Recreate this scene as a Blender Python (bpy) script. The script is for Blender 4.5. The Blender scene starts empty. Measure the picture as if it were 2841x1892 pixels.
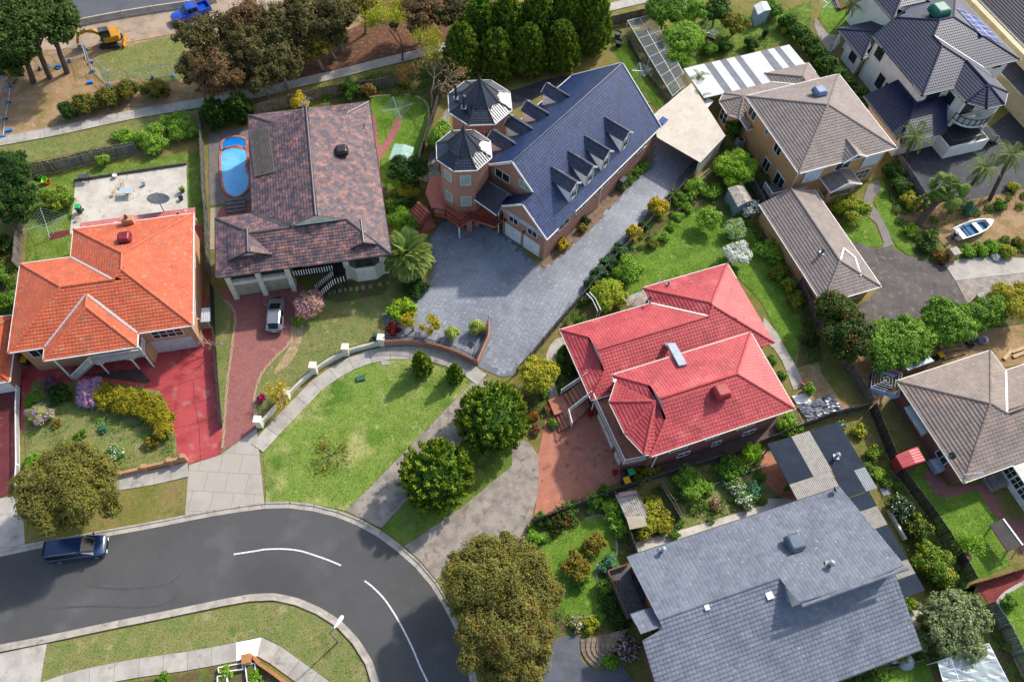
import bpy, bmesh, math, random
import numpy as np
from mathutils import Vector, Matrix
from mathutils.geometry import tessellate_polygon

# ------------------------------------------------------------------ camera, sky, sun, exposure
SC = bpy.context.scene
COL = SC.collection
FOC, TH, RO, HC = 2168.0, math.radians(30.18), math.radians(3.39), 70.0
_fw = np.array([0, math.sin(TH), -math.cos(TH)]); _up0 = np.array([0, math.cos(TH), math.sin(TH)]); _rt0 = np.array([1., 0, 0])
CR = math.cos(RO) * _rt0 + math.sin(RO) * _up0
CU = -math.sin(RO) * _rt0 + math.cos(RO) * _up0
cam_d = bpy.data.cameras.new('camera'); cam = bpy.data.objects.new('camera', cam_d); COL.objects.link(cam)
cam_d.sensor_width = 36; cam_d.lens = FOC / 2841 * 36; cam_d.clip_start = 1; cam_d.clip_end = 3000
cam.matrix_world = Matrix(((CR[0], CU[0], -_fw[0], 0), (CR[1], CU[1], -_fw[1], 0), (CR[2], CU[2], -_fw[2], HC), (0, 0, 0, 1)))
SC.camera = cam
SUN_EL, SUN_DIR = math.radians(39), (0.67, 0.742)          # the sun stands towards the upper right of the picture
sun_az = math.atan2(SUN_DIR[0], SUN_DIR[1])
world = bpy.data.worlds.new('World'); SC.world = world; world.use_nodes = True
_nt = world.node_tree; _bg = _nt.nodes['Background']
_sky = _nt.nodes.new('ShaderNodeTexSky'); _sky.sky_type = 'NISHITA'; _sky.sun_disc = False
_sky.sun_elevation = SUN_EL; _sky.sun_rotation = sun_az; _sky.air_density = 1.0; _sky.dust_density = 2.0; _sky.ozone_density = 1.0
_nt.links.new(_sky.outputs[0], _bg.inputs[0]); _bg.inputs[1].default_value = 0.15
sun_d = bpy.data.lights.new('sun', 'SUN'); sun = bpy.data.objects.new('sun', sun_d); COL.objects.link(sun)
sun_d.energy = 2.8; sun_d.angle = math.radians(2.2); sun_d.color = (1, .955, .88)
sun.rotation_euler = Vector((SUN_DIR[0] * math.cos(SUN_EL), SUN_DIR[1] * math.cos(SUN_EL), math.sin(SUN_EL))).to_track_quat('Z', 'Y').to_euler()
sun.location = (30, 40, 90)
SC.view_settings.view_transform = 'Standard'; SC.view_settings.look = 'None'; SC.view_settings.gamma = 1
SC.view_settings.exposure = 0.82

# ------------------------------------------------------------------ picture measurements -> places on the ground
def spx(tag, x, y):
    if tag == 'v': return x * 1.20684, y * 1.20684
    if tag == 's': return x, y
    return (int(tag[1]) - 1) * 710 + x * .40181, {'a': 0, 'b': 560, 'c': 1262}[tag[0]] + y * .40181
def px(tag, x, y, z=0.):
    u, v = spx(tag, x, y)
    d = (u - 1420.5) / FOC * CR - (v - 946) / FOC * CU + _fw
    p = d * ((z - HC) / d[2])
    return np.array([p[0], p[1], z])
def parse(s, z=0.):
    out, tag = [], 'v'
    for w in s.split():
        if ',' in w:
            x, y = w.split(','); out.append(px(tag, float(x), float(y), z))
        else: tag = w
    return out
def ppm(p):                                                  # photo (2354 px wide) pixels per metre at a place
    d = np.array(p) - np.array([0, 0, HC]); return FOC / (d @ _fw) / 1.20684
class Frame:
    def __init__(s, az): s.a = math.radians(az); s.c, s.s = math.cos(s.a), math.sin(s.a)
    def W(s, x, y, z=0.): return np.array([x * s.c - y * s.s, x * s.s + y * s.c, z])
    def D(s, x, y): return np.array([x * s.c - y * s.s, x * s.s + y * s.c, 0.])
def smooth(pts, n=4, closed=False):
    P = [np.array(p) for p in pts]; m = len(P); out = []
    for i in range(m if closed else m - 1):
        p0, p1, p2, p3 = (P[(i - 1) % m], P[i], P[(i + 1) % m], P[(i + 2) % m]) if closed else (P[max(i - 1, 0)], P[i], P[i + 1], P[min(i + 2, m - 1)])
        for k in range(n):
            t = k / n
            out.append(.5 * ((2 * p1) + (-p0 + p2) * t + (2 * p0 - 5 * p1 + 4 * p2 - p3) * t * t + (-p0 + 3 * p1 - 3 * p2 + p3) * t ** 3))
    if not closed: out.append(P[-1])
    return out
def resample(pts, step):
    P = np.array(pts); L = np.r_[0, np.cumsum(np.linalg.norm(np.diff(P, axis=0), axis=1))]
    n = max(1, int(round(L[-1] / step))); t = np.linspace(0, L[-1], n + 1)
    return np.stack([np.interp(t, L, P[:, k]) for k in range(3)], 1)
def offset(pts, d):
    P = np.array(pts); T = np.gradient(P[:, :2], axis=0); T /= np.linalg.norm(T, axis=1)[:, None] + 1e-9
    Q = P.copy(); Q[:, 0] += -T[:, 1] * d; Q[:, 1] += T[:, 0] * d; return Q

# ------------------------------------------------------------------ objects
ORG = {}
def tag(o, label=None, cat=None, group=None, kind=None):
    if label: o['label'] = label
    if cat: o['category'] = cat
    if group: o['group'] = group
    if kind: o['kind'] = kind
    return o
def thing(name, label, cat, loc, group=None):
    o = bpy.data.objects.new(name, None); COL.objects.link(o); o.location = tuple(loc); o.empty_display_size = .3
    ORG[o] = np.array([loc[0], loc[1], loc[2] if len(loc) > 2 else 0.]); return tag(o, label, cat, group)
def link(name, me, parent=None, org=None):
    o = bpy.data.objects.new(name, me); COL.objects.link(o)
    if parent is not None: o.parent = parent; ORG[o] = ORG[parent]
    else: ORG[o] = np.zeros(3) if org is None else np.array(org); o.location = tuple(ORG[o])
    return o
class MB:
    """collects faces in world space; build() makes ONE mesh object of them"""
    def __init__(s): s.v = []; s.f = []; s.mi = []; s.cm = 0
    def add(s, vs, fs):
        b = len(s.v); s.v += [tuple(map(float, p)) for p in vs]; s.f += [tuple(i + b for i in f) for f in fs]; s.mi += [s.cm] * len(fs); return s
    def poly(s, pts, z=None):
        q = [(p[0], p[1], p[2] if z is None else z) for p in pts]
        tri = tessellate_polygon([[Vector(p) for p in q]])
        out = []
        for t in tri:
            a, b, c = (np.array(q[i]) for i in t)
            out.append(t if np.cross(b - a, c - a)[2] > 0 else t[::-1])
        return s.add(q, out)
    def prism(s, pts, z0, z1, cap=True, bottom=False):
        n = len(pts); A = sum(pts[i][0] * pts[(i + 1) % n][1] - pts[(i + 1) % n][0] * pts[i][1] for i in range(n))
        if A < 0: pts = pts[::-1]
        s.add([(p[0], p[1], z0) for p in pts] + [(p[0], p[1], z1) for p in pts], [(i, (i + 1) % n, n + (i + 1) % n, n + i) for i in range(n)])
        if cap: s.poly(pts, z1)
        if bottom: s.add([(p[0], p[1], z0) for p in pts][::-1], [tuple(range(n))])
        return s
    def obox(s, c, ex, ey, ez):
        c, ex, ey, ez = map(np.array, (c, ex, ey, ez))
        v = [c + a * ex + b * ey + d * ez for d in (-1, 1) for b in (-1, 1) for a in (-1, 1)]
        return s.add(v, [(0, 2, 3, 1), (4, 5, 7, 6), (0, 1, 5, 4), (2, 6, 7, 3), (0, 4, 6, 2), (1, 3, 7, 5)])
    def bar(s, a, b, w, h, up=(0, 0, 1)):
        a, b = np.array(a, float), np.array(b, float); d = b - a; L = np.linalg.norm(d)
        if L < 1e-6: return s
        d /= L; u = np.array(up, float); x = np.cross(d, u)
        if np.linalg.norm(x) < 1e-4: x = np.cross(d, (1, 0, 0))
        x /= np.linalg.norm(x); u = np.cross(x, d)
        return s.obox((a + b) / 2, d * L / 2, x * w / 2, u * h / 2)
    def tube(s, pts, r, n=6, cap=True):
        P = [np.array(p, float) for p in pts]; m = len(P); R = r if hasattr(r, '__len__') else [r] * m
        ref = np.array([.31, .17, .93]); vs = []; fs = []
        for i, p in enumerate(P):
            t = P[min(i + 1, m - 1)] - P[max(i - 1, 0)]; t /= np.linalg.norm(t) + 1e-9
            a = np.cross(t, ref); a /= np.linalg.norm(a) + 1e-9; b = np.cross(t, a)
            vs += [p + R[i] * (math.cos(2 * math.pi * k / n) * a + math.sin(2 * math.pi * k / n) * b) for k in range(n)]
        for i in range(m - 1):
            fs += [(i * n + k, i * n + (k + 1) % n, (i + 1) * n + (k + 1) % n, (i + 1) * n + k) for k in range(n)]
        if cap: fs += [tuple(range(n))[::-1], tuple(range((m - 1) * n, m * n))]
        return s.add(vs, fs)
    def lathe(s, c, prof, n=12, axis=(0, 0, 1)):
        ax = np.array(axis, float); ax /= np.linalg.norm(ax); a = np.cross(ax, (0.2, 1, .1)); a /= np.linalg.norm(a); b = np.cross(ax, a); c = np.array(c, float)
        vs = [c + ax * h + r * (math.cos(2 * math.pi * k / n) * a + math.sin(2 * math.pi * k / n) * b) for r, h in prof for k in range(n)]
        m = len(prof); fs = [(i * n + k, i * n + (k + 1) % n, (i + 1) * n + (k + 1) % n, (i + 1) * n + k) for i in range(m - 1) for k in range(n)]
        fs += [tuple(range(n))[::-1], tuple(range((m - 1) * n, m * n))]
        return s.add(vs, fs)
    def loft(s, secs, cap=True):
        n = len(secs[0]); m = len(secs); vs = [p for q in secs for p in q]
        fs = [(i * n + k, i * n + (k + 1) % n, (i + 1) * n + (k + 1) % n, (i + 1) * n + k) for i in range(m - 1) for k in range(n)]
        if cap: fs += [tuple(range(n))[::-1], tuple(range((m - 1) * n, m * n))]
        return s.add(vs, fs)
    def mesh(s, name, mats, org, smooth_=False):
        me = bpy.data.meshes.new(name); o = np.array(org)
        V = np.array(s.v) - o if s.v else np.zeros((0, 3))
        me.from_pydata(V.tolist(), [], s.f)
        for m in (mats if isinstance(mats, (list, tuple)) else [mats]): me.materials.append(m)
        if any(s.mi): me.polygons.foreach_set('material_index', s.mi)
        uv = me.uv_layers.new(name='UVMap'); me.update()
        if me.polygons:
            nl = len(me.loops); vi = np.zeros(nl, int); me.loops.foreach_get('vertex_index', vi)
            tot = np.zeros(len(me.polygons), int); me.polygons.foreach_get('loop_total', tot)
            nr = np.zeros(len(me.polygons) * 3); me.polygons.foreach_get('normal', nr); nr = np.repeat(nr.reshape(-1, 3), tot, 0)
            p = (V + o)[vi]; hz = np.stack([-nr[:, 1], nr[:, 0]], 1); ln = np.linalg.norm(hz, axis=1, keepdims=True); hz = hz / np.maximum(ln, 1e-6)
            wall = np.abs(nr[:, 2]) < .6
            U = np.where(wall, (p[:, :2] * hz).sum(1), p[:, 0]); W_ = np.where(wall, p[:, 2], p[:, 1])
            uv.data.foreach_set('uv', np.stack([U, W_], 1).ravel())
            if smooth_: me.polygons.foreach_set('use_smooth', [True] * len(me.polygons))
        me.update(); return me
    def build(s, name, mats, parent=None, org=None, sm=False):
        if parent is not None: og = ORG[parent]
        elif org is not None: og = np.array(org)
        else:
            V = np.array(s.v); og = np.array([V[:, 0].mean(), V[:, 1].mean(), V[:, 2].min()])
        return link(name, s.mesh(name, mats, og, sm), parent, og)
    def single(s, name, mats, label, cat, group=None, sm=False):
        return tag(s.build(name, mats, sm=sm), label, cat, group)
    def struct(s, name, mats, label=None):
        return tag(s.build(name, mats, org=(0, 0, 0)), label, None, None, 'structure')
def quads(name, Q, mat, parent=None, org=None):
    """Q: (N,k,3) array of separate faces -> one mesh, fast"""
    N, k, _ = Q.shape; og = ORG[parent] if parent is not None else (np.zeros(3) if org is None else np.array(org))
    me = bpy.data.meshes.new(name); me.vertices.add(N * k); me.loops.add(N * k); me.polygons.add(N)
    me.vertices.foreach_set('co', (Q.reshape(-1, 3) - og).ravel().astype(np.float32))
    me.loops.foreach_set('vertex_index', np.arange(N * k, dtype=np.int32))
    me.polygons.foreach_set('loop_start', np.arange(0, N * k, k, dtype=np.int32))
    try: me.polygons.foreach_set('loop_total', np.full(N, k, dtype=np.int32))
    except Exception: pass
    for m in (mat if isinstance(mat, (list, tuple)) else [mat]): me.materials.append(m)
    me.update(calc_edges=True); me.validate(); return link(name, me, parent, og)

# ------------------------------------------------------------------ materials
def H(h):
    h = h.lstrip('#'); c = [int(h[i:i + 2], 16) / 255 for i in (0, 2, 4)]
    return tuple(x / 12.92 if x <= .04045 else ((x + .055) / 1.055) ** 2.4 for x in c)
MATS = {}
def mat(name, c, c2=None, sc=1.5, rough=.8, spots=None, bump=0., bsc=20., rnd=0., metal=0., spec=.4, brick=None, fine=.15, trans=0., cov=(.42, .62), wave=None, glass=False, coat=0.):
    if name in MATS: return MATS[name]
    m = bpy.data.materials.new(name); m.use_nodes = True; nt = m.node_tree; N = nt.nodes; L = nt.links; b = N['Principled BSDF']; MATS[name] = m
    col = lambda h: tuple(H(h)) + (1,) if isinstance(h, str) else tuple(h) + (1,)
    geo = N.new('ShaderNodeNewGeometry')
    def noise(scale, det=5, rgh=.6):
        n = N.new('ShaderNodeTexNoise'); n.inputs['Scale'].default_value = scale; n.inputs['Detail'].default_value = det; n.inputs['Roughness'].default_value = rgh
        L.new(geo.outputs['Position'], n.inputs['Vector']); return n.outputs['Fac']
    def ramp(fac, lo, hi):
        r = N.new('ShaderNodeMapRange'); r.inputs[1].default_value = lo; r.inputs[2].default_value = hi; L.new(fac, r.inputs[0]); return r.outputs[0]
    def mix(f, A, B, mode='MIX'):
        x = N.new('ShaderNodeMix'); x.data_type = 'RGBA'; x.blend_type = mode
        if hasattr(f, 'links'): L.new(f, x.inputs[0])
        else: x.inputs[0].default_value = f
        for k, v in ((6, A), (7, B)):
            if hasattr(v, 'links'): L.new(v, x.inputs[k])
            else: x.inputs[k].default_value = v
        return x.outputs[2]
    rgb = N.new('ShaderNodeRGB'); rgb.outputs[0].default_value = col(c); out = rgb.outputs[0]
    if c2: out = mix(ramp(noise(sc), *cov), out, col(c2))
    if brick:
        bt = N.new('ShaderNodeTexBrick'); uvn = N.new('ShaderNodeUVMap'); L.new(uvn.outputs[0], bt.inputs['Vector'])
        bt.inputs['Scale'].default_value = 1; bt.inputs['Brick Width'].default_value = brick[0]; bt.inputs['Row Height'].default_value = brick[1]; bt.inputs['Mortar Size'].default_value = brick[2]
        bt.inputs['Color2'].default_value = col(brick[3]); bt.inputs['Mortar'].default_value = col(brick[4]); L.new(out, bt.inputs['Color1']); out = bt.outputs[0]
    if spots:
        for sp in spots: out = mix(ramp(noise(sp[1], 3, .5), sp[2] - .03, sp[2] + (.05 if sp[1] > 2.5 else .13)), out, col(sp[0]))
    if rnd:
        oi = N.new('ShaderNodeObjectInfo'); ad = N.new('ShaderNodeMath'); L.new(oi.outputs['Random'], ad.inputs[0]); L.new(geo.outputs['Random Per Island'], ad.inputs[1])
        fr = N.new('ShaderNodeMath'); fr.operation = 'FRACT'; L.new(ad.outputs[0], fr.inputs[0])
        mr = N.new('ShaderNodeMapRange'); mr.inputs[3].default_value = 1 - rnd; mr.inputs[4].default_value = 1 + rnd; L.new(fr.outputs[0], mr.inputs[0])
        out = mix(1., out, mr.outputs[0], 'MULTIPLY')
    if fine:
        mr = N.new('ShaderNodeMapRange'); mr.inputs[1].default_value = .3; mr.inputs[2].default_value = .7; mr.inputs[3].default_value = 1 - fine; mr.inputs[4].default_value = 1 + fine; L.new(noise(bsc, 3), mr.inputs[0])
        out = mix(1., out, mr.outputs[0], 'MULTIPLY')
    L.new(out, b.inputs['Base Color']); b.inputs['Roughness'].default_value = rough; b.inputs['Metallic'].default_value = metal; b.inputs['Specular IOR Level'].default_value = spec
    if coat: b.inputs['Coat Weight'].default_value = coat; b.inputs['Coat Roughness'].default_value = .08
    if glass: b.inputs['Transmission Weight'].default_value = glass; b.inputs['IOR'].default_value = 1.3
    if bump:
        bp = N.new('ShaderNodeBump'); bp.inputs['Strength'].default_value = min(1, bump); bp.inputs['Distance'].default_value = .05; L.new(noise(bsc, 4), bp.inputs['Height']); L.new(bp.outputs[0], b.inputs['Normal'])
    if wave:
        wv = N.new('ShaderNodeTexWave'); wv.inputs['Scale'].default_value = wave; bp = N.new('ShaderNodeBump'); bp.inputs['Strength'].default_value = .4
        L.new(geo.outputs['Position'], wv.inputs['Vector']); L.new(wv.outputs['Fac'], bp.inputs['Height']); L.new(bp.outputs[0], b.inputs['Normal'])
    if trans:
        tr = N.new('ShaderNodeBsdfTranslucent'); L.new(out, tr.inputs[0]); ms = N.new('ShaderNodeMixShader'); ms.inputs[0].default_value = trans
        L.new(b.outputs[0], ms.inputs[1]); L.new(tr.outputs[0], ms.inputs[2]); L.new(ms.outputs[0], N['Material Output'].inputs[0])
    return m
def leafmat(name, c, c2, rnd=.3, trans=.25, sc=1.2):
    return mat(name, c, c2, sc=sc, rough=.65, rnd=rnd, trans=trans, spec=.2, fine=0, cov=(.4, .6))
white = mat('white_paint', '#e2e0da', '#d2cfc6', rough=.5, fine=.04)
cream = mat('cream_paint', '#d8d2c0', '#c8c1ad', rough=.6, fine=.04)
black = mat('black_metal', '#1b1b1d', rough=.5)
darkgrey = mat('dark_grey_metal', '#4a4c50', '#3e4044', rough=.5)
grey = mat('grey_metal', '#8d9092', '#7b7e80', rough=.45, metal=.3)
glass = mat('window_glass', '#1a2126', '#2a3236', rough=.08, spec=.8, fine=0)
blind = mat('window_blind', '#9aa8a4', '#8b9a97', rough=.35, fine=.05)
concrete = mat('concrete', '#a09a90', '#8b857b', sc=.7, bump=.2, bsc=14, spots=[('#75706a', .9, .62)])
timber = mat('weathered_timber', '#6d655c', '#54504b', sc=2.5, rnd=.25, bump=.3)
darktimber = mat('old_dark_timber', '#5b554f', '#423e3a', sc=2.5, rnd=.25, bump=.3)
# ------------------------------------------------------------------ the ground
rng = np.random.default_rng(7); random.seed(7)
M_dry = mat('dry_grass_ground', '#7d7044', '#6a6a31', sc=.35, bump=.8, bsc=9, spots=[('#5c6a28', .8, .58), ('#8a7850', 1.7, .62), ('#6b5a3c', .5, .66)], fine=.3, rough=.95, spec=.1)
M_lawn = mat('lawn', '#6c7f36', '#5a7028', sc=.5, bump=.8, bsc=9, spots=[('#848a4c', 1.1, .58), ('#4c6228', .35, .62)], fine=.3, rough=.95, spec=.1)
M_lush = mat('lush_lawn', '#66822e', '#567425', sc=.5, bump=.8, bsc=9, spots=[('#7f9044', 1.3, .6), ('#4c6a24', .4, .6)], fine=.28, rough=.95, spec=.1)
M_patchy = mat('patchy_lawn', '#6c7640', '#857c50', sc=.6, bump=.8, bsc=9, spots=[('#988c66', .8, .6), ('#566a30', .6, .6)], fine=.3, rough=.95, spec=.1)
M_soil = mat('garden_soil', '#5f5238', '#565a30', sc=.9, bump=1, bsc=8, spots=[('#56682c', .9, .5), ('#7a684a', 2., .6)], fine=.35, rough=1, spec=.1)
M_dirt = mat('bare_dirt', '#9a8060', '#87694c', sc=.5, bump=.7, bsc=7, spots=[('#7d7844', .5, .56), ('#a8916e', 1.4, .6), ('#6b553c', .9, .66)], fine=.3, rough=1, spec=.1)
M_litter = mat('leaf_litter', '#6b4c3a', '#5a4032', sc=1, bump=1, bsc=7, spots=[('#8a6a50', 2.2, .58), ('#4a372b', 1.3, .62)], fine=.4, rough=1, spec=.1)
M_gravel = mat('gravel_shoulder', '#a3907a', '#8f7c68', sc=.4, bump=.6, bsc=11, spots=[('#7c6a58', .8, .62)], fine=.25, rough=1)
M_asph = mat('asphalt', '#4f4e4c', '#494846', sc=.22, bump=.3, bsc=25, spots=[('#575654', .35, .58), ('#434241', .12, .58)], fine=.15, rough=.85)
M_asph2 = mat('main_road_asphalt', '#55565c', '#494a50', sc=.2, bump=.3, bsc=25, fine=.12, rough=.85)
M_conc2 = mat('old_concrete', '#94897d', '#7c736a', sc=.9, bump=.3, bsc=12, spots=[('#625c56', 1.6, .58), ('#aba093', .8, .64)], fine=.15)
M_patio = mat('patio_concrete', '#c0b8aa', '#aea598', sc=.6, bump=.2, bsc=12, spots=[('#8a8177', 1.5, .64)], fine=.1)
M_redc = mat('red_painted_concrete', '#a84444', '#983838', sc=.5, bump=.1, bsc=10, spots=[('#a8645e', .9, .58), ('#7c2c2f', .5, .6)], fine=.1, rough=.55)
M_redc2 = mat('maroon_concrete', '#64282a', '#592224', sc=.8, bump=.2, bsc=16, spots=[('#7a4a44', 3., .64)], fine=.2, rough=.7)
M_terra = mat('terracotta_paving', '#ac7059', '#9c624c', sc=.6, bump=.3, bsc=9, spots=[('#6f4a3e', 1.8, .6), ('#b9745a', .6, .6)], fine=.15)
M_pave = mat('red_brick_paving', '#8d5650', '#7e4944', sc=.7, brick=(.23, .115, .012, '#9a625a', '#6f4a45'), spots=[('#a0746a', .7, .64)], fine=.15)
M_slatej = mat('stamped_joint', '#6a6e75', '#5c6067', sc=.6, rough=.6)
M_slate = mat('stamped_slate_concrete', '#85898f', '#6f737a', sc=.16, cov=(.4, .6), rough=.42, bump=.3, bsc=7, rnd=.07, spots=[('#93979c', 2.2, .6), ('#676b73', .35, .62)], fine=.12, spec=.5)
M_stampb = mat('stamped_brown_concrete', '#57504b', '#474140', sc=.4, rough=.7, spec=.2, bump=.3, bsc=6, spots=[('#6c645e', 1.5, .58), ('#3f3a39', .7, .58)], fine=.15)
M_stampd = mat('stamped_dark_concrete', '#3c3c41', '#303035', sc=.5, rough=.7, spec=.2, bump=.3, bsc=6, spots=[('#55555a', 2.0, .6)], fine=.15)
M_white_line = mat('road_paint', '#d6d6d2', '#b8b8b6', sc=5, fine=.1)

base = MB(); nn = 24; xs = np.linspace(-320, 320, nn); ys = np.linspace(-160, 480, nn)
base.add([(x, y, -.03) for y in ys for x in xs], [(j * nn + i, j * nn + i + 1, (j + 1) * nn + i + 1, (j + 1) * nn + i) for j in range(nn - 1) for i in range(nn - 1)])
base.struct('terrain', M_dry)
LAWNS = []; ALLG = []
def inside(P, poly):
    x, y = P[:, 0], P[:, 1]; r = np.zeros(len(P), bool); n = len(poly)
    for i in range(n):
        (x0, y0), (x1, y1) = poly[i][:2], poly[(i + 1) % n][:2]
        if y0 == y1: continue
        c = (y0 > y) != (y1 > y); r ^= c & (x < (x1 - x0) * (y - y0) / (y1 - y0) + x0)
    return r
def G(name, s, m, lv=1, sm=0, grass=None):
    p = parse(s) if isinstance(s, str) else s
    if sm: p = smooth(p, sm, True)
    z = .006 * lv; o = MB().poly(p, z).struct(name, m)
    ALLG.append((lv, np.array(p)[:, :2]))
    if grass: LAWNS.append((np.array(p)[:, :2], z, grass))
    return p
def strip(pts, w, z, mb=None):
    mb = mb or MB(); a, b = offset(pts, w / 2), offset(pts, -w / 2)
    for i in range(len(a) - 1): mb.add([(*b[i][:2], z), (*b[i + 1][:2], z), (*a[i + 1][:2], z), (*a[i][:2], z)], [(0, 1, 2, 3)])
    return mb
def slabs(name, s, w, step, m, lv=4, sm=6, light=()):
    """a path of separately cast concrete slabs"""
    c = resample(smooth(parse(s), sm), step); z = .006 * lv
    st = strip(smooth(c, 3), w, z).struct(name, mat('path_joint', '#5f5a52', '#4d4a44', sc=2))
    a, b = offset(c, w / 2), offset(c, -w / 2)
    ALLG.append((lv, np.concatenate([a, b[::-1]])[:, :2]))
    for i in range(len(c) - 1):
        q = [b[i], b[i + 1], a[i + 1], a[i]]; ct = sum(q) / 4; q = [ct + (p - ct) * np.array([.985, .985, 1]) for p in q]
        MB().prism(q, z, z + .03 + random.uniform(0, .012)).build('slab', white if i in light else m, st)
    return c
PATHM = mat('footpath_concrete', '#a8a196', '#979085', sc=.8, rnd=.09, bump=.2, bsc=13, spots=[('#746e67', 1.1, .64)], fine=.1)

# main road above, shoulder, verge
G('main_road', 'a1 -400,310 0,243 525,155 1330,20 1767,-55 1767,-700 -400,-700', M_asph2, 1)
G('gravel_shoulder', 'a1 -400,312 0,246 525,158 1330,23 1800,-60 a2 300,20 0,70 a1 1245,228 900,292 600,330 300,352 0,425 -400,470', M_gravel, 2)
G('bare_verge', 'a1 -400,472 0,427 300,354 600,332 900,294 1245,231 a2 0,60 900,-30 1500,-70 2000,-160 a3 650,-20 690,60 a2 1330,300 900,415 600,490 0,612 a1 1767,627 1400,690 1000,752 500,862 0,947 -400,1010', M_dirt, 1)
G('leaf_litter_bed', 'a2 -420,640 -300,560 0,430 300,330 700,180 1000,-60 1700,-60 1500,180 1330,290 900,412 600,487 0,608', M_litter, 3, 3)
G('verge_grass', 'a1 640,430 760,355 900,315 1240,268 1262,545 900,545 740,560 690,490', M_patchy, 3, 4, 90)
G('strip_grass', 'a1 -300,1080 0,1018 450,942 900,842 1420,749 1540,735 1500,800 1400,880 950,950 600,1040 200,1120 0,1250 -300,1300', M_patchy, 1, 0, 70)
slabs('walking_path', 'a1 -350,1045 0,978 400,905 900,797 1400,712 1767,652 a2 270,580 560,515 850,440 1100,380 1330,318 a3 300,155 680,52 930,-5 1300,-95', 1.55, 2.1, PATHM, 4)
# the street
OUT = smooth(parse('c1 -500,800 -250,750 0,703 170,665 330,635 750,560 1110,495 1420,432 1767,378 c2 180,365 360,382 560,430 740,505 870,585 1000,685 1100,775 1200,890 1270,1000 1330,1110 1385,1220 1425,1330 1455,1450 1480,1568 1500,1750 1510,2000'), 5)
INN = smooth(parse('c1 -500,1410 -250,1358 0,1308 330,1245 750,1155 1175,1070 1560,990 1767,955 c2 100,952 200,962 330,1000 430,1045 560,1120 660,1210 740,1310 800,1410 840,1510 860,1600 880,1750 885,2000'), 5)
G('street', list(OUT) + list(INN)[::-1], M_asph, 5)
CEN = [(a + b) / 2 for a, b in zip(resample(OUT, .8)[:90], resample(INN, .8)[:90])]
for s in ('c1 1615,685 1767,662 c2 60,652 150,648 240,652 320,665 400,690 500,725 588,762', 'c2 750,868 800,905 880,985 950,1085 1010,1190 1080,1330 1130,1450 1185,1568 1215,1680'):
    strip(smooth(parse(s), 6), .14, .037).single('lane_line', M_white_line, 'white curved centre line, ' + ('western dash on the street bend' if 'c1' in s else 'long dash running down to the bottom edge'), 'road marking', 'painted centre lines')
M_skid = mat('tyre_mark', '#3f3f43', '#47474b', sc=2, rough=.8, fine=.1)
for s, l in (('c1 600,905 800,925 1000,918 1130,900 1200,868 1250,825', 'upper'), ('c1 330,1065 600,1045 900,1052 1080,1045 1180,1005 1255,940', 'lower')):
    strip(smooth(parse(s), 6), .16, .034).single('tyre_mark', M_skid, f'{l} dark curved tyre mark on the grey street', 'tyre mark', 'tyre marks on the street')
def kerb(name, line, side, drop=()):
    line = resample(line, .9); w = .42
    st = strip(offset(line, side * w / 2), w, .04).struct(name, mat('kerb_joint', '#6d675f'))
    L = resample(line, 2.2)
    for i in range(len(L) - 1):
        seg = resample(L[i:i + 2], .75); mbk = MB(); a = offset(seg, side * .0); g = offset(seg, side * .40); k1 = offset(seg, side * .44); k2 = offset(seg, side * .60)
        hgt = .12 if not any(d0 <= i / len(L) <= d1 for d0, d1 in drop) else .06
        for j in range(len(seg) - 1):
            e0 = .012 if j == 0 else 0; rows = []
            for q in (j, j + 1):
                rows.append([(*a[q][:2], .046), (*g[q][:2], .044), (*k1[q][:2], hgt), (*k2[q][:2], hgt + .01), (*k2[q][:2], -.02)])
            if side < 0: rows = rows[::-1]
            b0 = rows[0] + rows[1]; mbk.add(b0, [(t, 5 + t, 6 + t, 1 + t) for t in range(4)])
        mbk.v = [tuple(v) for v in mbk.v]
        # shrink along the run for a thin open joint
        c0 = np.mean(np.array(mbk.v), 0); d = L[i + 1] - L[i]; d /= np.linalg.norm(d)
        mbk.v = [tuple(np.array(v) - d * ((np.array(v) - c0) @ d) * .008) for v in mbk.v]
        mbk.build('kerb_section', mat('kerb_concrete', '#a89f92', '#968d81', sc=1.2, rnd=.07, spots=[('#7a736a', 2, .62)]), st)
kerb('outer_kerb', OUT, 1); kerb('inner_kerb', INN, -1)

# verges and crossovers along the street
G('crossover', 'c1 -300,360 0,298 125,283 165,480 172,615 0,655 -300,715', PATHM, 2)
G('tree_verge', 'c1 128,250 165,480 172,618 330,592 750,520 1110,448 1275,418 1305,165 835,235', M_dry, 1, 0, 40)
G('crossover.001', 'c1 1305,70 1525,-2 v 590,985 597,1050 608,1158 560,1161 520,1166 480,1176 425,1189', mat('crossover_concrete', '#a79e92', '#978e82', sc=.5, brick=(1.9, 1.9, .02, '#a0978a', '#7a7268')), 3)
slabs('footpath', 'c1 700,215 835,190 1080,150 1300,98', 1.5, 1.7, PATHM, 4)
slabs('footpath', 'b2 10,1700 132,1568 285,1410 455,1240 690,1103 900,1048 1090,1043 1230,1065 1390,1112 1475,1165 1560,1230', 1.55, 2.0, PATHM, 5, light=(15,))
VERGE = G('verge_lawn', 'b2 50,1740 190,1568 330,1420 510,1240 740,1115 940,1085 1090,1090 1210,1110 1340,1140 1440,1190 1490,1245 c2 625,385 400,340 200,326 70,322', mat('verge_lawn_grass', '#73873a', '#627b2f', sc=.3, bump=.8, bsc=9, spots=[('#98985c', .3, .52), ('#4f6e26', .25, .56), ('#a3a06c', 1.4, .64), ('#58732a', 1.1, .6)], fine=.3, rough=.95, spec=.1), 1, 0, 110)
G('crossover.002', 'c2 625,388 b2 1493,1247 1560,1220 1660,1235 c2 1300,120 1050,305 865,505 740,440', M_conc2, 3)
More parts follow.
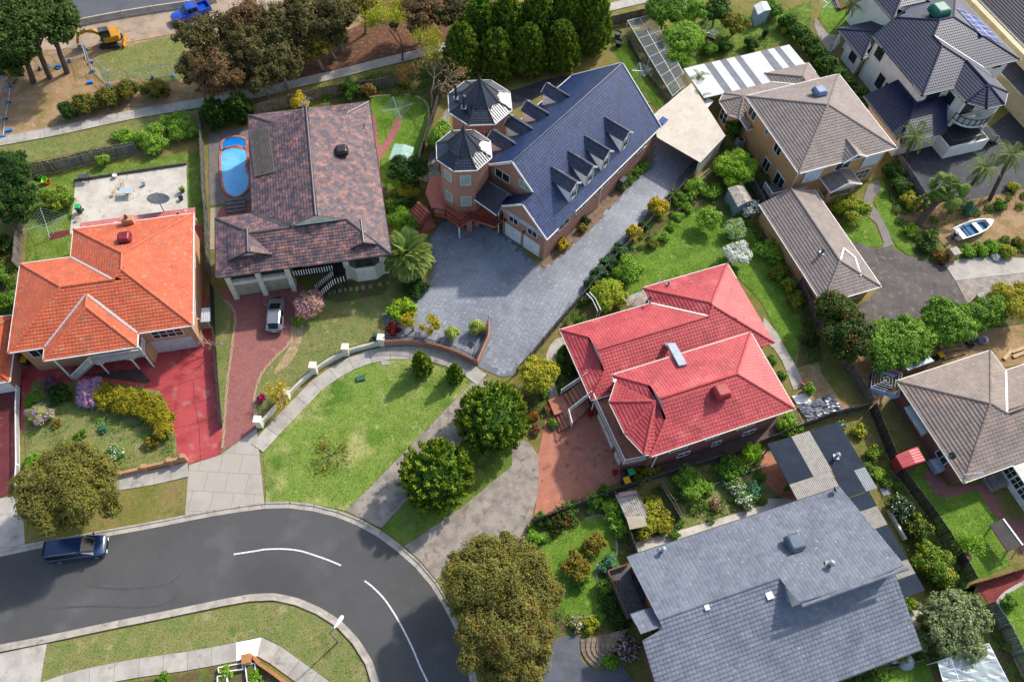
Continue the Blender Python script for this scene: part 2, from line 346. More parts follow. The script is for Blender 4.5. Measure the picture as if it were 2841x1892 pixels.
G('verge_lawn.001', 'c2 870,508 1050,305 b2 1560,1400 b2 1780,1568 c2 1767,80 1440,362 1025,622', M_lawn, 1, 0, 110)
G('crossover.003', 'c2 1027,628 1430,355 1767,75 b3 0,1568 -30,1490 60,1470 c3 40,-120 125,-80 180,0 188,130 172,300 135,440 105,520 90,620 0,620 c2 1540,668 1243,858 1150,745', M_conc2, 3)
G('verge_lawn.002', 'c2 1243,860 1540,668 1767,540 c3 90,622 100,700 -60,900 c2 1560,1400 1478,1560 1460,1380 1420,1240 1310,960', M_patchy, 1, 0, 90)
G('corner_lawn', 'c1 320,1305 750,1220 1175,1130 1767,1020 c2 170,1015 300,1045 400,1090 520,1168 620,1265 690,1360 750,1460 790,1600 700,1700 480,1568 380,1490 150,1340 40,1265 c1 1767,1275 1440,1340 1300,1375 900,1455 500,1530 280,1568', M_patchy, 1, 0, 100)
G('crossover.004', 'c1 -300,1430 0,1370 325,1300 300,1440 275,1600 -300,1700', PATHM, 2)
slabs('footpath', 'c1 270,1640 500,1562 900,1478 1300,1420 1767,1330 c2 40,1310 150,1390 400,1570 520,1660', 1.5, 2.0, PATHM, 4, light=(8,))

# orange-roof house grounds
G('backyard_lawn', 'a1 210,1250 700,1150 1000,1100 1280,1060 1410,1050 1430,1568 b1 1420,700 490,420 b1 180,430 a1 200,1400', M_lawn, 1, 0, 100)
G('patio', 'a1 520,1258 1287,1142 1296,1440 1290,1568 b1 1290,160 620,300 482,218 505,20', M_patio, 3)
G('red_driveway', 'b1 120,1030 900,900 1330,860 1475,880 1490,1100 1535,1568 c1 1525,-2 1300,62 1235,45 b1 1195,1568 900,1600 150,1600', M_redc, 2)
for s in ('b1 1110,1312 1300,1235 1485,1180', 'b1 1165,1450 1330,1395 1500,1345', 'b1 1010,1265 1110,1312', 'b1 1335,1225 1345,1400 1375,1568 c1 1385,30', 'b1 1190,1568 1350,1530 1515,1470'):
    strip(parse(s), .05, .0165).struct('control_joint', M_redc2)
G('side_path', 'b1 1345,150 1390,150 1425,700 1440,900 1340,860', M_redc, 3)
G('front_garden', 'b1 225,1240 500,1245 700,1235 1000,1290 1100,1305 1165,1420 1200,1568 c1 1235,30 1010,85 845,105 830,130 500,200 190,250 b1 170,1568 165,1400 225,1330', M_patchy, 4, 0, 60)
G('stair_bed', 'b1 570,1195 960,1150 1042,1240 1010,1255', mat('damp_soil', '#4a3a32', '#3b302a', sc=1.5, bump=.6, bsc=8, fine=.3), 4)
G('clothesline_pad', 'b1 340,220 480,192 485,225 420,250 345,265', M_redc2, 4)
G('neighbour_driveway', 'b1 -200,1330 0,1310 150,1270 140,1568 c1 130,235 0,300 -300,350', M_redc2, 2)
G('neighbour_yard', 'b1 -200,300 120,250 110,780 -200,800', M_soil, 1)
# mottled-roof house grounds
G('pool_deck', 'a1 1440,930 1500,900 1730,880 1745,1385 1450,1425 1440,1200', mat('pool_deck_paving', '#6d6661', '#5f5955', sc=1, bump=.3, fine=.15), 3)
G('pebble_bed', 'a1 1452,1440 1525,1430 1530,1510 b1 1495,120 1480,330 1450,330', mat('pale_pebbles', '#b1a184', '#8f8068', sc=9, bump=1, bsc=18, fine=.4), 3)
G('brick_strip', 'a1 1525,1430 1740,1400 1745,1490 1500,1568 b1 1480,340 1490,120', M_pave, 4)
G('paved_driveway', 'v 500,668 700,655 692,700 690,735 676,775 640,815 600,865 588,905 585,940 596,983 512,1036 520,900 530,800 540,740 525,700', M_pave, 2)
for s in ('v 700,668 692,700 682,745 664,790 630,825 600,862 587,905 586,945 596,980', 'v 515,690 530,702 541,730 533,800 522,890 512,1030'):
    strip(smooth(parse(s), 6), .28, .03).struct('brick_edging', mat('cream_edging', '#a58f72', '#937d62', sc=4, brick=(.25, 2, .03, '#a08a6c', '#6a5a48')))
G('side_verge', 'b1 1480,590 1560,600 1600,720 1570,1100 1560,1568 1520,1568 1490,1000', M_patchy, 1, 0, 80)
G('front_lawn', 'v 690,700 730,665 900,640 912,660 895,760 884,782 798,800 727,845 665,900 592,960 585,920 600,870 632,832 668,795 686,745', M_patchy, 1, 0, 110)
G('clay_bed', 'b2 250,830 330,840 300,1000 220,1130 120,1180 230,1000', mat('clay_mulch', '#a08a66', '#877050', sc=2, bump=.8, bsc=9, fine=.3), 3, 3)
G('mulch_bed', 'b2 430,600 900,500 930,560 880,640 560,700 480,680', M_soil, 3)
G('rear_garden', 'a2 -100,780 0,735 560,590 900,500 1300,480 1330,560 1210,760 1170,1000 1120,1180 1100,1568 900,1568 870,1200 800,700', M_soil, 1)
G('rear_lawn', 'a2 790,680 870,660 1050,655 1150,680 1195,750 1180,900 1130,1080 1060,1250 890,1300 860,1050 820,860', M_lush, 2, 4, 110)
strip(smooth(parse('a2 780,672 870,662 1050,657 1145,685 1193,755 1178,900 1130,1075'), 6), .22, .045).struct('lawn_edging', mat('sandstone_edging', '#b29c78', '#a08a68', sc=4, brick=(.4, 3, .03, '#a8926f', '#7a6a52')))
G('paved_path', 'a2 800,790 825,795 850,1000 870,1005 960,830 985,812 1008,825 1000,870 900,1060 860,1100 850,1130 885,1330 865,1330', M_pave, 4)
# tower house grounds
TDRIVE = parse('b2 1060,690 1190,540 1230,470 1200,250 1290,120 v 1145,520 1245,618 1500,380 1500,320 1520,280 1610,340 1600,385 1570,425 1485,500 1400,600 1340,670 1265,770 b3 0,1200 b2 1690,1210 1535,1140 1600,960 1610,850 1590,840 1570,990 1515,1085 1400,1040 1250,985 1050,950 895,950 890,760 1000,720')
G('slate_courtyard', TDRIVE, M_slatej, 2)
G('gravel_bed', 'b2 1578,850 1605,830 1612,870 1600,960 1580,1010', mat('gold_gravel', '#9c8458', '#83693f', sc=8, bump=1, bsc=18, fine=.4), 4)
G('side_bed', 'b3 225,478 330,400 400,330 640,100 720,0 a3 985,1080 950,1070 590,1390 b3 380,130 200,420', mat('bark_mulch', '#7d6650', '#665240', sc=2, bump=1, bsc=9, fine=.4), 4)
G('back_grass', 'a3 -350,760 -80,560 0,520 410,430 690,330 760,420 800,700 1000,720 1080,700 950,480 820,300 690,330 660,250 -100,400', M_lawn, 1, 0, 90)
G('side_grass', 'a3 690,340 800,290 1090,690 1010,770 880,600', M_lush, 2, 0, 90)
G('grey_pad', 'a3 -160,640 0,625 90,600 280,540 400,530 260,620 90,720 -60,760', M_stampd, 3, 3)
G('side_concrete', 'a2 1330,720 1240,900 1180,1150 1150,1260 1240,1290 1270,1100 1340,860', M_conc2, 3)
# red-roof house grounds
G('terracotta_driveway', 'c3 180,0 b3 255,1400 560,1380 740,1568 c3 750,180 520,290 300,370 145,470 172,300 188,130', M_terra, 4)
G('rear_lawn.001', 'b3 540,640 700,500 900,330 1040,180 1140,90 1260,50 1450,80 1640,180 1720,300 1767,420 b4 -20,330 90,420 200,620 240,780 180,1140 60,900 -40,700 b3 1485,440 930,600 800,700 600,740', M_lush, 2, 0, 120)
G('garden_border', 'b3 330,880 450,700 600,500 800,330 1000,130 1130,60 1250,0 a3 1400,1150 1500,1250 1620,1500 b4 -100,0 250,700 330,860 380,1100 200,1140 240,860 60,420 -40,300 b3 1650,180 1440,90 1270,55 1140,92 1040,182 900,335 700,505 480,780', M_soil, 1)
G('round_path', 'b3 375,930 290,960 240,1050 230,1150 235,1260 255,1360 320,1350 300,1250 290,1130 320,1050 385,1010', PATHM, 4, 3)
G('rose_bed', 'b3 90,1290 230,1240 255,1360 310,1500 350,1568 100,1568', M_soil, 3)
G('side_walk', 'b4 -30,790 60,900 140,1040 190,1130 260,1270 180,1300 100,1100 40,1010 -30,960', PATHM, 4)
G('tarp_yard', 'b4 200,1145 350,1105 370,1180 520,1400 680,1400 560,1430 260,1520 160,1340 260,1270', M_dirt, 2)
G('side_alley', 'c3 700,40 960,60 1250,-40 1500,-130 b4 100,1480 200,1440 250,1540 c3 1500,10 1000,160 760,230', mat('dark_paving', '#5d4a42', '#4b3d37', sc=1, fine=.2), 2)
G('clothes_pad', 'b3 800,650 905,615 945,690 870,720 790,720', M_conc2, 4)
# tan house and right-hand neighbours
G('white_house_drive', 'a4 880,1080 980,980 1200,1000 1560,860 1770,700 1900,900 1900,1300 1770,1330 1350,1400 1050,1370 960,1230', M_stampd, 2)
G('palm_bed', 'a4 1040,1400 1350,1390 1770,1310 1900,1300 1900,1420 1500,1480 b4 1500,80 1300,130 1100,180 920,120', mat('bark_chip_bed', '#8d6a44', '#75563a', sc=2, bump=1, bsc=9, spots=[('#5a6030', 1.4, .62)], fine=.4), 5)
G('boat_yard', 'b4 1180,190 1300,130 1500,90 1680,45 1770,40 1900,40 1900,260 1600,260 1350,310 1240,330 1180,260', M_dirt, 4)
G('hedge_bed', 'b4 1220,340 1600,265 1900,250 1900,420 1700,420 1250,400', M_soil, 3)
G('tan_house_driveway', 'b4 565,280 660,290 760,325 830,310 1000,385 1120,410 1215,440 1290,545 1385,715 1100,790 840,840 690,870 560,740 690,680 775,585', M_stampb, 3)
G('street_crossover', 'b4 1215,425 1300,400 1560,375 1770,390 1900,420 1900,480 1770,490 1295,545', PATHM, 4)
G('street_crossover.001', 'b4 1297,547 1770,492 1900,480 1900,640 1600,680 1385,715', M_conc2, 4)
G('tan_house_path', 'b4 690,100 720,70 a4 640,1440 690,1280 760,1240 790,1310 725,1370 720,1420 b4 760,60 840,220 870,300 790,320 800,280 750,150', mat('grey_brick_paving', '#7d766f', '#6b655f', sc=1, brick=(.23, .115, .015, '#847c74', '#5c5650')), 5)
G('front_lawn.001', 'b4 540,290 500,180 640,100 690,110 740,180 790,270 775,310 700,308 600,282', M_lush, 4, 3, 120)
G('front_lawn.002', 'a4 760,1235 800,1250 880,1500 b4 900,130 960,240 1025,375 960,365 890,310 850,240 770,80 730,0 a4 725,1400 780,1330', M_lush, 4, 0, 120)
G('shrub_bed', 'a4 800,1240 880,1120 960,1230 1050,1390 b4 1180,190 1180,300 1260,370 1200,440 1110,400 1030,375 900,130', M_soil, 3)
G('tree_bed', 'b4 600,720 690,870 1100,790 1390,718 1650,690 1900,640 1900,830 1500,880 1250,1000 900,1080 560,1060 400,900', M_soil, 1)
G('back_garden', 'a3 1000,300 1300,150 1767,100 a4 300,20 280,300 150,290 a3 1767,330 1240,450 1100,380', M_lawn, 1, 0, 90)
G('back_garden.001', 'a4 400,0 800,-100 830,100 780,150 500,230 430,240 350,120', M_lush, 1, 0, 90)
G('garden_path', 'a4 330,120 355,160 400,220 430,240 500,240 500,300 440,370 390,330 350,250 320,180', M_conc2, 3)
G('side_yard', 'a3 1420,1000 1500,780 1767,700 a4 200,1300 100,1350 b3 1767,100 a3 1600,1350 1480,1200', M_soil, 2)
G('work_yard', 'b4 560,1060 900,1080 1250,1000 1500,880 1900,830 1900,1100 1640,1140 1200,1120 900,1240 800,1400 700,1400 620,1200', M_dirt, 2)
G('rear_lawn.002', 'c4 960,80 1080,60 1110,140 1180,270 1240,295 1450,240 1560,380 1620,430 1530,480 1640,670 1680,760 1390,880 1340,780 1240,640 1130,430', M_lush, 2, 0, 120)
G('brick_path', 'c4 1070,125 1150,100 1240,220 1480,200 1520,220 1640,440 1770,440 1770,700 1700,560 1590,430 1540,385 1450,240 1240,298 1180,290 1110,210', M_pave, 3)
G('red_mulch_bed', 'c4 1440,890 1770,790 1770,870 1620,960 1570,1035 1520,1020', mat('red_mulch', '#7d2c26', '#6a241f', sc=2, bump=1, bsc=9, fine=.4), 3)
G('corner_lawn.001', 'c4 1572,1040 1640,950 1800,860 1900,850 1900,1700 1800,1700 1770,1500 1660,1260', M_lush, 2, 0, 110)
strip(smooth(parse('c4 1800,862 1640,955 1575,1035'), 5), .3, .04).struct('lawn_edging.001', PATHM)
# grey-roof house grounds
G('front_garden.001', 'c3 95,620 130,490 300,380 520,300 720,240 800,500 860,680 800,720 690,830 790,1110 820,1190 450,1230 280,1260 -60,1200 -60,900 60,680', M_soil, 1)
G('front_lawn.003', 'c3 215,590 330,545 470,460 560,425 620,425 670,470 715,570 725,690 600,760 590,850 610,980 600,1080 530,1110 400,1110 300,1000 240,800', M_lush, 3, 3, 120)
strip(smooth(parse('c3 510,440 560,422 625,420 675,470 718,570 727,690'), 5), .2, .06).struct('lawn_edging.002', M_conc2)
strip(smooth(parse('c3 595,750 580,800 595,880 615,980 610,1075 540,1115 410,1118'), 5), .2, .06).struct('lawn_edging.003', M_conc2)
G('vegetable_garden', 'c3 1010,190 1500,20 1767,-80 c4 0,-100 60,60 200,310 c3 1767,330 1220,500 900,620 830,500', M_patchy, 2, 0, 60)
G('concrete_walk', 'c3 860,600 1210,505 1767,335 c4 0,300 200,300 210,330 c3 1767,400 840,720', M_patio, 3)
G('brick_patio', 'c4 -100,-60 30,0 200,310 100,300 -10,200', M_terra, 4)
G('right_garden', 'c4 640,0 800,0 900,150 1000,380 1120,440 1240,640 1390,880 1440,900 1400,1000 1100,980 950,650 760,230', M_soil, 1)
G('slate_pad', 'c3 190,1568 300,1270 460,1230 480,1420 580,1490 760,1450 850,1568 860,1700 180,1700', mat('slate_pad_concrete', '#55585f', '#484b52', sc=.6, bump=.3, bsc=8, fine=.15, rough=.6), 4)
G('crossover.005', 'c3 60,1568 180,1490 205,1568 220,1700 40,1700', PATHM, 3)
G('lower_garden', 'c4 -200,1420 450,1250 985,1090 1120,1000 1440,900 1530,1050 1590,1150 1770,1568 1770,1700 -200,1700', M_soil, 1)
G('concrete_walk.001', 'c4 660,1260 960,1100 980,990 1060,1020 1100,1150 1000,1220 800,1290', M_patio, 3)
G('lower_lawn', 'c4 700,1568 860,1490 1110,1430 1150,1568 1160,1700 600,1700', M_lush, 3, 0, 110)
G('walk_strip', 'c4 130,1500 420,1400 480,1500 380,1568 100,1650', M_conc2, 2)
G('bottom_garden', 'c1 900,1568 1300,1500 1690,1420 1900,1420 c2 0,1430 230,1600 230,1700 c1 900,1700', M_soil, 3)

# stamped slate pieces of the tower house courtyard, laid in a broken pattern
def pavers(pst, poly, az, w, h, z, m):
    f = Frame(az); c, s = f.c, f.s; P = np.array(poly)[:, :2]; loc = np.stack([P[:, 0] * c + P[:, 1] * s, -P[:, 0] * s + P[:, 1] * c], 1)
    lo, hi = loc.min(0), loc.max(0); rows = []; y = lo[1]; r = 0
    while y < hi[1]:
        x = lo[0] - (r % 3) * w * .37
        while x < hi[0]:
            ww = w * random.choice((1, 1, .62, .5)); rows.append((x, y, ww)); x += ww
        y += h; r += 1
    R = np.array(rows); ok = np.ones(len(R), bool)
    for fx, fy in ((0, 0), (1, 0), (1, 1), (0, 1)):
        q = np.stack([R[:, 0] + fx * R[:, 2], R[:, 1] + fy * h], 1); W = np.stack([q[:, 0] * c - q[:, 1] * s, q[:, 0] * s + q[:, 1] * c], 1); ok &= inside(W, P)
    R = R[ok]; ctr = np.stack([(R[:, 0] + R[:, 2] / 2) * c - (R[:, 1] + h / 2) * s, (R[:, 0] + R[:, 2] / 2) * s + (R[:, 1] + h / 2) * c], 1)
    order = np.argsort((ctr ** 2).sum(1)); meshes = {}; rest = []
    for n_, i in enumerate(order):
        ww = R[i, 2]; g = .012
        if n_ < 300:
            k = round(ww, 3)
            if k not in meshes:
                a, b = k / 2 - g, h / 2 - g; t = .012
                meshes[k] = MB().add([(-a, -b, -.01), (a, -b, -.01), (a, b, -.01), (-a, b, -.01), (-a + t, -b + t, .008), (a - t, -b + t, .008), (a - t, b - t, .008), (-a + t, b - t, .008)], [(4, 5, 6, 7), (0, 1, 5, 4), (1, 2, 6, 5), (2, 3, 7, 6), (3, 0, 4, 7)]).mesh('paver', m, (0, 0, 0))
            o = bpy.data.objects.new('paver', meshes[k]); COL.objects.link(o); o.parent = pst; o.location = (ctr[i, 0], ctr[i, 1], z); o.rotation_euler = (random.uniform(-.006, .006), random.uniform(-.006, .006), f.a)
        else:
            a, b = ww / 2 - g, h / 2 - g; e = f.D(1, 0) * a; n2 = f.D(0, 1) * b; cc = np.array([*ctr[i], z + .008 + random.uniform(-.002, .002)])
            rest.append([cc - e - n2, cc + e - n2, cc + e + n2, cc - e + n2])
    if rest: tag(quads('paver_field', np.array(rest), m, pst), kind='stuff')
pavers(bpy.data.objects['slate_courtyard'], TDRIVE, 14 + 53, .95, .45, .012 + .004, M_slate)
# ------------------------------------------------------------------ tiled roofs
NT = 5
_PAT = [(i, i + 1, 6 + i, 5 + i) for i in range(4)] + [(5 + i, 6 + i, 11 + i, 10 + i) for i in range(4)]
WAVE = np.array([0, .009, .014, .009, 0])
def gridmesh(name, V, pat, m, parent):
    T, k, _ = V.shape; pat = np.array(pat); nf, q = pat.shape; og = ORG[parent]
    idx = (np.arange(T)[:, None, None] * k + pat[None]).reshape(-1)
    me = bpy.data.meshes.new(name); me.vertices.add(T * k); me.loops.add(len(idx)); me.polygons.add(T * nf)
    me.vertices.foreach_set('co', (V.reshape(-1, 3) - og).ravel().astype(np.float32)); me.loops.foreach_set('vertex_index', idx.astype(np.int32))
    me.polygons.foreach_set('loop_start', np.arange(0, len(idx), q, dtype=np.int32)); me.materials.append(m); me.update(calc_edges=True); me.validate(); me.shade_flat()
    return link(name, me, parent)
def runs(mask):
    d = np.diff(np.r_[0, mask.astype(int), 0]); return list(zip(np.where(d == 1)[0], np.where(d == -1)[0] - 1))
CAPMESH = {}
class Roof:
    OPP = {'S': 'N', 'N': 'S', 'E': 'W', 'W': 'E'}
    def __init__(s, F, ze, pitch, gauge=.34, tw=.32, lift=.062):
        s.F, s.ze, s.tan, s.p = F, ze, math.tan(math.radians(pitch)), math.radians(pitch); s.rects = []; s.cut = None
        s.g, s.tw, s.lift = gauge * math.cos(s.p), tw, lift; s.clip = []; s.full = []; s.deck = MB(); s.caps = []; s.val = []; s.gut = MB(); s.gab = MB(); s.sof = MB()
    def rect(s, x0, y0, x1, y1, **ends): s.rects.append((x0, y0, x1, y1, ends)); return s
    def dist(s, r, side, x, y): return {'W': x - r[0], 'E': r[2] - x, 'S': y - r[1], 'N': r[3] - y}[side]
    def plane(s, r, side, x, y): return s.ze + s.tan * s.dist(r, side, x, y)
    def hr(s, r, x, y, t=1e-6):
        h = np.full(np.shape(x), 1e9); ins = (x >= r[0] - t) & (x <= r[2] + t) & (y >= r[1] - t) & (y <= r[3] + t)
        for sd in 'WESN':
            e = r[4].get(sd, 'hip')
            if e == 'gable': continue
            v = s.plane(r, sd, x, y)
            if e != 'hip': v = np.where(s.dist(r, sd, x, y) < e, v, 1e9)
            h = np.minimum(h, v)
        return np.where(ins, h, -1e9)
    def Hmax(s, x, y): return np.max([s.hr(r, x, y) for r in s.rects], axis=0)
    def mask(s, i, sd, x, y, tol=1e-4, strict=True):
        r = s.rects[i]; e = r[4].get(sd, 'hip'); h = s.hr(r, x, y, .001); v = s.plane(r, sd, x, y); ok = (np.abs(v - h) < tol)
        if e not in ('hip', 'gable'): ok &= s.dist(r, sd, x, y) < e
        for j, q in enumerate(s.rects):
            if j == i: continue
            o = s.hr(q, x, y); ok &= (h > o + tol) if (j < i and strict) else (h > o - tol)
        if s.cut is not None: ok &= ~s.cut(x, y)
        return ok
    def face(s, o, e, u, smax, tmax, fn, ze=None, tan=None):
        """lay tiles on one roof plane: o eave start, e along the eave, u up the slope (plan, house frame)"""
        ze = s.ze if ze is None else ze; tan = s.tan if tan is None else tan
        n = int(math.ceil(tmax / s.g)); ss = np.arange(0, smax + .05, .05); o, e, u = map(np.array, (o, e, u))
        def iv(t):
            P = o[None] + e[None] * ss[:, None] + u[None] * t; return [(ss[a] - .025, ss[b] + .025) for a, b in runs(fn(P[:, 0], P[:, 1]))]
        def pick(L, a, b):
            best = None; k_ = 0
            for c, d in L:
                ov = min(b, d) - max(a, c); k_ += ov > .03
                if ov > 0 and (best is None or ov > best[0]): best = (ov, c, d)
            return (a, b) if k_ > 1 else best[1:] if best else None
        W3 = lambda S_, t, h: np.stack([*(lambda q: (q[:, 0] * s.F.c - q[:, 1] * s.F.s, q[:, 0] * s.F.s + q[:, 1] * s.F.c))(o[None] + e[None] * S_[:, None] + u[None] * t), ze + tan * t + h], 1)
        for k in range(n):
            t0, t1 = k * s.g, (k + 1) * s.g
            for a, b in iv((k + .5) * s.g):
                A = pick(iv(t0 + .02), a, b) or (a, b); B = pick(iv(t1 - .02), a, b)
                if B is None: m_ = (a + b) / 2; B = (m_, m_)
                gg = 1.1 * s.g; A = (max(A[0], a - gg), min(A[1], b + gg)); B = (max(B[0], a - gg), min(B[1], b + gg))
                lo, hi = min(a, A[0], B[0]), max(b, A[1], B[1])
                s.deck.add(list(W3(np.array([A[0], A[1]]), t0, np.full(2, -.01))) + list(W3(np.array([B[1], B[0]]), t1, np.full(2, -.01))), [(0, 1, 2, 3)])
                for j in range(int(math.floor(lo / s.tw)), int(math.ceil(hi / s.tw))):
                    l, r_ = j * s.tw, (j + 1) * s.tw; c = np.linspace(l, r_, NT)
                    cb, ct = np.clip(c, *A), np.clip(c, *B)
                    if cb[-1] - cb[0] < .015 and ct[-1] - ct[0] < .015: continue
                    full = l >= max(A[0], B[0]) - .001 and r_ <= min(A[1], B[1]) + .001
                    V = np.concatenate([W3(cb, t0 - .03, WAVE * .3 - .005), W3(cb, t0 - .03, WAVE + s.lift), W3(ct, t1, WAVE + .012)])
                    if full: s.full.append((V, W3(np.array([l]), t0, np.zeros(1))[0], math.atan2(*(e @ np.array([[s.F.c, s.F.s], [-s.F.s, s.F.c]]))[::-1]), tan))
                    else: s.clip.append(V)
    SIDE = {'S': lambda r: ((r[0], r[1]), (1, 0), (0, 1), r[2] - r[0], r[3] - r[1]), 'N': lambda r: ((r[2], r[3]), (-1, 0), (0, -1), r[2] - r[0], r[3] - r[1]),
            'W': lambda r: ((r[0], r[3]), (0, -1), (1, 0), r[3] - r[1], r[2] - r[0]), 'E': lambda r: ((r[2], r[1]), (0, 1), (-1, 0), r[3] - r[1], r[2] - r[0])}
    def lay(s, gutters=True, skip=()):
        for i, r in enumerate(s.rects):
            for sd in 'WESN':
                e = r[4].get(sd, 'hip')
                if e == 'gable': continue
                o, ee, u, sm, tm = s.SIDE[sd](r); tm = tm if e == 'hip' else e
                s.face(o, ee, u, sm, tm, lambda x, y, i=i, sd=sd: s.mask(i, sd, x, y))
                if e != 'hip':                                   # gablet of a Dutch gable
                    o, ee = np.array(o), np.array(ee); u = np.array(u); a = o + u * e + ee * e; b = o + u * e + ee * (sm - e); z0 = s.ze + s.tan * e; z1 = s.ze + s.tan * sm / 2
                    A, B, C = s.F.W(*(a + u * .04), z0 - .02), s.F.W(*(b + u * .04), z0 - .02), s.F.W(*((a + b) / 2 + u * .04), z1); s.gab.add([A, B, C], [(0, 1, 2)])
            s.sof.add([s.F.W(x, y, s.ze - .14 - .005 * i) for x, y in ((r[0], r[1]), (r[0], r[3]), (r[2], r[3]), (r[2], r[1]))], [(0, 1, 2, 3)])
        pl = [(i, sd) for i, r in enumerate(s.rects) for sd in 'WESN' if r[4].get(sd, 'hip') != 'gable']; seen = []
        for a in range(len(pl)):
            for b in range(a + 1, len(pl)):
                (i, sa), (j, sb) = pl[a], pl[b]
                if sa == sb: continue
                ra, rb = s.rects[i], s.rects[j]
                x0, x1 = max(ra[0], rb[0]), min(ra[2], rb[2]); y0, y1 = max(ra[1], rb[1]), min(ra[3], rb[3])
                if x0 >= x1 or y0 >= y1: continue
                K = {'W': (1, 0, -ra[0]), 'E': (-1, 0, ra[2]), 'S': (0, 1, -ra[1]), 'N': (0, -1, ra[3])}[sa]; Q = {'W': (1, 0, -rb[0]), 'E': (-1, 0, rb[2]), 'S': (0, 1, -rb[1]), 'N': (0, -1, rb[3])}[sb]
                A_, B_, C_ = K[0] - Q[0], K[1] - Q[1], K[2] - Q[2]       # A x + B y + C = 0
                if abs(A_) + abs(B_) < 1e-9: continue
                if abs(B_) > 1e-9: xs = np.arange(x0, x1 + .001, .05); ys = -(A_ * xs + C_) / B_
                else: ys = np.arange(y0, y1 + .001, .05); xs = np.full(len(ys), -C_ / A_)
                ok = s.mask(i, sa, xs, ys, .03, False) & s.mask(j, sb, xs, ys, .03, False)
                nv = np.array([A_, B_]) / math.hypot(A_, B_)
                h0 = s.Hmax(xs, ys); cv = (s.Hmax(xs + .2 * nv[0], ys + .2 * nv[1]) + s.Hmax(xs - .2 * nv[0], ys - .2 * nv[1])) / 2 - h0
                for p, q in runs(ok & (cv < -.012)) + runs(ok & (cv > .012)):
                    if q - p < 5: continue
                    P0, P1 = np.array([xs[p], ys[p]]), np.array([xs[q], ys[q]]); m_ = (P0 + P1) / 2
                    if any(np.linalg.norm(m_ - c_) < .25 for c_ in seen): continue
                    seen.append(m_); isr = cv[(p + q) // 2] < 0
                    z = [s.plane(ra, sa, *P0), s.plane(ra, sa, *P1)]
                    (s.caps if isr else s.val).append((s.F.W(*P0, z[0]), s.F.W(*P1, z[1])))
        if gutters:
            for i, r in enumerate(s.rects):
                for sd in 'WESN':
                    if (i, sd) in skip: continue
                    o, ee, u, sm, tm = s.SIDE[sd](r); o, ee, u = map(np.array, (o, ee, u)); t = np.arange(0, sm + .001, .05); P = o + ee * t[:, None] + u * .02
                    ok = np.ones(len(t), bool)
                    for j, q in enumerate(s.rects):
                        if j != i: ok &= ~((P[:, 0] > q[0] + (.01 if j > i else -.03)) & (P[:, 0] < q[2] - (.01 if j > i else -.03)) & (P[:, 1] > q[1] + (.01 if j > i else -.03)) & (P[:, 1] < q[3] - (.01 if j > i else -.03)))
                    if s.cut is not None: ok &= ~s.cut(P[:, 0], P[:, 1])
                    for a, b in runs(ok):
                        if b - a < 4: continue
                        A, B = o + ee * (t[a] - .06) - u * .07, o + ee * (t[b] + .06) - u * .07
                        if r[4].get(sd) == 'gable':
                            mid = o + ee * sm / 2 - u * .04; pts = [(A, t[a])] + ([(mid, sm / 2)] if t[a] < sm / 2 < t[b] else []) + [(B, t[b])]
                            hz = lambda tt: s.ze + s.tan * min(tt, sm - tt) + .02
                            for (p, tp), (q, tq) in zip(pts[:-1], pts[1:]): s.gut.bar(s.F.W(*p, hz(tp)), s.F.W(*q, hz(tq)), .09, .2)
                            if t[a] < .2 and t[b] > sm - .2:
                                g = o - u * (-.5); s.gab.add([s.F.W(*(o + u * .45), s.ze - .12), s.F.W(*(o + ee * sm + u * .45), s.ze - .12), s.F.W(*(o + ee * sm / 2 + u * .45), s.ze + s.tan * sm / 2 - .06)], [(0, 1, 2)])
                        else: s.gut.bar(s.F.W(*A, s.ze - .03), s.F.W(*B, s.ze - .03), .1, .12)
        return s
    def poly_face(s, pts, slope_from=0, gut=True):
        """one plane given by 3-D points in the house frame; the eave is the edge pts[0]-pts[1]"""
        P = np.array(pts, float); e = P[1, :2] - P[0, :2]; L = np.linalg.norm(e); e /= L; u = np.array([-e[1], e[0]])
        if (P[2:, :2] - P[0, :2]).mean(0) @ u < 0: P[[0, 1]] = P[[1, 0]]; P[2:] = P[2:][::-1]; e = -e; u = -u
        d = (P[:, :2] - P[0, :2]) @ u; k = np.argmax(d); tan = (P[k, 2] - P[0, 2]) / d[k]; sc = (P[:, :2] - P[0, :2]) @ e
        lo, hi = sc.min(), sc.max(); poly = P[:, :2]
        s.face(P[0, :2] + e * lo, e, u, hi - lo, d.max(), lambda x, y: inside(np.stack([x, y], 1), poly), P[0, 2], tan)
        if gut: s.gut.bar(s.F.W(*(P[0, :2] - u * .06), P[0, 2] - .03), s.F.W(*(P[1, :2] - u * .06), P[0, 2] - .03), .1, .12)
        s.sof.add([s.F.W(p[0], p[1], P[0, 2] - .15) for p in P[::-1]], [tuple(range(len(P)))])
        return s
    def cap(s, *pairs):
        for a, b in pairs: s.caps.append((s.F.W(*a), s.F.W(*b)))
        return s
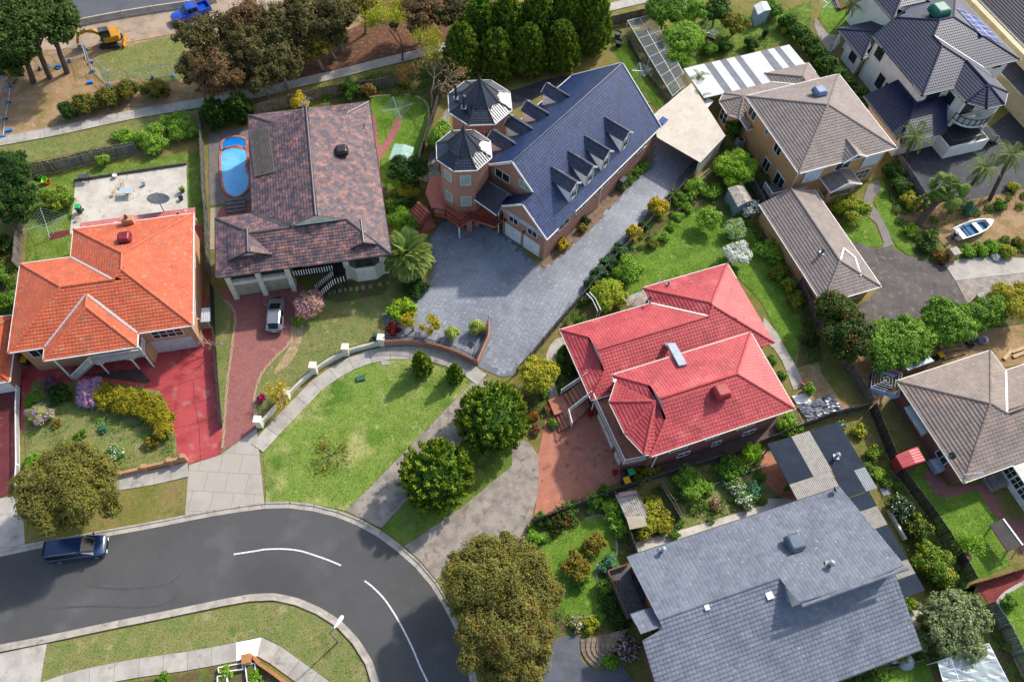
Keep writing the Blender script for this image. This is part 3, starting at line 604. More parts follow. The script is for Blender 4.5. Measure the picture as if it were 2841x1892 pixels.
    def build(s, house, tm, capm=None, gutm=None, valm=None, gabm=None, name='roof', limit=300, label=None):
        roof = s.deck.build(name, tm, house)
        if label: roof['label'] = label
        if s.sof.f: s.sof.build('soffit', gutm or white, house)
        og = ORG[house]; camp = np.array([0, 0, HC])
        if s.full:
            C = np.array([f[1] for f in s.full]); dv = C - camp; z = dv @ _fw; uu = FOC * (dv @ CR) / z; vv = FOC * (dv @ CU) / z
            vis = (np.abs(uu) < 1400) & (np.abs(vv) < 930); order = np.argsort(np.where(vis, z, 1e6)); lim = min(limit, int(vis.sum()))
            tmesh = {}
            for n_, i in enumerate(order):
                V, o, a, tan = s.full[i]
                if n_ < lim:
                    key = round(tan, 4)
                    if key not in tmesh:
                        c = np.linspace(0, s.tw, NT); y0, y1 = -.03, s.g; t = MB()
                        t.add([(x, y0, tan * y0 + w * .3 - .005) for x, w in zip(c, WAVE)] + [(x, y0, tan * y0 + w + s.lift) for x, w in zip(c, WAVE)] + [(x, y1, tan * y1 + w + .012) for x, w in zip(c, WAVE)], _PAT); tmesh[key] = t.mesh('tile', tm, (0, 0, 0))
                    ob = bpy.data.objects.new('tile', tmesh[key]); COL.objects.link(ob); ob.parent = roof; ob.location = tuple(o - og); ob.rotation_euler = (0, 0, a)
                else: s.clip.append(V)
        if s.clip: tag(gridmesh('tile_field', np.array(s.clip), _PAT, tm, roof), kind='stuff')
        capm = capm or tm; ck = capm.name
        if ck not in CAPMESH:
            c = MB(); pr = [(-.15, -.06), (-.1, .03), (0, .07), (.1, .03), (.15, -.06)]
            c.loft([[(0, y * .88, z - .01) for y, z in pr], [(.44, y, z + .015) for y, z in pr]], cap=True); CAPMESH[ck] = c.mesh('ridge_cap', capm, (0, 0, 0))
        for A, B in s.caps:
            d = np.array(B) - np.array(A)
            if d[2] > 0: A, B = B, A; d = -d                 # laid from the top down
            L = np.linalg.norm(d); n = max(1, int(L / .4)); ex = Vector(d / L); ez = Vector((0, 0, 1)); ey = ez.cross(ex).normalized(); ez = ex.cross(ey)
            for k in range(n):
                p = np.array(A) + d * (k / n); ob = bpy.data.objects.new('ridge_cap', CAPMESH[ck]); COL.objects.link(ob); ob.parent = roof; p = p - og + np.array([0, 0, .07])
                ob.matrix_local = Matrix(((ex.x, ey.x, ez.x, p[0]), (ex.y, ey.y, ez.y, p[1]), (ex.z, ey.z, ez.z, p[2]), (0, 0, 0, 1)))
        if s.val:
            vb = MB()
            for A, B in s.val:
                d = np.array(B) - np.array(A); x = np.cross(d, (0, 0, 1)); x /= np.linalg.norm(x); w = x * .13; zz = np.array([0, 0, .1]); vb.bar(A + zz, B + zz, .2, .05)
            vb.build('valley_flashing', valm or grey, roof)
        if s.gut.f: s.gut.build('gutter', gutm or white, house)
        if s.gab.f: s.gab.build('gable_wall', gabm or white, house)
        return roof
    def on(s, tag_, x, y, dz=0.):
        z = s.ze + 1
        for _ in range(25):
            p = px(tag_, x, y, z); fx, fy = p[0] * s.F.c + p[1] * s.F.s, -p[0] * s.F.s + p[1] * s.F.c
            h = s.Hmax(np.array([fx]), np.array([fy]))[0] if s.rects else z
            if h < 0: break
            z = .5 * z + .5 * h
        return px(tag_, x, y, z) + np.array([0, 0, dz])

# ------------------------------------------------------------------ house pieces
NRM = {'S': (0, -1), 'N': (0, 1), 'E': (1, 0), 'W': (-1, 0)}
def walls(house, F, blocks, m, name='wall'):
    mb = MB()
    for poly, z0, z1 in blocks: mb.prism([F.W(*p) for p in poly], z0, z1)
    return mb.build(name, m, house)
def box_poly(x0, y0, x1, y1): return [(x0, y0), (x1, y0), (x1, y1), (x0, y1)]
def win(house, F, x, y, face, z, w, h, fm=None, gm=None, mull=1, bars=0, sill=None, out=.0, name='window'):
    n = np.array(NRM[face]) if isinstance(face, str) else np.array(face, float); n = n / np.linalg.norm(n); t = np.array([-n[1], n[0]])
    N3, T3, Z = F.D(*n), F.D(*t), np.array([0, 0, 1.]); c = F.W(x, y, z) + N3 * (.03 + out); fb = MB(); b = .06
    for sg in (-1, 1):
        fb.obox(c + T3 * sg * (w / 2 - b / 2), T3 * b / 2, N3 * .05, Z * h / 2); fb.obox(c + Z * sg * (h / 2 - b / 2), T3 * (w / 2 - b), N3 * .05, Z * b / 2)
    for k in range(mull): fb.obox(c + T3 * w * ((k + 1) / (mull + 1) - .5), T3 * .025, N3 * .045, Z * (h / 2 - b))
    for k in range(bars): fb.obox(c + Z * h * ((k + 1) / (bars + 1) - .5), T3 * (w / 2 - b), N3 * .042, Z * .02)
    o = fb.build(name, fm or white, house)
    MB().obox(c, T3 * (w / 2 - b + .01), N3 * .015, Z * (h / 2 - b + .01)).build('pane', gm or glass, o)
    if sill: MB().obox(c - Z * (h / 2 + .06) + N3 * .05, T3 * (w / 2 + .05), N3 * .09, Z * .05).build('sill', sill, o)
    return o
def garage_door(house, F, x, y, face, w, h, m, z0=0.05, out=.01):
    n = np.array(NRM[face]); t = np.array([-n[1], n[0]]); N3, T3, Z = F.D(*n), F.D(*t), np.array([0, 0, 1.]); c0 = F.W(x, y, z0); mb = MB()
    k = 6
    for i in range(k): mb.obox(c0 + Z * h * (i + .5) / k + N3 * (out + .01), T3 * w / 2, N3 * .03, Z * (h / k / 2 - .01))
    d = mb.build('garage_door', m, house); MB().obox(c0 + Z * h * .45 + N3 * (out + .055), T3 * .12, N3 * .015, Z * .02).build('handle', black, d); return d
def cooler(parent, p, m, w=1.15, h=.8, az=0, vent=None, name='evaporative_cooler'):
    """boxy rooftop cooler with sloping louvred sides on a flashing collar"""
    f = Frame(az); D = f.D; Z = np.array([0, 0, 1.]); sec = []
    for k, zz in ((.5, .15), (.56, .3), (.52, h * .75), (.44, h), (.36, h + .07)):
        a = w * k; r = .16; ring = []
        for cx, cy, a0 in ((1, 1, 0), (-1, 1, 90), (-1, -1, 180), (1, -1, 270)):
            for da in (0, 45, 90): th = math.radians(a0 + da); ring.append(p + D(cx * (a - r) + r * math.cos(th), cy * (a - r) + r * math.sin(th)) + Z * zz)
        sec.append(ring)
    o = MB().loft(sec).build(name, m, parent)
    MB().obox(p + Z * .05, D(w * .34, 0), D(0, w * .34), Z * .25).build('collar', grey, o)
    lv = MB()
    for sd in ((1, 0), (-1, 0), (0, 1), (0, -1)):
        n = D(*sd); t = D(-sd[1], sd[0])
        for k in range(4): lv.obox(p + n * (w * .55) + Z * (.3 + k * .1), t * w * .38, n * .015, Z * .02)
    lv.build('louvre', m, o); return o
def pipe(parent, p, r=.12, h=.7, m=None, name='flue'):
    o = MB().lathe(p, [(r, -.3), (r, h)], 10).build(name, m or grey, parent, sm=False)
    MB().lathe(np.array(p) + (0, 0, h), [(r * 1.5, 0), (r * 1.6, .1), (r * .8, .18), (.02, .22)], 10).build('cowl', m or grey, o)
    MB().obox(np.array(p) + (0, 0, .03), (r * 1.9, 0, 0), (0, r * 1.9, 0), (0, 0, .06)).build('collar', grey, o); return o
def antenna(parent, p, L=1.6, az=0, n=8, h=1.4, name='antenna', m=None):
    f = Frame(az); p = np.array(p, float); top = p + (0, 0, h); mb = MB().tube([p - (0, 0, .2), top + (0, 0, .1)], .025, 5); mb.tube([top - f.D(L / 2, 0), top + f.D(L / 2, 0)], .02, 5)
    for k in range(n):
        q = top + f.D(-L / 2 + L * (k + .5) / n, 0); w = .28 + .34 * k / n; mb.tube([q - f.D(0, w), q + f.D(0, w)], .013, 4)
    return mb.build(name, m or mat('aluminium', '#b9bbbd', rough=.35, metal=.6, fine=0), parent)
def dish(parent, p, r=.35, d=(-.6, -.5, .6), m=None, name='satellite_dish', arm=.5):
    p = np.array(p, float); ax = np.array(d, float); ax /= np.linalg.norm(ax); c = p + (0, 0, arm)
    o = MB().lathe(c, [(.02, 0), (r * .5, .03), (r * .85, .1), (r, .15), (r * .97, .17), (r * .5, .06), (.02, .03)], 14, ax).build(name, m or darkgrey, parent)
    MB().tube([p - (0, 0, .2), c], .03, 5).tube([c, c + ax * .4 - np.array([0, 0, .1])], .015, 4).obox(c + ax * .42 - np.array([0, 0, .1]), (.04, 0, 0), (0, .04, 0), (0, 0, .05)).build('dish_arm', darkgrey, o); return o
def balustrade(parent, pts, m, h=1.0, gap=.14, bw=.05, name='balustrade', bm=None):
    """posts, top and bottom rails and uprights along a polyline; uprights form one part"""
    rl = MB(); ba = MB(); Z = np.array([0, 0, 1.])
    for a, b in zip(pts[:-1], pts[1:]):
        a, b = np.array(a, float), np.array(b, float); rl.bar(a + Z * h, b + Z * h, .09, .06); rl.bar(a + Z * .12, b + Z * .12, .05, .05)
        n = max(2, int(np.linalg.norm(b - a) / gap))
        for k in range(n): q = a + (b - a) * (k + .5) / n; ba.bar(q + Z * .12, q + Z * h, bw, bw * .6, (b - a))
    for q in pts: rl.bar(np.array(q) - Z * .02, np.array(q) + Z * (h + .06), .09, .09)
    o = rl.build(name, m, parent); tag(ba.build('baluster_row', bm or m, o), kind='stuff'); return o
def stairs(parent, a, b, w, n, m, az_dir, name='step'):
    """n separate treads from a (bottom) to b (top) centre line; w wide"""
    a, b = np.array(a, float), np.array(b, float); d = (b - a)[:2]; L = np.linalg.norm(d); d = d / L; t = np.array([-d[1], d[0], 0]); d3 = np.array([*d, 0])
    for k in range(n):
        c = a + (b - a) * (k + .5) / n; zt = a[2] + (b[2] - a[2]) * (k + 1) / n
        MB().obox((c[0], c[1], zt - .09), d3 * (L / n / 2 * .97), t * w / 2, (0, 0, .09)).build(name, m, parent)
def corrug(pts, z0, z1s, m, name, parent=None, ribs=.2, amp=.018, ribdir=0):
    """a ribbed metal sheet over the quadrilateral pts (world, 4 corners, own z); ribs run from edge 0-1 to edge 3-2"""
    A, B, C, D_ = [np.array(p, float) for p in pts]; n = max(3, int(np.linalg.norm(B - A) / ribs * 2)); mb = MB(); vs = []
    for k in range(n + 1):
        t = k / n; z = amp if k % 2 else 0; vs += [A + (B - A) * t + (0, 0, z), D_ + (C - D_) * t + (0, 0, z)]
    mb.add(vs, [(2 * k, 2 * k + 2, 2 * k + 3, 2 * k + 1) for k in range(n)])
    lo = np.array([0, 0, -.05]); mb.add([A + lo, B + lo, C + lo, D_ + lo], [(3, 2, 1, 0)])
    for p, q in ((A, B), (B, C), (C, D_), (D_, A)): mb.add([p + lo, q + lo, q, p], [(0, 1, 2, 3)])
    return mb.build(name, m, parent) if parent is not None else mb
# ------------------------------------------------------------------ houses
M_orange = mat('orange_roof_tile', '#bd5d3c', '#b05334', sc=.8, rnd=.1, rough=.6, spots=[('#9a8468', 3.2, .64), ('#9c5a40', .9, .6), ('#d0a888', 6, .7)], fine=.15)
M_orcap = mat('orange_ridge_cap', '#bf6040', '#b2563a', sc=2, rnd=.08, rough=.6)
M_mott = mat('mottled_roof_tile', '#4c4146', '#94675a', sc=1.3, cov=(.44, .7), rnd=.28, rough=.5, spec=.4, spots=[('#5a4e54', 1.9, .56)], fine=.15)
M_mottcap = mat('dark_brown_cap', '#453e44', '#544a4c', sc=2, rnd=.1, rough=.4)
M_navy = mat('navy_glazed_tile', '#26365a', '#203050', sc=.9, rnd=.25, rough=.36, spec=.5, spots=[('#8a90a0', 4.5, .735)], fine=.1)
M_blackt = mat('black_glazed_tile', '#262b36', '#1e222b', sc=.9, rnd=.25, rough=.3, spec=.7, fine=.1)
M_taupe = mat('taupe_roof_tile', '#82756d', '#776a62', sc=.8, rnd=.1, rough=.7, fine=.12)
M_taupec = mat('taupe_cap', '#8a7d73', '#7f7268', sc=2, rnd=.08)
M_taupe2 = mat('brown_grey_roof_tile', '#83746a', '#776a60', sc=.6, rnd=.12, rough=.7, spots=[('#957a68', .5, .6)], fine=.12)
M_blue = mat('blue_black_glazed_tile', '#19233e', '#151e36', sc=.7, rnd=.25, rough=.42, spec=.3, fine=.1)
M_red = mat('red_roof_tile', '#ae4143', '#9c3438', sc=.4, rnd=.09, rough=.55, spots=[('#cfa898', 5.5, .7), ('#ba5a56', .5, .62), ('#8c2e32', .9, .6)], fine=.1)
M_redcap = mat('red_ridge_cap', '#b54a48', '#a84240', sc=2, rnd=.08, rough=.55)
M_greyt = mat('grey_roof_tile', '#71767f', '#666b75', sc=.5, rnd=.12, rough=.8, spec=.2, spots=[('#adad9f', 4.2, .7), ('#86867c', 1.6, .66)], fine=.12)
M_brick_tan = mat('tan_brick', '#c48f58', '#b5804a', sc=1.2, brick=(.23, .086, .008, '#ab7a48', '#c4a682'), spots=[('#6a4528', 5, .68)], fine=.15)
M_brick_red = mat('red_brick', '#ac6a52', '#9c5c46', sc=1.2, brick=(.23, .086, .01, '#96604c', '#b8a28e'), fine=.15)
M_brick_or = mat('apricot_brick', '#b98760', '#a87650', sc=1.2, brick=(.23, .086, .008, '#a87850', '#b8a084'), fine=.15)
M_brick_mar = mat('maroon_brick', '#743a33', '#64302a', sc=1.2, brick=(.23, .086, .008, '#7a443a', '#8a7468'), fine=.15)
M_rend = mat('white_render', '#e8e2d6', '#ddd6c8', sc=.8, rough=.85, bump=.1, fine=.05)
M_creamr = mat('cream_render', '#cdbd97', '#c0af88', sc=.8, rough=.85, fine=.05)
green_metal = mat('dark_green_metal', '#12352f', '#0e2b27', rough=.45, fine=.05)

# 1 --- orange tiled house, left
F1 = Frame(14.2); h = thing('orange_roof_house', 'two-storey brick house with bright orange tiled roof and white stair deck', 'house', F1.W(-28, 50)); H1 = h
R1 = Roof(F1, 4.8, 22); R1.rect(-32.55, 44.0, -20.63, 57.86).rect(-37.35, 43.95, -26.6, 54.23, E='gable').rect(-34.1, 42.5, -25.75, 49.9, N='gable'); R1.lay(); R1.build(h, M_orange, M_orcap, white, valm=mat('valley_zinc', '#b0aca6'))
walls(h, F1, [([(-36.85, 44.45), (-21.1, 44.5), (-21.1, 57.4), (-32.05, 57.4), (-32.05, 53.75), (-36.85, 53.75)], 0, 4.65)], M_brick_or)
garage_door(h, F1, -23.95, 44.5, 'S', 4.8, 2.15, mat('white_roller_door', '#b9b4b3', '#a9a4a4', fine=.05))
win(h, F1, -23.5, 44.5, 'S', 3.35, 2.9, 1.4, mull=3, bars=1); win(h, F1, -35.4, 44.45, 'S', 3.3, 1.6, 1.3); win(h, F1, -21.1, 47.5, 'E', 3.3, 1.8, 1.2); win(h, F1, -21.1, 53, 'E', 3.3, 1.4, 1.2)
win(h, F1, -29, 44.47, 'S', 3.5, 2.2, 1.9, mull=2)
mb = MB(); [mb.bar(F1.W(-25.6, 44.7, 1.3 - .02 * k), F1.W(-25.9, 43.3, 1.3), .3, 2.5) for k in range(1)]; mb.build('garage_return_wall', M_brick_or, h)
deck = MB().obox(F1.W(-28.2, 43.7, 2.4), F1.D(2.4, 0), F1.D(0, .85), (0, 0, .1)).build('deck', mat('painted_deck', '#b5b1aa', '#9d9992'), h)
balustrade(h, [F1.W(-30.7, 42.95, 2.5), F1.W(-25.85, 42.95, 2.5), F1.W(-25.85, 44.3, 2.5)], white, 1.0)
stairs(h, F1.W(-33.2, 43.3, 0), F1.W(-30.7, 43.3, 2.4), 1.0, 12, mat('stair_tread', '#8e8a84'), 0)
balustrade(h, [F1.W(-33.3, 42.8, .05), F1.W(-30.75, 42.8, 2.5)], white, 1.0); 
for x, y in ((-33.6, 42.9), (-30.2, 42.95), (-27.3, 42.95), (-25.9, 42.95)): MB().bar(F1.W(x, y, 0), F1.W(x, y, 4.7 if x in (-33.6, -25.9) else 2.4), .12, .12).build('post', white, h)
mb = MB()
for x in (-30.2, -27.3): mb.bar(F1.W(x, 42.95, 1.8), F1.W(x - .6, 42.95, 2.35), .07, .07).bar(F1.W(x, 42.95, 1.8), F1.W(x + .6, 42.95, 2.35), .07, .07)
mb.build('brace', white, h)
corrug([F1.W(-33.0, 57.9, 2.95), F1.W(-20.9, 57.9, 2.95), F1.W(-21.1, 60.6, 2.7), F1.W(-33.0, 60.5, 2.7)], 0, 0, mat('pink_corrugated_iron', '#b06a66', '#a85a58', sc=1.2, spots=[('#c89890', 1.5, .6)], rough=.5), 'awning_roof', h)
for x in (-32.6, -27, -21.5): MB().bar(F1.W(x, 60.3, 0), F1.W(x, 60.3, 2.68), .1, .1).build('awning_post', white, h)
p = R1.on('b1', 897, 150); MB().obox(p + (0, 0, .2), F1.D(.55, 0), F1.D(0, .35), (0, 0, .7)).build('chimney', M_brick_or, h); MB().lathe(p + (0, 0, .9), [(.12, 0), (.2, .12), (.17, .3), (.04, .55)], 8).build('chimney_pot', mat('rust_red_metal', '#7a2f28'), h)
cooler(h, R1.on('b1', 872, 268), mat('maroon_plastic', '#7a2329', '#6c1d23', rough=.4), 1.15, .8, 14.2)
dish(h, R1.on('b1', 1000, 95) * 0 + F1.W(-22.6, 59.2, 2.8), .32, (-.5, -.3, .8), grey)
MB().tube([F1.W(-20.75, 44.1, 4.7), F1.W(-21.0, 44.4, 4.2), F1.W(-21.0, 44.4, .1)], .05, 6).build('downpipe', white, h)

# 2 --- mottled tile house with the pool
F2 = Frame(14.0); h = thing('mottled_roof_house', 'cream house with mottled brown and salmon glazed tile roof beside the pool', 'house', F2.W(-8, 60)); H2 = h
R2 = Roof(F2, 5.0, 22); R2.rect(-14.7, 48.95, -1.1, 71.05, N=2.6, S=3.9).rect(-18.47, 48.95, -10, 56.57, E='gable'); R2.lay(); 
R2.build(h, M_mott, M_mottcap, mat('dark_gutter', '#3a3034'), valm=darkgrey, gabm=cream)
for gx, gy, gw in ((-14.95, 50.4, 2.1), (-3.6, 50.0, 1.3)):        # little gablets on the front slope
    ga = Roof(F2, R2.ze + R2.tan * (gy - 48.95) + .05, 24); ga.rect(gx - gw, gy, gx + gw, gy + 3.0, S='gable', N='gable'); ga.cut = lambda x, y, ga=ga: R2.Hmax(x, y) > ga.ze + ga.tan * np.minimum(x - ga.rects[0][0], ga.rects[0][2] - x) + .02
    ga.lay(skip=((0, 'N'), (0, 'E'), (0, 'W'))); ga.sof = MB(); ga.gab = MB().add([F2.W(gx - gw, gy + .25, ga.ze), F2.W(gx + gw, gy + .25, ga.ze), F2.W(gx, gy + .25, ga.ze + ga.tan * gw)], [(0, 1, 2)])
    ga.build(h, M_mott, M_mottcap, mat('dark_gutter', '#3a3034'), gabm=cream, name='gablet_roof', limit=0)
walls(h, F2, [([(-17.95, 50.1), (-11.5, 50.1), (-11.5, 51.5), (-6.2, 51.5), (-6.2, 50.15), (-1.6, 50.15), (-1.6, 70.6), (-14.2, 70.6), (-14.2, 56.1), (-17.95, 56.1)], 0, 4.85)], cream)
for x in (-17.75, -14.75, -11.78): MB().obox(F2.W(x, 49.82, 2.4), F2.D(.25, 0), F2.D(0, .3), (0, 0, 2.4)).build('pillar', cream, h)
MB().obox(F2.W(-14.75, 49.9, 2.6), F2.D(3.2, 0), F2.D(0, .2), (0, 0, .28)).build('beam', cream, h)
for x in (-16.3, -13.25): garage_door(h, F2, x, 50.05, 'S', 2.5, 2.25, mat('beige_roller_door', '#a89f88', '#9a917b')); win(h, F2, x, 50.05, 'S', 3.7, 2.4, 1.35, darkgrey)
for x in (-16.3, -13.25): MB().tube([F2.W(x - 1.2, 49.75, 3.25), F2.W(x + 1.2, 49.75, 3.25)], .035, 6).build('handrail', grey, h)
bp = [(-5.9, 50.2), (-5.0, 49.6), (-3.0, 49.6), (-2.1, 50.2)]; walls(h, F2, [(bp + [(-2.1, 51), (-5.9, 51)], 0, 2.35), (bp + [(-2.1, 51), (-5.9, 51)], 4.2, 4.8)], cream, 'bay_wall'); walls(h, F2, [([(-5.8, 50.3), (-4.95, 49.7), (-3.05, 49.7), (-2.2, 50.3), (-2.2, 51), (-5.8, 51)], 2.3, 4.3)], darkgrey, 'bay_panel')
win(h, F2, -4.0, 49.7, 'S', 3.3, 1.85, 1.5, darkgrey)
M_dkbrown = mat('dark_brown_timber', '#2c1b1a', '#241615')
MB().obox(F2.W(-8.8, 50.6, 2.3), F2.D(2.6, 0), F2.D(0, .9), (0, 0, .1)).build('deck', M_dkbrown, h)
balustrade(h, [F2.W(-11.4, 49.75, 2.4), F2.W(-9.3, 49.75, 2.4), F2.W(-7.2, 49.75, 2.4)], M_dkbrown, 1.0, .26, .14, bm=white)
stairs(h, F2.W(-9.7, 48.35, 0), F2.W(-7.2, 48.85, 1.9), 1.1, 8, M_dkbrown, 0)
balustrade(h, [F2.W(-9.75, 47.75, .1), F2.W(-7.35, 48.3, 2.0), F2.W(-6.15, 48.5, 2.0)], M_dkbrown, 1.0, .26, .14, bm=white)
balustrade(h, [F2.W(-9.6, 49.2, .1), F2.W(-7.3, 49.4, 2.0)], M_dkbrown, 1.0, .26, .14, bm=white)
MB().obox(F2.W(-6.7, 49.3, 1.95), F2.D(.6, 0), F2.D(0, .9), (0, 0, .08)).build('landing', M_dkbrown, h)
for x, y in ((-7.33, 48.5), (-6.2, 48.5)): MB().bar(F2.W(x, y, 0), F2.W(x, y, 2), .12, .12).build('post', black, h)
cooler(h, R2.on('a2', 597, 1060), mat('charcoal_plastic', '#2f2b2d', '#262325', rough=.4), 1.2, .8, 14)
mb = MB(); 
for k in range(14):
    a = R2.on('a2', -40 + k * 10 - 4, 915 - k * 2.4, .12); b = R2.on('a2', 5 + k * 10 - 4, 1228 - k * 2.6, .12); mb.bar(a, b, .16, .05)
mb.build('pool_heating_mat', mat('pool_heating_rubber', '#57504a', '#4a4440', rnd=.15), h)
antenna(h, R2.on('a2', 355, 765), 1.8, 60, 9, 1.3)
for p_, l in (((750, 885), .5),): pipe(h, R2.on('a2', *p_), .05, .4, darkgrey, 'vent_pipe')
dish(h, R2.on('a2', 345, 745), .3, (-.7, -.2, .4), mat('dusky_pink_dish', '#a27a80'))

# 3 --- brick house with two octagonal turrets
F3 = Frame(53.6); h = thing('turret_house', 'red brick house with two octagonal turrets, navy tile roof and white dormers', 'house', F3.W(54, 34)); H3 = h
R3 = Roof(F3, 4.6, 40.5); R3.rect(44.4, 27.6, 63.9, 40.5, E='gable', W='gable').rect(42.5, 27.6, 47.5, 34.4, W='gable', E='gable'); R3.lay()
zr = 4.6 + 6.45 * R3.tan
R3.gab.add([F3.W(44.85, 27.7, 4.5), F3.W(44.85, 40.4, 4.5), F3.W(44.85, 34.05, zr - .08)], [(0, 2, 1)]); R3.gut.bar(F3.W(44.36, 31.2, 4.6 + 3.6 * R3.tan), F3.W(44.36, 34.05, zr + .03), .09, .24).bar(F3.W(44.36, 34.05, zr + .03), F3.W(44.36, 40.5, 4.62), .09, .24)
R3.build(h, M_navy, M_navy, white, gabm=M_brick_red)
walls(h, F3, [(box_poly(44.9, 28.1, 63.4, 40.0), 0, 4.5), (box_poly(42.97, 28.1, 44.9, 33.9), 0, 4.5)], M_brick_red)
for x, w in ((46.3, 1.9), (49.6, 2.3), (53.4, 2.4), (57.3, 1.8), (61.3, 2.0)): win(h, F3, x, 28.1, 'S', 3.3, w, 1.3, sill=M_brick_red)
win(h, F3, 44.86, 35.6, 'W', 6.6, 2.0, 1.3, white, glass); win(h, F3, 44.86, 32.6, 'W', 7.2, 1.5, 1.0, white, blind)
for y in (32.4, 29.8): win(h, F3, 42.97, y, 'W', 3.6, 1.3, 1.3, sill=M_brick_red); garage_door(h, F3, 42.97, y, 'W', 2.2, 2.1, white); MB().obox(F3.W(42.85, y + 1.1, 2.7), (.06, .06, 0), (.06, -.06, 0), (0, 0, .14)).build('wall_lamp', black, h)
MB().tube([F3.W(42.6, 34.2, 4.6), F3.W(42.6, 34.2, .1)], .06, 6).build('downpipe', white, h); MB().tube([F3.W(53.0, 27.9, 4.5), F3.W(53.0, 27.9, .1)], .05, 6).build('downpipe', white, h)
M_dorm = mat('reflection_lightened_tile', '#454653', '#3a3b47', sc=2, rnd=.25, rough=.4, spec=.5)  # reflection on the black dormer tiles is put into this paler base colour
def dormer(x, sgn):
    """white timbered dormer with its own little tiled roof; sgn -1 faces the driveway, +1 the back"""
    yr = 34.05; yf = yr + sgn * 5.6; zd = 8.05; hw = .78; ev = zd - hw * .82; oh = .16
    yb = lambda z: yr + sgn * (6.45 - (z - 4.6) / R3.tan)
    zf = 4.6 + (6.45 - 5.6) * R3.tan; d = MB()
    for s2 in (-1, 1): d.add([F3.W(x + s2 * hw * .9, yf, zf - .1), F3.W(x + s2 * hw * .9, yf, ev + .05), F3.W(x + s2 * hw * .9, yb(ev + .05), ev + .05)], [(0, 1, 2)])
    d.add([F3.W(x - hw * .9, yf, zf - .1), F3.W(x + hw * .9, yf, zf - .1), F3.W(x + hw * .9, yf, ev + .05), F3.W(x, yf, zd - .05), F3.W(x - hw * .9, yf, ev + .05)], [(0, 1, 2, 3, 4)])
    do = d.build('dormer', mat('dormer_white', '#f1efe9', rough=.5, fine=.03), h)
    dr = Roof(F3, ev, 43.5, .34, .32)
    for s2 in (-1, 1):
        a0, a1, r0, r1 = (x + s2 * (hw + .12), yf + sgn * oh, ev - .1), (x + s2 * (hw + .12), yb(ev - .1), ev - .1), (x, yf + sgn * oh, zd), (x, yb(zd), zd)
        dr.poly_face([a0, a1, r1, r0], gut=False)
        dr.gut.bar(F3.W(a0[0], a0[1] + sgn * .03, a0[2] + .02), F3.W(r0[0], r0[1] + sgn * .03, r0[2] + .04), .06, .18)
    dr.cap(((x, yf + sgn * oh, zd), (x, yb(zd), zd))); dr.sof = MB(); gt = dr.gut; dr.gut = MB()
    V = np.array(dr.clip + [f[0] for f in dr.full]); tag(gridmesh('dormer_tile_field', V, _PAT, M_dorm, do), kind='stuff'); dr.deck.build('dormer_roof', M_dorm, do); gt.build('barge_board', white, do)
    A, B = dr.caps[0]; n = 6; mbb = MB()
    for k in range(n): mbb.tube([A + (B - A) * k / n + (0, 0, .06), A + (B - A) * (k + .96) / n + (0, 0, .06)], [.13, .11], 6)
    mbb.build('dormer_ridge', M_dorm, do)
    if sgn < 0:
        bars = MB(); N3 = F3.D(0, -.03)
        for q in (-.9, -.5, .5, .9): bars.bar(F3.W(x + q * hw * .9, yf, zf) + N3, F3.W(x + q * hw * .9, yf, ev + (1 - abs(q)) * .8) + N3, .04, .04, F3.D(0, 1))
        bars.bar(F3.W(x - hw * .9, yf, ev) + N3, F3.W(x + hw * .9, yf, ev) + N3, .04, .07).bar(F3.W(x - .4, yf, ev) + N3, F3.W(x, yf, zd - .2) + N3, .03, .04).bar(F3.W(x + .4, yf, ev) + N3, F3.W(x, yf, zd - .2) + N3, .03, .04)
        bars.build('black_timbering', black, do); MB().obox(F3.W(x, yf - .03, (zf + ev) / 2 + .05), F3.D(.33, 0), F3.D(0, .015), (0, 0, .42)).build('pane', glass, do)
for x in (57.65, 53.95, 50.98, 48.05): dormer(x, -1); dormer(x, 1)
def turret(pts, ze, za, z0, wins, nm):
    P = np.array(parse('a2 ' + pts, ze)); c = P.mean(0); Rr = np.linalg.norm((P - c)[:, :2], axis=1).mean(); an = [math.radians(30 + 45 * k) for k in range(8)]; F = Frame(0)
    ring = lambda r: [(c[0] + r * math.cos(a), c[1] + r * math.sin(a)) for a in an]
    tr = Roof(F, ze, 40, .33, .3); zm = ze + (za - ze) * .24; o, m_, i_ = ring(Rr), ring(Rr * .56), ring(.12)
    for k in range(8):
        k2 = (k + 1) % 8; tr.poly_face([(*o[k], ze), (*o[k2], ze), (*m_[k2], zm), (*m_[k], zm)]); tr.poly_face([(*m_[k], zm), (*m_[k2], zm), (*i_[k2], za - .25), (*i_[k], za - .25)], gut=False)
        tr.cap(((*o[k], ze), (*m_[k], zm)), ((*m_[k], zm), (*i_[k], za - .25)))
    tr.build(h, M_blackt, M_blackt, white, name=nm, limit=150)
    MB().lathe((c[0], c[1], za - .4), [(.28, 0), (.3, .25), (.12, .4), (.1, .55), (.16, .65), (.05, .8), (.03, 1.2)], 8).build('finial', mat('lead_finial', '#2d333c', rough=.35, metal=.4), h)
    walls(h, F, [(ring(Rr - .3), z0, ze - .1)], M_brick_red, nm.replace('roof', 'wall'))
    for a, z, w, hh, g in wins:
        th = math.radians(a); r = (Rr - .3) * math.cos(math.pi / 8); win(h, F, c[0] + r * math.cos(th), c[1] + r * math.sin(th), (math.cos(th), math.sin(th)), z, w, hh, cream, g, 0, sill=M_brick_red)
    return c, Rr
T1, TR1 = turret('1255,985 1265,1085 1370,1190 1525,1190 1620,1090 1615,975 1490,905 1350,905', 9.2, 12.2, 2.4, [(277.5, 7.4, 1.15, 1.5, blind), (277.5, 4.1, 1.15, 1.5, blind), (232.5, 7.4, 1.0, 1.5, blind), (232.5, 4.1, 1.0, 1.5, blind)], 'turret_roof')
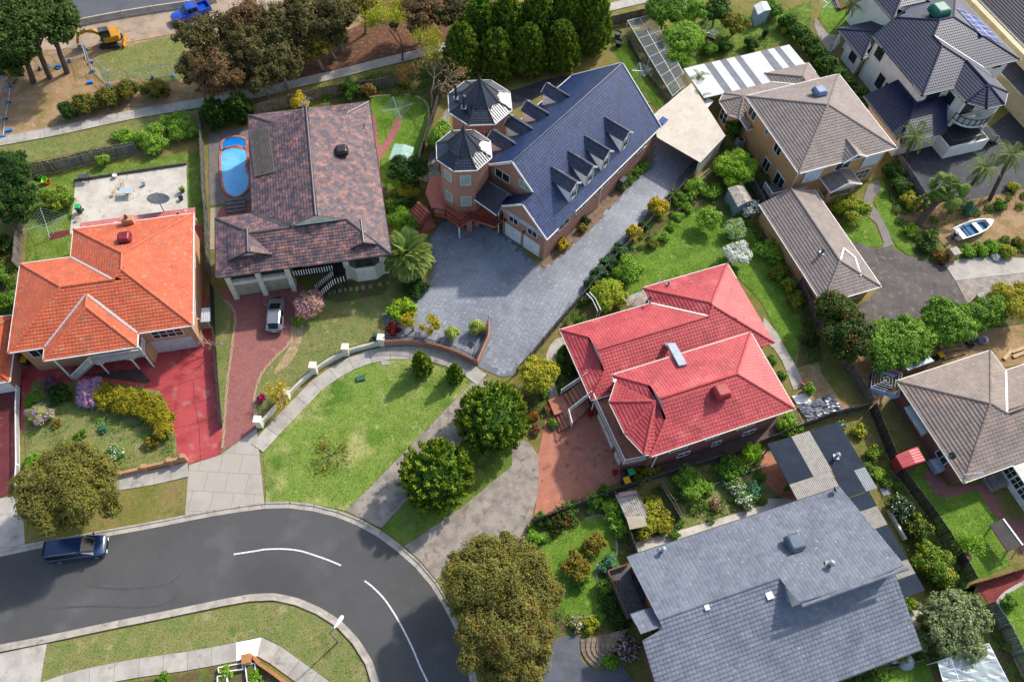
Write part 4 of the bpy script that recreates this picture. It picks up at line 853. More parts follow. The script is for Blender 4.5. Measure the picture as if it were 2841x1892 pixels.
T2, TR2 = turret('1332,650 1340,780 1465,868 1630,865 1755,750 1755,640 1640,562 1450,562', 8.6, 11.9, 0, [(292, 6.6, 1.0, 1.4, glass)], 'turret_roof')
pipe(h, T2 + np.array([-1.6, -1.9, .9]), .16, 1.5, mat('dark_flue', '#2c3038', rough=.4), 'flue'); pipe(h, T2 + np.array([-2.6, -.3, .6]), .14, 1.8, mat('dark_flue', '#2c3038'), 'flue')
zb = 2.4; bal = [(38.6, 40.1), (39.2, 38.95), (39.15, 36.8), (40.7, 36.65), (41.65, 33.9), (42.95, 33.9), (44.9, 37.0), (44.9, 41.5), (42.5, 44.2), (40.2, 42.9)]
M_terrac = mat('terracotta_balcony', '#b0593f', '#9c4c34', sc=.9, rough=.4, spots=[('#bd6f52', 1.2, .62)])
MB().prism([F3.W(*p) for p in bal], zb - .35, zb, bottom=True).build('balcony', M_terrac, h)
M_rail = mat('maroon_railing', '#3c1f22', '#33191c', rough=.4)
balustrade(h, [F3.W(*p, zb) for p in bal[:6]], M_rail, .95, .13, .03)
for x, y, m_ in ((39.3, 37.1, white),): MB().bar(F3.W(x, y, 0), F3.W(x, y, zb - .3), .16, .16).build('post', m_, h)
for x, y in ((40.9, 37.0), (42.0, 36.9)): MB().bar(F3.W(x, y, 0), F3.W(x, y, zb - .3), .6, .6).build('brick_pier', M_brick_red, h)
stairs(h, F3.W(36.2, 42.0, .1), F3.W(38.7, 41.6, 2.3), 2.2, 9, M_terrac, 0); balustrade(h, [F3.W(36.0, 40.8, .2), F3.W(38.6, 40.3, 2.3)], M_rail, .9, .13, .03)
MB().prism([F3.W(*p) for p in ((35.2, 43.4), (36.3, 40.6), (38.7, 40.1), (40.2, 42.9), (38.0, 44.2))], 0, .3).build('landing', M_terrac, h)
pr = Roof(F3, 5.0, 25); pr.poly_face([(41.4, 33.5, 4.9), (41.5, 36.7, 4.9), (43.75, 36.75, 6.0), (43.75, 34.0, 6.0)]); pr.cap(((43.75, 34.0, 6.0), (43.75, 36.75, 6.0))); pr.build(h, M_blackt, M_blackt, white, name='porch_roof', limit=30)
MB().obox(F3.W(44.3, 35.4, 3.5), F3.D(.05, 0), F3.D(0, .6), (0, 0, 1.1)).build('front_door', mat('dark_red_door', '#2e1413'), h)
mb = MB(); mb.obox(F3.W(57.3, 27.6, 1.0), F3.D(.45, 0), F3.D(0, .3), (0, 0, .4)); mb.build('air_conditioner', darkgrey, h)

# 4 --- tan brick house with taupe roof
F4 = Frame(22.0); h = thing('tan_brick_house', 'two-storey tan brick house with taupe tile roof and white sun blinds', 'house', F4.W(57, 51)); H4 = h
R4 = Roof(F4, 5.7, 22); R4.rect(51.1, 45.05, 63.7, 57.57); R4.lay(); R4.build(h, M_taupe, M_taupec, white)
R4b = Roof(F4, 3.0, 22); R4b.rect(57.4, 56.0, 63.7, 62.95).rect(50.8, 54.9, 63.7, 61.25); R4b.cut = lambda x, y: (y < 57.3) & (x > 51.4); R4b.lay(); R4b.build(h, M_taupe, M_taupec, white, valm=cream, name='rear_roof', limit=0)
bo = [(50.79, 61.2), (49.69, 60.16), (49.67, 57.88), (50.63, 56.96), (51.4, 57.0)]; rb = Roof(F4, 3.0, 24); ap = (52.2, 59.2, 4.0)
for a, b in zip(bo[:-1], bo[1:]): rb.poly_face([(*b, 3.02), (*a, 3.02), ap])
rb.cap(*[((*b, 3.05), ap) for b in bo[:-1]]); rb.build(h, M_taupe, M_taupec, white, name='bay_roof', limit=0)
gb = Roof(F4, 5.75, 30); gx0, gx1 = 56.6, 59.6; gb.rect(gx0, 44.8, gx1, 49, S='gable', N='gable'); gb.cut = lambda x, y: R4.Hmax(x, y) > 5.75 + gb.tan * np.minimum(x - gx0, gx1 - x) + .02
gb.lay(skip=((0, 'N'), (0, 'E'), (0, 'W'))); gb.sof = MB(); gb.gab = MB().add([F4.W(gx0, 45.4, 5.6), F4.W(gx1, 45.4, 5.6), F4.W((gx0 + gx1) / 2, 45.4, 6.55)], [(0, 1, 2)]); gb.build(h, M_taupe, M_taupec, white, gabm=M_brick_tan, name='gablet_roof', limit=0)
walls(h, F4, [(box_poly(51.6, 45.55, 63.2, 57.1), 0, 5.56)], M_brick_tan); walls(h, F4, [(box_poly(51.7, 56.5, 63.2, 60.8), 0, 2.86), (box_poly(57.9, 60.0, 63.2, 62.5), 0, 2.86), ([(51.3, 60.7), (50.15, 59.9), (50.15, 58.1), (51.0, 57.35), (52, 57.35), (52, 60.7)], 0, 2.88)], M_brick_tan, 'rear_wall')
M_blindw = mat('white_sun_blind', '#c2c6cf', '#b5b9c3', rough=.6, fine=.03)
for x in (53.7, 61.5): MB().obox(F4.W(x, 45.42, 4.1), F4.D(1.15, 0), F4.D(0, .04), (0, 0, .95)).build('sun_blind', M_blindw, h); MB().obox(F4.W(x, 45.38, 5.1), F4.D(1.3, 0), F4.D(0, .1), (0, 0, .08)).build('blind_box', white, h)
win(h, F4, 57.6, 45.55, 'S', 4.35, 2.0, 1.2); win(h, F4, 61.3, 45.55, 'S', 1.6, 2.0, 1.6, mull=2, bars=1); win(h, F4, 53.0, 45.55, 'S', 1.2, 1.6, 1.6)
for y, z, w, hh in ((56.0, 4.3, 1.6, 1.3), (52.6, 4.6, .6, .8), (49.9, 4.4, 1.4, 1.2), (47.6, 1.4, 1.8, 2.0), (50.5, 1.2, 1.4, 1.6)): win(h, F4, 51.6, y, 'W', z, w, hh)
win(h, F4, 50.15, 59.0, 'W', 1.6, 1.6, 1.9, mull=1, bars=1)
pr = Roof(F4, 3.0, 22); pr.rect(55.3, 43.3, 59.3, 45.7, S='gable', N='gable'); pr.lay(skip=((0, 'N'),)); pr.gab = MB().add([F4.W(55.3, 43.45, 3.0), F4.W(59.3, 43.45, 3.0), F4.W(57.3, 43.45, 3.78)], [(0, 1, 2)]); pr.build(h, M_taupe, M_taupec, white, name='porch_roof', limit=0)
for x in (55.7, 58.9): MB().bar(F4.W(x, 43.8, 0), F4.W(x, 43.8, 2.95), .35, .35).build('porch_pillar', M_brick_tan, h)
balustrade(h, [F4.W(55.9, 43.75, .3), F4.W(58.7, 43.75, .3)], white, .9, .13, .04); balustrade(h, [F4.W(55.6, 45.4, .3), F4.W(55.6, 44.0, .3)], white, .9, .13, .04)
MB().tube([F4.W(51.45, 45.3, 5.6), F4.W(51.5, 45.45, 5.2), F4.W(51.5, 45.45, .1)], .06, 6).build('downpipe', cream, h)
cooler(h, R4.on('a4', 348, 655), mat('slate_blue_plastic', '#5b6c8c', '#6b7b98', rough=.4), 1.3, .85, 22)
balustrade(h, [F4.W(49.6, 47.6, 1.1), F4.W(49.6, 45.8, 1.1), F4.W(51.4, 45.8, 1.1)], white, .9, .13, .04); MB().obox(F4.W(50.5, 46.7, 1.0), F4.D(1, 0), F4.D(0, 1), (0, 0, .1)).build('side_deck', timber, h)
for x, y in ((49.6, 47.6), (49.6, 45.8)): MB().bar(F4.W(x, y, 0), F4.W(x, y, 1), .1, .1).build('post', white, h)
# its garage
h = thing('garage', 'low tan brick garage with long taupe tile roof beside the brown driveway', 'garage', F4.W(50.3, 37))
Rg = Roof(F4, 2.8, 22); Rg.rect(46.78, 30.45, 53.8, 44.3, N='gable', S=3.51); Rg.lay(skip=((0, 'N'),)); Rg.build(h, M_taupe, M_taupec, white, gabm=M_brick_tan)
walls(h, F4, [(box_poly(47.25, 30.95, 53.3, 44.0), 0, 2.66)], M_brick_tan)
garage_door(h, F4, 53.3, 40.0, 'E', 4.8, 2.1, mat('beige_roller_door', '#a89f88')); win(h, F4, 51.3, 30.95, 'S', 1.5, 1.5, 1.2); win(h, F4, 53.3, 33.5, 'E', 1.5, 1.2, 1.1)
pipe(h, Rg.on('b4', 372, 355), .14, .5, darkgrey, 'roof_vent')
mb = MB(); pts = [Rg.on('b4', *q, .12) for q in ((500, 405), (522, 325), (600, 390), (640, 515))]
for a, b in zip(pts[:-1], pts[1:]): mb.bar(a, b, .18, .08)
mb.build('flashing', white, h)

# 5 --- white rendered house with blue-black roof
F5 = Frame(21.9); h = thing('white_rendered_house', 'tall white rendered house with blue-black glazed tile roof and curved balcony', 'house', F5.W(78, 57)); H5 = h
R5 = Roof(F5, 6.0, 22); R5.rect(71.05, 51.3, 81.1, 60, N='gable').rect(71.05, 53.1, 86.4, 66.4); R5.cut = lambda x, y: (y > 62.25 + .28 * (x - 71.05)) & (x < 76.6); R5.lay(skip=()); 
R5.sof = MB().add([F5.W(x, y, 5.86) for x, y in ((71.1, 51.4), (71.1, 62.2), (76.5, 63.7), (76.5, 66.3), (86.3, 66.3), (86.3, 53.2), (81, 53.2), (81, 51.4))], [tuple(range(8))]); R5.gut.bar(F5.W(71.0, 62.2, 6.0), F5.W(76.5, 63.75, 8.15), .1, .2); R5.build(h, M_blue, M_blue, green_metal)
R5c = Roof(F5, 6.0, 22); R5c.rect(75.3, 64.3, 82.5, 72.5); R5c.cut = lambda x, y: ~R5.cut(x, y) & (R5.Hmax(x, y) > R5c.Hmax(x, y)); R5c.lay(); R5c.build(h, M_blue, M_blue, green_metal, name='rear_roof', limit=0)
by = [(75.41, 51.29), (75.48, 48.75), (77.26, 47.16), (79.71, 47.1), (81.35, 48.69), (81.3, 51.3)]; rb = Roof(F5, 5.95, 22); e1, e0 = (78.4, 49.6, 7.2), (78.4, 53.9, 7.2)
rb.poly_face([(*by[1], 5.95), (*by[0], 5.95), (75.6, 51.4, 6.0), e0, e1]); rb.poly_face([(*by[2], 5.95), (*by[1], 5.95), e1]); rb.poly_face([(*by[3], 5.95), (*by[2], 5.95), e1]); rb.poly_face([(*by[4], 5.95), (*by[3], 5.95), e1]); rb.poly_face([(*by[5], 5.95), (*by[4], 5.95), e1, e0])
rb.cap((e0, e1), *[((*b, 6.0), e1) for b in by[1:5]]); rb.build(h, M_blue, M_blue, green_metal, name='bay_roof', limit=0)
walls(h, F5, [([(71.6, 51.9), (75.6, 51.9), (75.6, 50.2), (81.0, 50.2), (81.0, 53.7), (85.8, 53.7), (85.8, 65.8), (76.8, 65.8), (76.8, 63.3), (71.6, 61.8)], 0, 5.86), (box_poly(75.9, 63.5, 82, 72), 0, 5.8)], M_rend)
inb = [(78.35 + (x - 78.35) * .86, 49.5 + (y - 49.5) * .86) for x, y in by]
walls(h, F5, [(inb[0:1] + [(75.9, 50.3), (75.9, 51), (80.9, 51), (80.9, 48.9), (79.6, 47.75), (79.2, 49.2), (76, 49.4)], 2.6, 5.8)], M_rend, 'bay_wall')
for k, (x, y) in enumerate(((75.9, 49.2), (80.8, 49.0), (79.9, 47.8))): MB().bar(F5.W(x, y, 0), F5.W(x, y, 5.85), .35, .35).build('column', M_rend, h)
arc = [(78.2 + 2.6 * math.cos(math.radians(a)), 49.3 + 2.2 * math.sin(math.radians(a))) for a in range(185, 345, 16)]
MB().prism([F5.W(*p) for p in arc], 2.75, 3.05, bottom=True).build('balcony', M_rend, h); balustrade(h, [F5.W(*p, 3.05) for p in arc], green_metal, .95, .5, .02)
win(h, F5, 77.8, 49.3, 'S', 4.3, 2.6, 2.2, green_metal); win(h, F5, 75.6, 51.0, 'W', 4.6, 1.2, 1.3, green_metal)
for x, w in ((73.7, 1.9),): win(h, F5, x, 51.9, 'S', 4.6, w, 1.3, green_metal, sill=M_rend)
for y, z, w, hh in ((60.4, 4.7, 1.4, 1.4), (58.2, 2.1, 1.2, 1.9), (56.6, 1.9, 1.2, 1.9), (53.4, 3.4, .9, .8)): win(h, F5, 71.6, y, 'W', z, w, hh, darkgrey, sill=M_rend)
win(h, F5, 84.2, 53.7, 'S', 5.2, 1.2, .7, darkgrey, mull=0); win(h, F5, 81.0, 49.6, 'E', 4.4, 1.2, 1.5, green_metal); win(h, F5, 76.2, 63.2, 'W', 5.0, .9, 1.1, green_metal, mull=0)
wg = Roof(F5, 3.0, 22); wg.rect(70.65, 61.7, 78, 67.75); wg.cut = lambda x, y: (x > 71.7) & (y < 62.4 + .28 * (x - 71.05)) | (x > 76.0); wg.lay(); wg.build(h, M_blue, M_blue, green_metal, name='wing_roof', limit=0)
walls(h, F5, [([(71.1, 62.2), (76.5, 63.5), (76.5, 67.3), (72.5, 67.3), (72.5, 65.5), (71.1, 65.5)], 0, 2.85)], M_rend, 'wing_wall'); win(h, F5, 71.1, 63.6, 'W', 1.7, 1.3, 1.2, darkgrey)
for x, y in ((71.1, 67.3),): MB().bar(F5.W(x, y, 0), F5.W(x, y, 2.9), .3, .3).build('column', M_rend, h)
gr = Roof(F5, 2.8, 22); gr.poly_face([(67.35, 48.2, 2.8), (67.4, 55.9, 2.8), (71.55, 55.9, 4.45), (71.55, 51.85, 4.45)]); gr.poly_face([(73.9, 47.6, 2.8), (67.35, 47.6, 2.8), (71.3, 51.8, 4.45), (75.55, 51.85, 4.45), (75.5, 51.0, 4.1)]); gr.cap(((67.35, 47.7, 2.85), (71.4, 51.8, 4.45)))
gr.build(h, M_blue, M_blue, green_metal, name='garage_roof', limit=0); walls(h, F5, [([(67.9, 48.1), (74.3, 48.1), (75.6, 51.9), (71.6, 51.9), (71.6, 55.5), (67.9, 55.5)], 0, 2.66)], M_rend, 'garage_wall'); garage_door(h, F5, 70.6, 48.1, 'S', 4.6, 2.1, cream)
st = walls(h, F5, [([(73.7, 45.9), (79.4, 45.7), (79.4, 49.3), (73.7, 49.3)], 0, 1.75)], M_rend, 'stair_plinth'); MB().poly([F5.W(*p) for p in ((73.95, 46.15), (79.3, 45.95), (79.3, 49.2), (73.95, 49.2))], 1.77).build('porch_floor', mat('dark_porch_tile', '#1d2127'), h)
balustrade(h, [F5.W(73.85, 48.6, 1.78), F5.W(73.85, 46.05, 1.78), F5.W(77.7, 46.0, 1.78), F5.W(81.0, 45.9, .6)], green_metal, .95, .9, .03)
stairs(h, F5.W(82.0, 47.2, .02), F5.W(79.4, 47.4, 1.6), 2.7, 8, mat('dark_porch_tile', '#1d2127'), 0)
for x, y, z0, z1 in ((71.5, 51.8, 4.4, 5.7), (71.5, 61.7, .2, 5.7)): MB().tube([F5.W(x, y, z1), F5.W(x, y, z0)], .06, 6).build('downpipe', cream, h)
cooler(h, R5.on('a4', 1170, 105), mat('bottle_green_plastic', '#1f6a55', '#1a5a48', rough=.35), 1.9, 1.2, 22)
sp = MB(); W_ = R5
pan = mat('solar_cell', '#22387e', '#2a4490', sc=6, rough=.2, spec=.5, fine=.05, brick=(.5, .5, .012, '#263e86', '#4a5c98'))
sp0 = np.array([px('a4', 1345, 55, 7.6), px('a4', 1415, 50, 7.6)])
arr = thing('solar_array', 'ten blue solar panels in a slanting block on the blue-black roof', 'solar panels', tuple(px('a4', 1470, 160, 7.6)))
def roofE(fx, fy): return R5.ze + R5.tan * (86.4 - fx)
for i in range(2):
    for j in range(5):
        if i == 0 and j == 4: jj = 4
        x0 = 85.6 - i * 1.72; y0 = 55.9 + j * 1.05 + (i * .8)
        q = [F5.W(a, b, roofE(a, b) + .16) for a, b in ((x0 - 1.65, y0), (x0, y0), (x0, y0 + 1.0), (x0 - 1.65, y0 + 1.0))]
        m2 = MB().add(q + [p_ - np.array([0, 0, .05]) for p_ in q], [(0, 1, 2, 3), (7, 6, 5, 4), (0, 4, 5, 1), (1, 5, 6, 2), (2, 6, 7, 3), (3, 7, 4, 0)])
        pz = m2.build('solar_panel', mat('panel_frame', '#d5d7da', rough=.4), arr); ct = sum(q) / 4
        MB().add([ct + (p_ - ct) * .92 + np.array([0, 0, .006]) for p_ in q], [(0, 1, 2, 3)]).build('cell_sheet', pan, pz)

# 6 --- cream building beyond the right edge
h = thing('cream_building', 'plain cream rendered house wall with dark roof along the right edge', 'house', F5.W(92, 58))
walls(h, F5, [(box_poly(88.6, 48.0, 101, 74), 0, 5.2)], M_creamr); rr = Roof(F5, 5.3, 24); rr.rect(89.6, 47.4, 101.6, 74.6); rr.lay(); rr.build(h, mat('charcoal_roof_tile', '#33333a', '#2b2b31', rnd=.15, rough=.5), None, cream)
rr = Roof(F5, 3.2, 22); rr.poly_face([(86.6, 50.0, 3.0), (86.6, 55.5, 3.0), (89.2, 55.5, 4.0), (89.2, 50.0, 4.0)]); rr.build(h, mat('charcoal_roof_tile', '#33333a'), None, cream, name='lean_to_roof', limit=0)
walls(h, F5, [(box_poly(86.9, 43.5, 88.6, 55.3), 0, 2.8)], M_creamr, 'side_wall')

# 7 --- red tiled house
F7 = Frame(22.4); h = thing('red_roof_house', 'split-level brick house with bright red tiled roof and red cooler', 'house', F7.W(29, 28)); H7 = h
R7 = Roof(F7, 3.0, 22); R7.rect(19.88, 27.5, 39.7, 35.68, W=2.1).rect(29.85, 27.5, 39.7, 37.68); R7.cut = lambda x, y: (x > 22.4) & (x < 36.0) & (y < 27.95); R7.lay(); R7.build(h, M_red, M_redcap, cream, valm=cream, gabm=cream)
R7u = Roof(F7, 5.6, 22); R7u.rect(21.95, 19.65, 36.5, 28.15, W=2.5); R7u.lay(); R7u.build(h, M_red, M_redcap, cream, gabm=cream, name='upper_roof')
rb = Roof(F7, 5.62, 22); bo = [(22.0, 27.4), (20.6, 25.7), (20.7, 22.3), (21.5, 20.0), (22.4, 19.7)]; ap = (24.1, 23.9, 6.95)
for a, b in zip(bo[:-1], bo[1:]): rb.poly_face([(*b, 5.62), (*a, 5.62), ap])
rb.cap(*[((*b, 5.66), ap) for b in bo[1:-1]]); rb.build(h, M_red, M_redcap, cream, name='bay_roof', limit=0)
walls(h, F7, [([(20.4, 28.0), (39.2, 28.0), (39.2, 37.2), (30.4, 37.2), (30.4, 35.2), (20.4, 35.2)], 0, 2.86), (box_poly(22.5, 20.2, 36.0, 28.4), 0, 5.46)], M_brick_mar)
walls(h, F7, [([(20.6, 20.9), (22.6, 20.4), (22.6, 28), (20.7, 28)], 0, 2.45)], M_brick_mar, 'garage_wall'); garage_door(h, F7, 20.62, 25.0, 'W', 3.6, 2.1, white); garage_door(h, F7, 20.6, 22.0, 'W', 1.2, 2.1, white)
MB().prism([F7.W(*p) for p in ((20.2, 20.6), (22.9, 20.3), (22.9, 28.1), (20.1, 28.1))], 2.45, 2.6, bottom=True).build('deck', M_terra, h)
balustrade(h, [F7.W(20.15, 27.8, 2.6), F7.W(20.3, 20.7, 2.6), F7.W(22.8, 20.4, 2.6)], white, .95, .15, .04)
MB().bar(F7.W(20.2, 27.5, 0), F7.W(20.2, 27.5, 2.95), .12, .12).build('post', white, h); MB().bar(F7.W(23.1, 20.0, 0), F7.W(23.1, 20.0, 5.5), .1, .1).build('post', white, h)
stairs(h, F7.W(16.4, 27.3, .05), F7.W(17.7, 27.3, .75), 1.5, 4, M_terra, 0); MB().prism([F7.W(*p) for p in ((17.7, 26.6), (20.2, 27.9), (20.3, 30.0), (16.5, 29.8), (16.5, 28.1), (17.7, 28.1))], 0, .75).build('landing', M_terra, h)
stairs(h, F7.W(18.2, 29.0, .75), F7.W(20.4, 29.2, 2.4), 1.6, 6, M_terra, 0); balustrade(h, [F7.W(17.6, 26.4, .8), F7.W(17.8, 27.8, .8), F7.W(20.1, 28.2, 2.4)], white, .9, .15, .04); balustrade(h, [F7.W(17.9, 30.0, .8), F7.W(20.4, 30.2, 2.4)], white, .9, .15, .04)
for x, w in ((25.5, 1.9), (29.0, 1.4), (32.5, 1.9)): win(h, F7, x, 20.2, 'S', 3.6, w, 1.1); win(h, F7, x + 1, 20.2, 'S', 1.2, w * .7, .9)
cooler(h, R7u.on('b3', 1437, 1330), mat('red_plastic', '#a03a38', '#93302f', rough=.45), 1.3, 1.0, 22.4)
p0, p1, p2 = R7.on('b3', 1080, 990, .12), R7.on('b3', 1120, 1060, .9), R7u.on('b3', 1170, 1140, .15)
dk = MB(); dk.bar(R7.on('b3', 1075, 985, .15), px('b3', 1110, 1010, 5.2), .75, .2, (0, 0, 1)); dk.bar(px('b3', 1100, 985, 5.3), R7u.on('b3', 1178, 1140, .2), .8, .3); dk.build('roof_duct', mat('galvanised_duct', '#a9aeb4', '#9aa0a6', rough=.35, metal=.5), h)
for q in ((1080, 575),): pipe(h, R7.on('b3', *q), .1, .4, grey, 'flue')
dish(h, R7.on('b3', 950, 695), .3, (-.5, .3, .5), darkgrey); antenna(h, R7.on('b3', 1010, 570), .8, 70, 4, .7)
mb = MB(); mb.bar(R7u.on('b3', 700, 1245, .1), R7u.on('b3', 720, 1230, .1), .2, .1); mb.build('roof_outlet', white, h)

# 8 --- brown-grey tiled house at the right edge
F8 = Frame(22.0); h = thing('brown_grey_roof_house', 'low brick house with large brown-grey tile roof at the right edge', 'house', F8.W(58, 14)); H8 = h
R8 = Roof(F8, 2.9, 22, .36, .38, .07); R8.rect(49.05, 9.2, 60.05, 20.14).rect(54.5, 9.2, 72, 17.7, W='gable'); R8.cut = None; R8.lay(); R8.build(h, M_taupe2, M_taupe2, cream, valm=white)
walls(h, F8, [([(49.6, 9.8), (71.5, 9.8), (71.5, 17), (59.5, 17), (59.5, 19.6), (49.6, 19.6)], 0, 2.76)], M_brick_mar)
win(h, F8, 49.6, 16.2, 'W', 1.5, 2.8, 1.5, gm=glass); MB().obox(F8.W(49.2, 16.2, 2.0), F8.D(.45, 0), F8.D(0, 1.5), (0, 0, .04)).build('window_awning', mat('pale_grey_canvas', '#b8bfbd', '#a9b1b0'), h)
win(h, F8, 52.5, 9.8, 'S', 1.5, 1.8, 1.3); win(h, F8, 49.6, 12.2, 'W', 1.6, 1.4, 1.1)
antenna(h, R8.on('c4', 1372, 160), 1.9, 10, 8, 1.2); dish(h, R8.on('c4', 1260, 20), .35, (-.7, -.2, .5))
pt = thing('patio_room', 'white framed glazed patio room with cream ribbed roof', 'patio room', F8.W(57.5, 6)); 
corrug([F8.W(54.5, 9.3, 2.8), F8.W(66, 9.3, 2.8), F8.W(66, 3.4, 2.5), F8.W(54.6, 3.4, 2.5)], 0, 0, mat('cream_ribbed_steel', '#c9c4b6', '#bab5a6', rough=.5), 'ribbed_roof', pt, .25)
walls(pt, F8, [(box_poly(54.9, 3.9, 65, 9.6), 0, .8)], white, 'base_wall')
for k in range(5): win(pt, F8, 54.9, 4.6 + k * 1.05, 'W', 1.6, 1.0, 1.5, mull=1, bars=1)
for x in (54.9, 57, 59): MB().bar(F8.W(x, 3.9, 0), F8.W(x, 3.9, 2.5), .12, .12).build('post', white, pt)
stairs(pt, F8.W(53.0, 8.6, 0), F8.W(54.6, 8.6, .7), 1.4, 4, M_conc2, 0)

# 9 --- grey tiled house, bottom right
F9 = Frame(21.0); h = thing('grey_roof_house', 'long house with grey split-level tile roof and grey cooler, bottom right', 'house', F9.W(27, 7)); H9 = h
t20 = math.tan(math.radians(20)); R9 = Roof(F9, 3.2, 20, .36, .34, .09); zN = lambda y: 3.2 + (13.03 - y) * t20
R9.poly_face([(37.5, 13.03, 3.2), (16.7, 13.03, 3.2), (16.7, 7.28, zN(7.28)), (27.5, 7.28, zN(7.28)), (27.75, 4.62, zN(4.62)), (37.6, 4.62, zN(4.62))])
zs = lambda y: zN(7.28) - (7.28 - y) * t20
R9.poly_face([(14.95, -1.2, zs(-1.2)), (37.5, -1.2, zs(-1.2)), (37.5, 5.6, zs(5.6)), (27.9, 5.6, zs(5.6)), (27.6, 7.28, zs(7.28)), (16.7, 7.28, zs(7.28)), (16.8, 6.55, zs(6.55)), (14.95, 6.55, zs(6.55))])
R9.poly_face([(16.9, 8.42, 4.25), (14.9, 8.42, 4.25), (15.0, 6.62, zs(6.6)), (16.9, 6.62, zs(6.6))])
R9.caps += [(F9.W(16.7, 7.28, zN(7.28)), F9.W(27.5, 7.28, zN(7.28))), (F9.W(27.8, 4.62, zN(4.62)), F9.W(37.6, 4.62, zN(4.62)))]; R9.sof = MB()
R9.build(h, M_greyt, M_greyt, mat('charcoal_gutter', '#3d4148'))
sl = MB(); sl.add([F9.W(27.75, 7.28, zs(7.28) - .3), F9.W(27.75, 4.9, zs(5) - .3), F9.W(27.75, 4.9, zN(4.9) - .1), F9.W(27.75, 7.28, zN(7.28) - .05)], [(0, 1, 2, 3)]); sl.add([F9.W(27.75, 4.95, zs(5) - .3), F9.W(37.4, 4.95, zs(5) - .3), F9.W(37.4, 4.95, zN(4.95) - .1), F9.W(27.75, 4.95, zN(4.95) - .1)], [(0, 1, 2, 3)]); sl.build('clerestory_wall', cream, h)
zw = [(17.1, 12.5), (37.1, 12.5), (37.1, -.6), (15.6, -.6), (15.6, 6.2), (17.1, 6.8)]
walls(h, F9, [(zw, 0, 2.3), (box_poly(17.1, 5.2, 37.1, 12.5), 0, 3.1)], mat('brown_brick', '#7c4a38', '#6c3e2e', brick=(.23, .086, .008, '#6a4032', '#8a7464')))
gbl = MB(); gbl.add([F9.W(17.1, 12.6, 3.1), F9.W(17.1, -.6, 2.3), F9.W(17.1, 2, zs(2) - .1), F9.W(17.1, 7.28, zN(7.28) - .08)], [(0, 1, 2, 3)]); gbl.add([F9.W(37.1, 12.6, 3.1), F9.W(37.1, -.6, 2.0), F9.W(37.1, 5.6, zs(5.6) - .1), F9.W(37.1, 5.0, zN(5.0) - .1)], [(0, 1, 2, 3)]); gbl.build('gable_wall', cream, h)
win(h, F9, 17.05, 10.6, 'W', 1.7, 2.2, 1.6, black); win(h, F9, 15.58, 2.5, 'W', 1.3, 1.6, 1.2, black)
def on9(x, y, north=True, dz=0.):
    z = 4.
    for _ in range(20):
        p = px('c3' if x < 1767 else 'c4', x if x < 1767 else x - 1767, y, z); fy = -p[0] * F9.s + p[1] * F9.c; z = .5 * z + .5 * (zN(fy) if north else zs(fy))
    return p + np.array([0, 0, dz])
cooler(h, on9(1767 + 175, 615), mat('slate_grey_plastic', '#5d6873', '#525c67', rough=.4), 1.35, .85, 21)
pipe(h, on9(1035, 665), .15, .7, mat('galvanised_flue', '#9aa3ac', metal=.5, rough=.35)); pipe(h, on9(1767 + 425, 760), .18, .6, grey, 'roof_vent')
antenna(h, on9(1767 + 140, 960, False), 1.6, 75, 12, .5); MB().obox(on9(1345, 1052, False, .08), F9.D(.2, 0), F9.D(0, .22), (0, 0, .08)).build('roof_bracket', white, h); MB().obox(on9(1767 + 10, 970, False, .08), F9.D(.3, 0), F9.D(0, .3), (0, 0, .08)).build('roof_bracket', white, h)
dish(h, on9(1767 + 443, 255), .3, (.7, .2, .4), black)
# its terrace, slate steps
tr = MB().prism([F9.W(*p) for p in ((15.2, 8.6), (17.05, 8.5), (17.05, 12.9), (15.0, 12.9))], 0, .9).build('terrace', mat('slate_tile', '#54504c', '#6a5a4c', sc=2.2, brick=(.5, .5, .015, '#4a4c50', '#2e2c2a')), h)
balustrade(h, [F9.W(15.3, 8.6, .9), F9.W(15.1, 12.8, .9), F9.W(16.9, 12.8, .9)], M_brick_mar, .6, .25, .12, bm=M_brick_mar)
for k in range(8):
    ctr = px('c3', 800, 1190); r0 = 7.4 - k * .62; m_ = []
    A = [px('c3', 475 + k * 40, 1275 - k * 8 + 0), px('c3', 478 + k * 33, 1345 - k * 8), px('c3', 510 + k * 28, 1410 - k * 12), px('c3', 575 + k * 26, 1480 - k * 23)]
    B = [px('c3', 475 + (k + 1) * 40, 1275 - (k + 1) * 8), px('c3', 478 + (k + 1) * 33, 1345 - (k + 1) * 8), px('c3', 510 + (k + 1) * 28, 1410 - (k + 1) * 12), px('c3', 575 + (k + 1) * 26, 1480 - (k + 1) * 23)]
    MB().prism(smooth(A, 3) + smooth(B, 3)[::-1], 0, .1 + k * .1).build('slate_step', mat('slate_step_stone', '#7a6a58', '#5c5850', sc=2.5, rnd=.12, brick=(.4, .4, .012, '#8a7862', '#3a3632')), h)

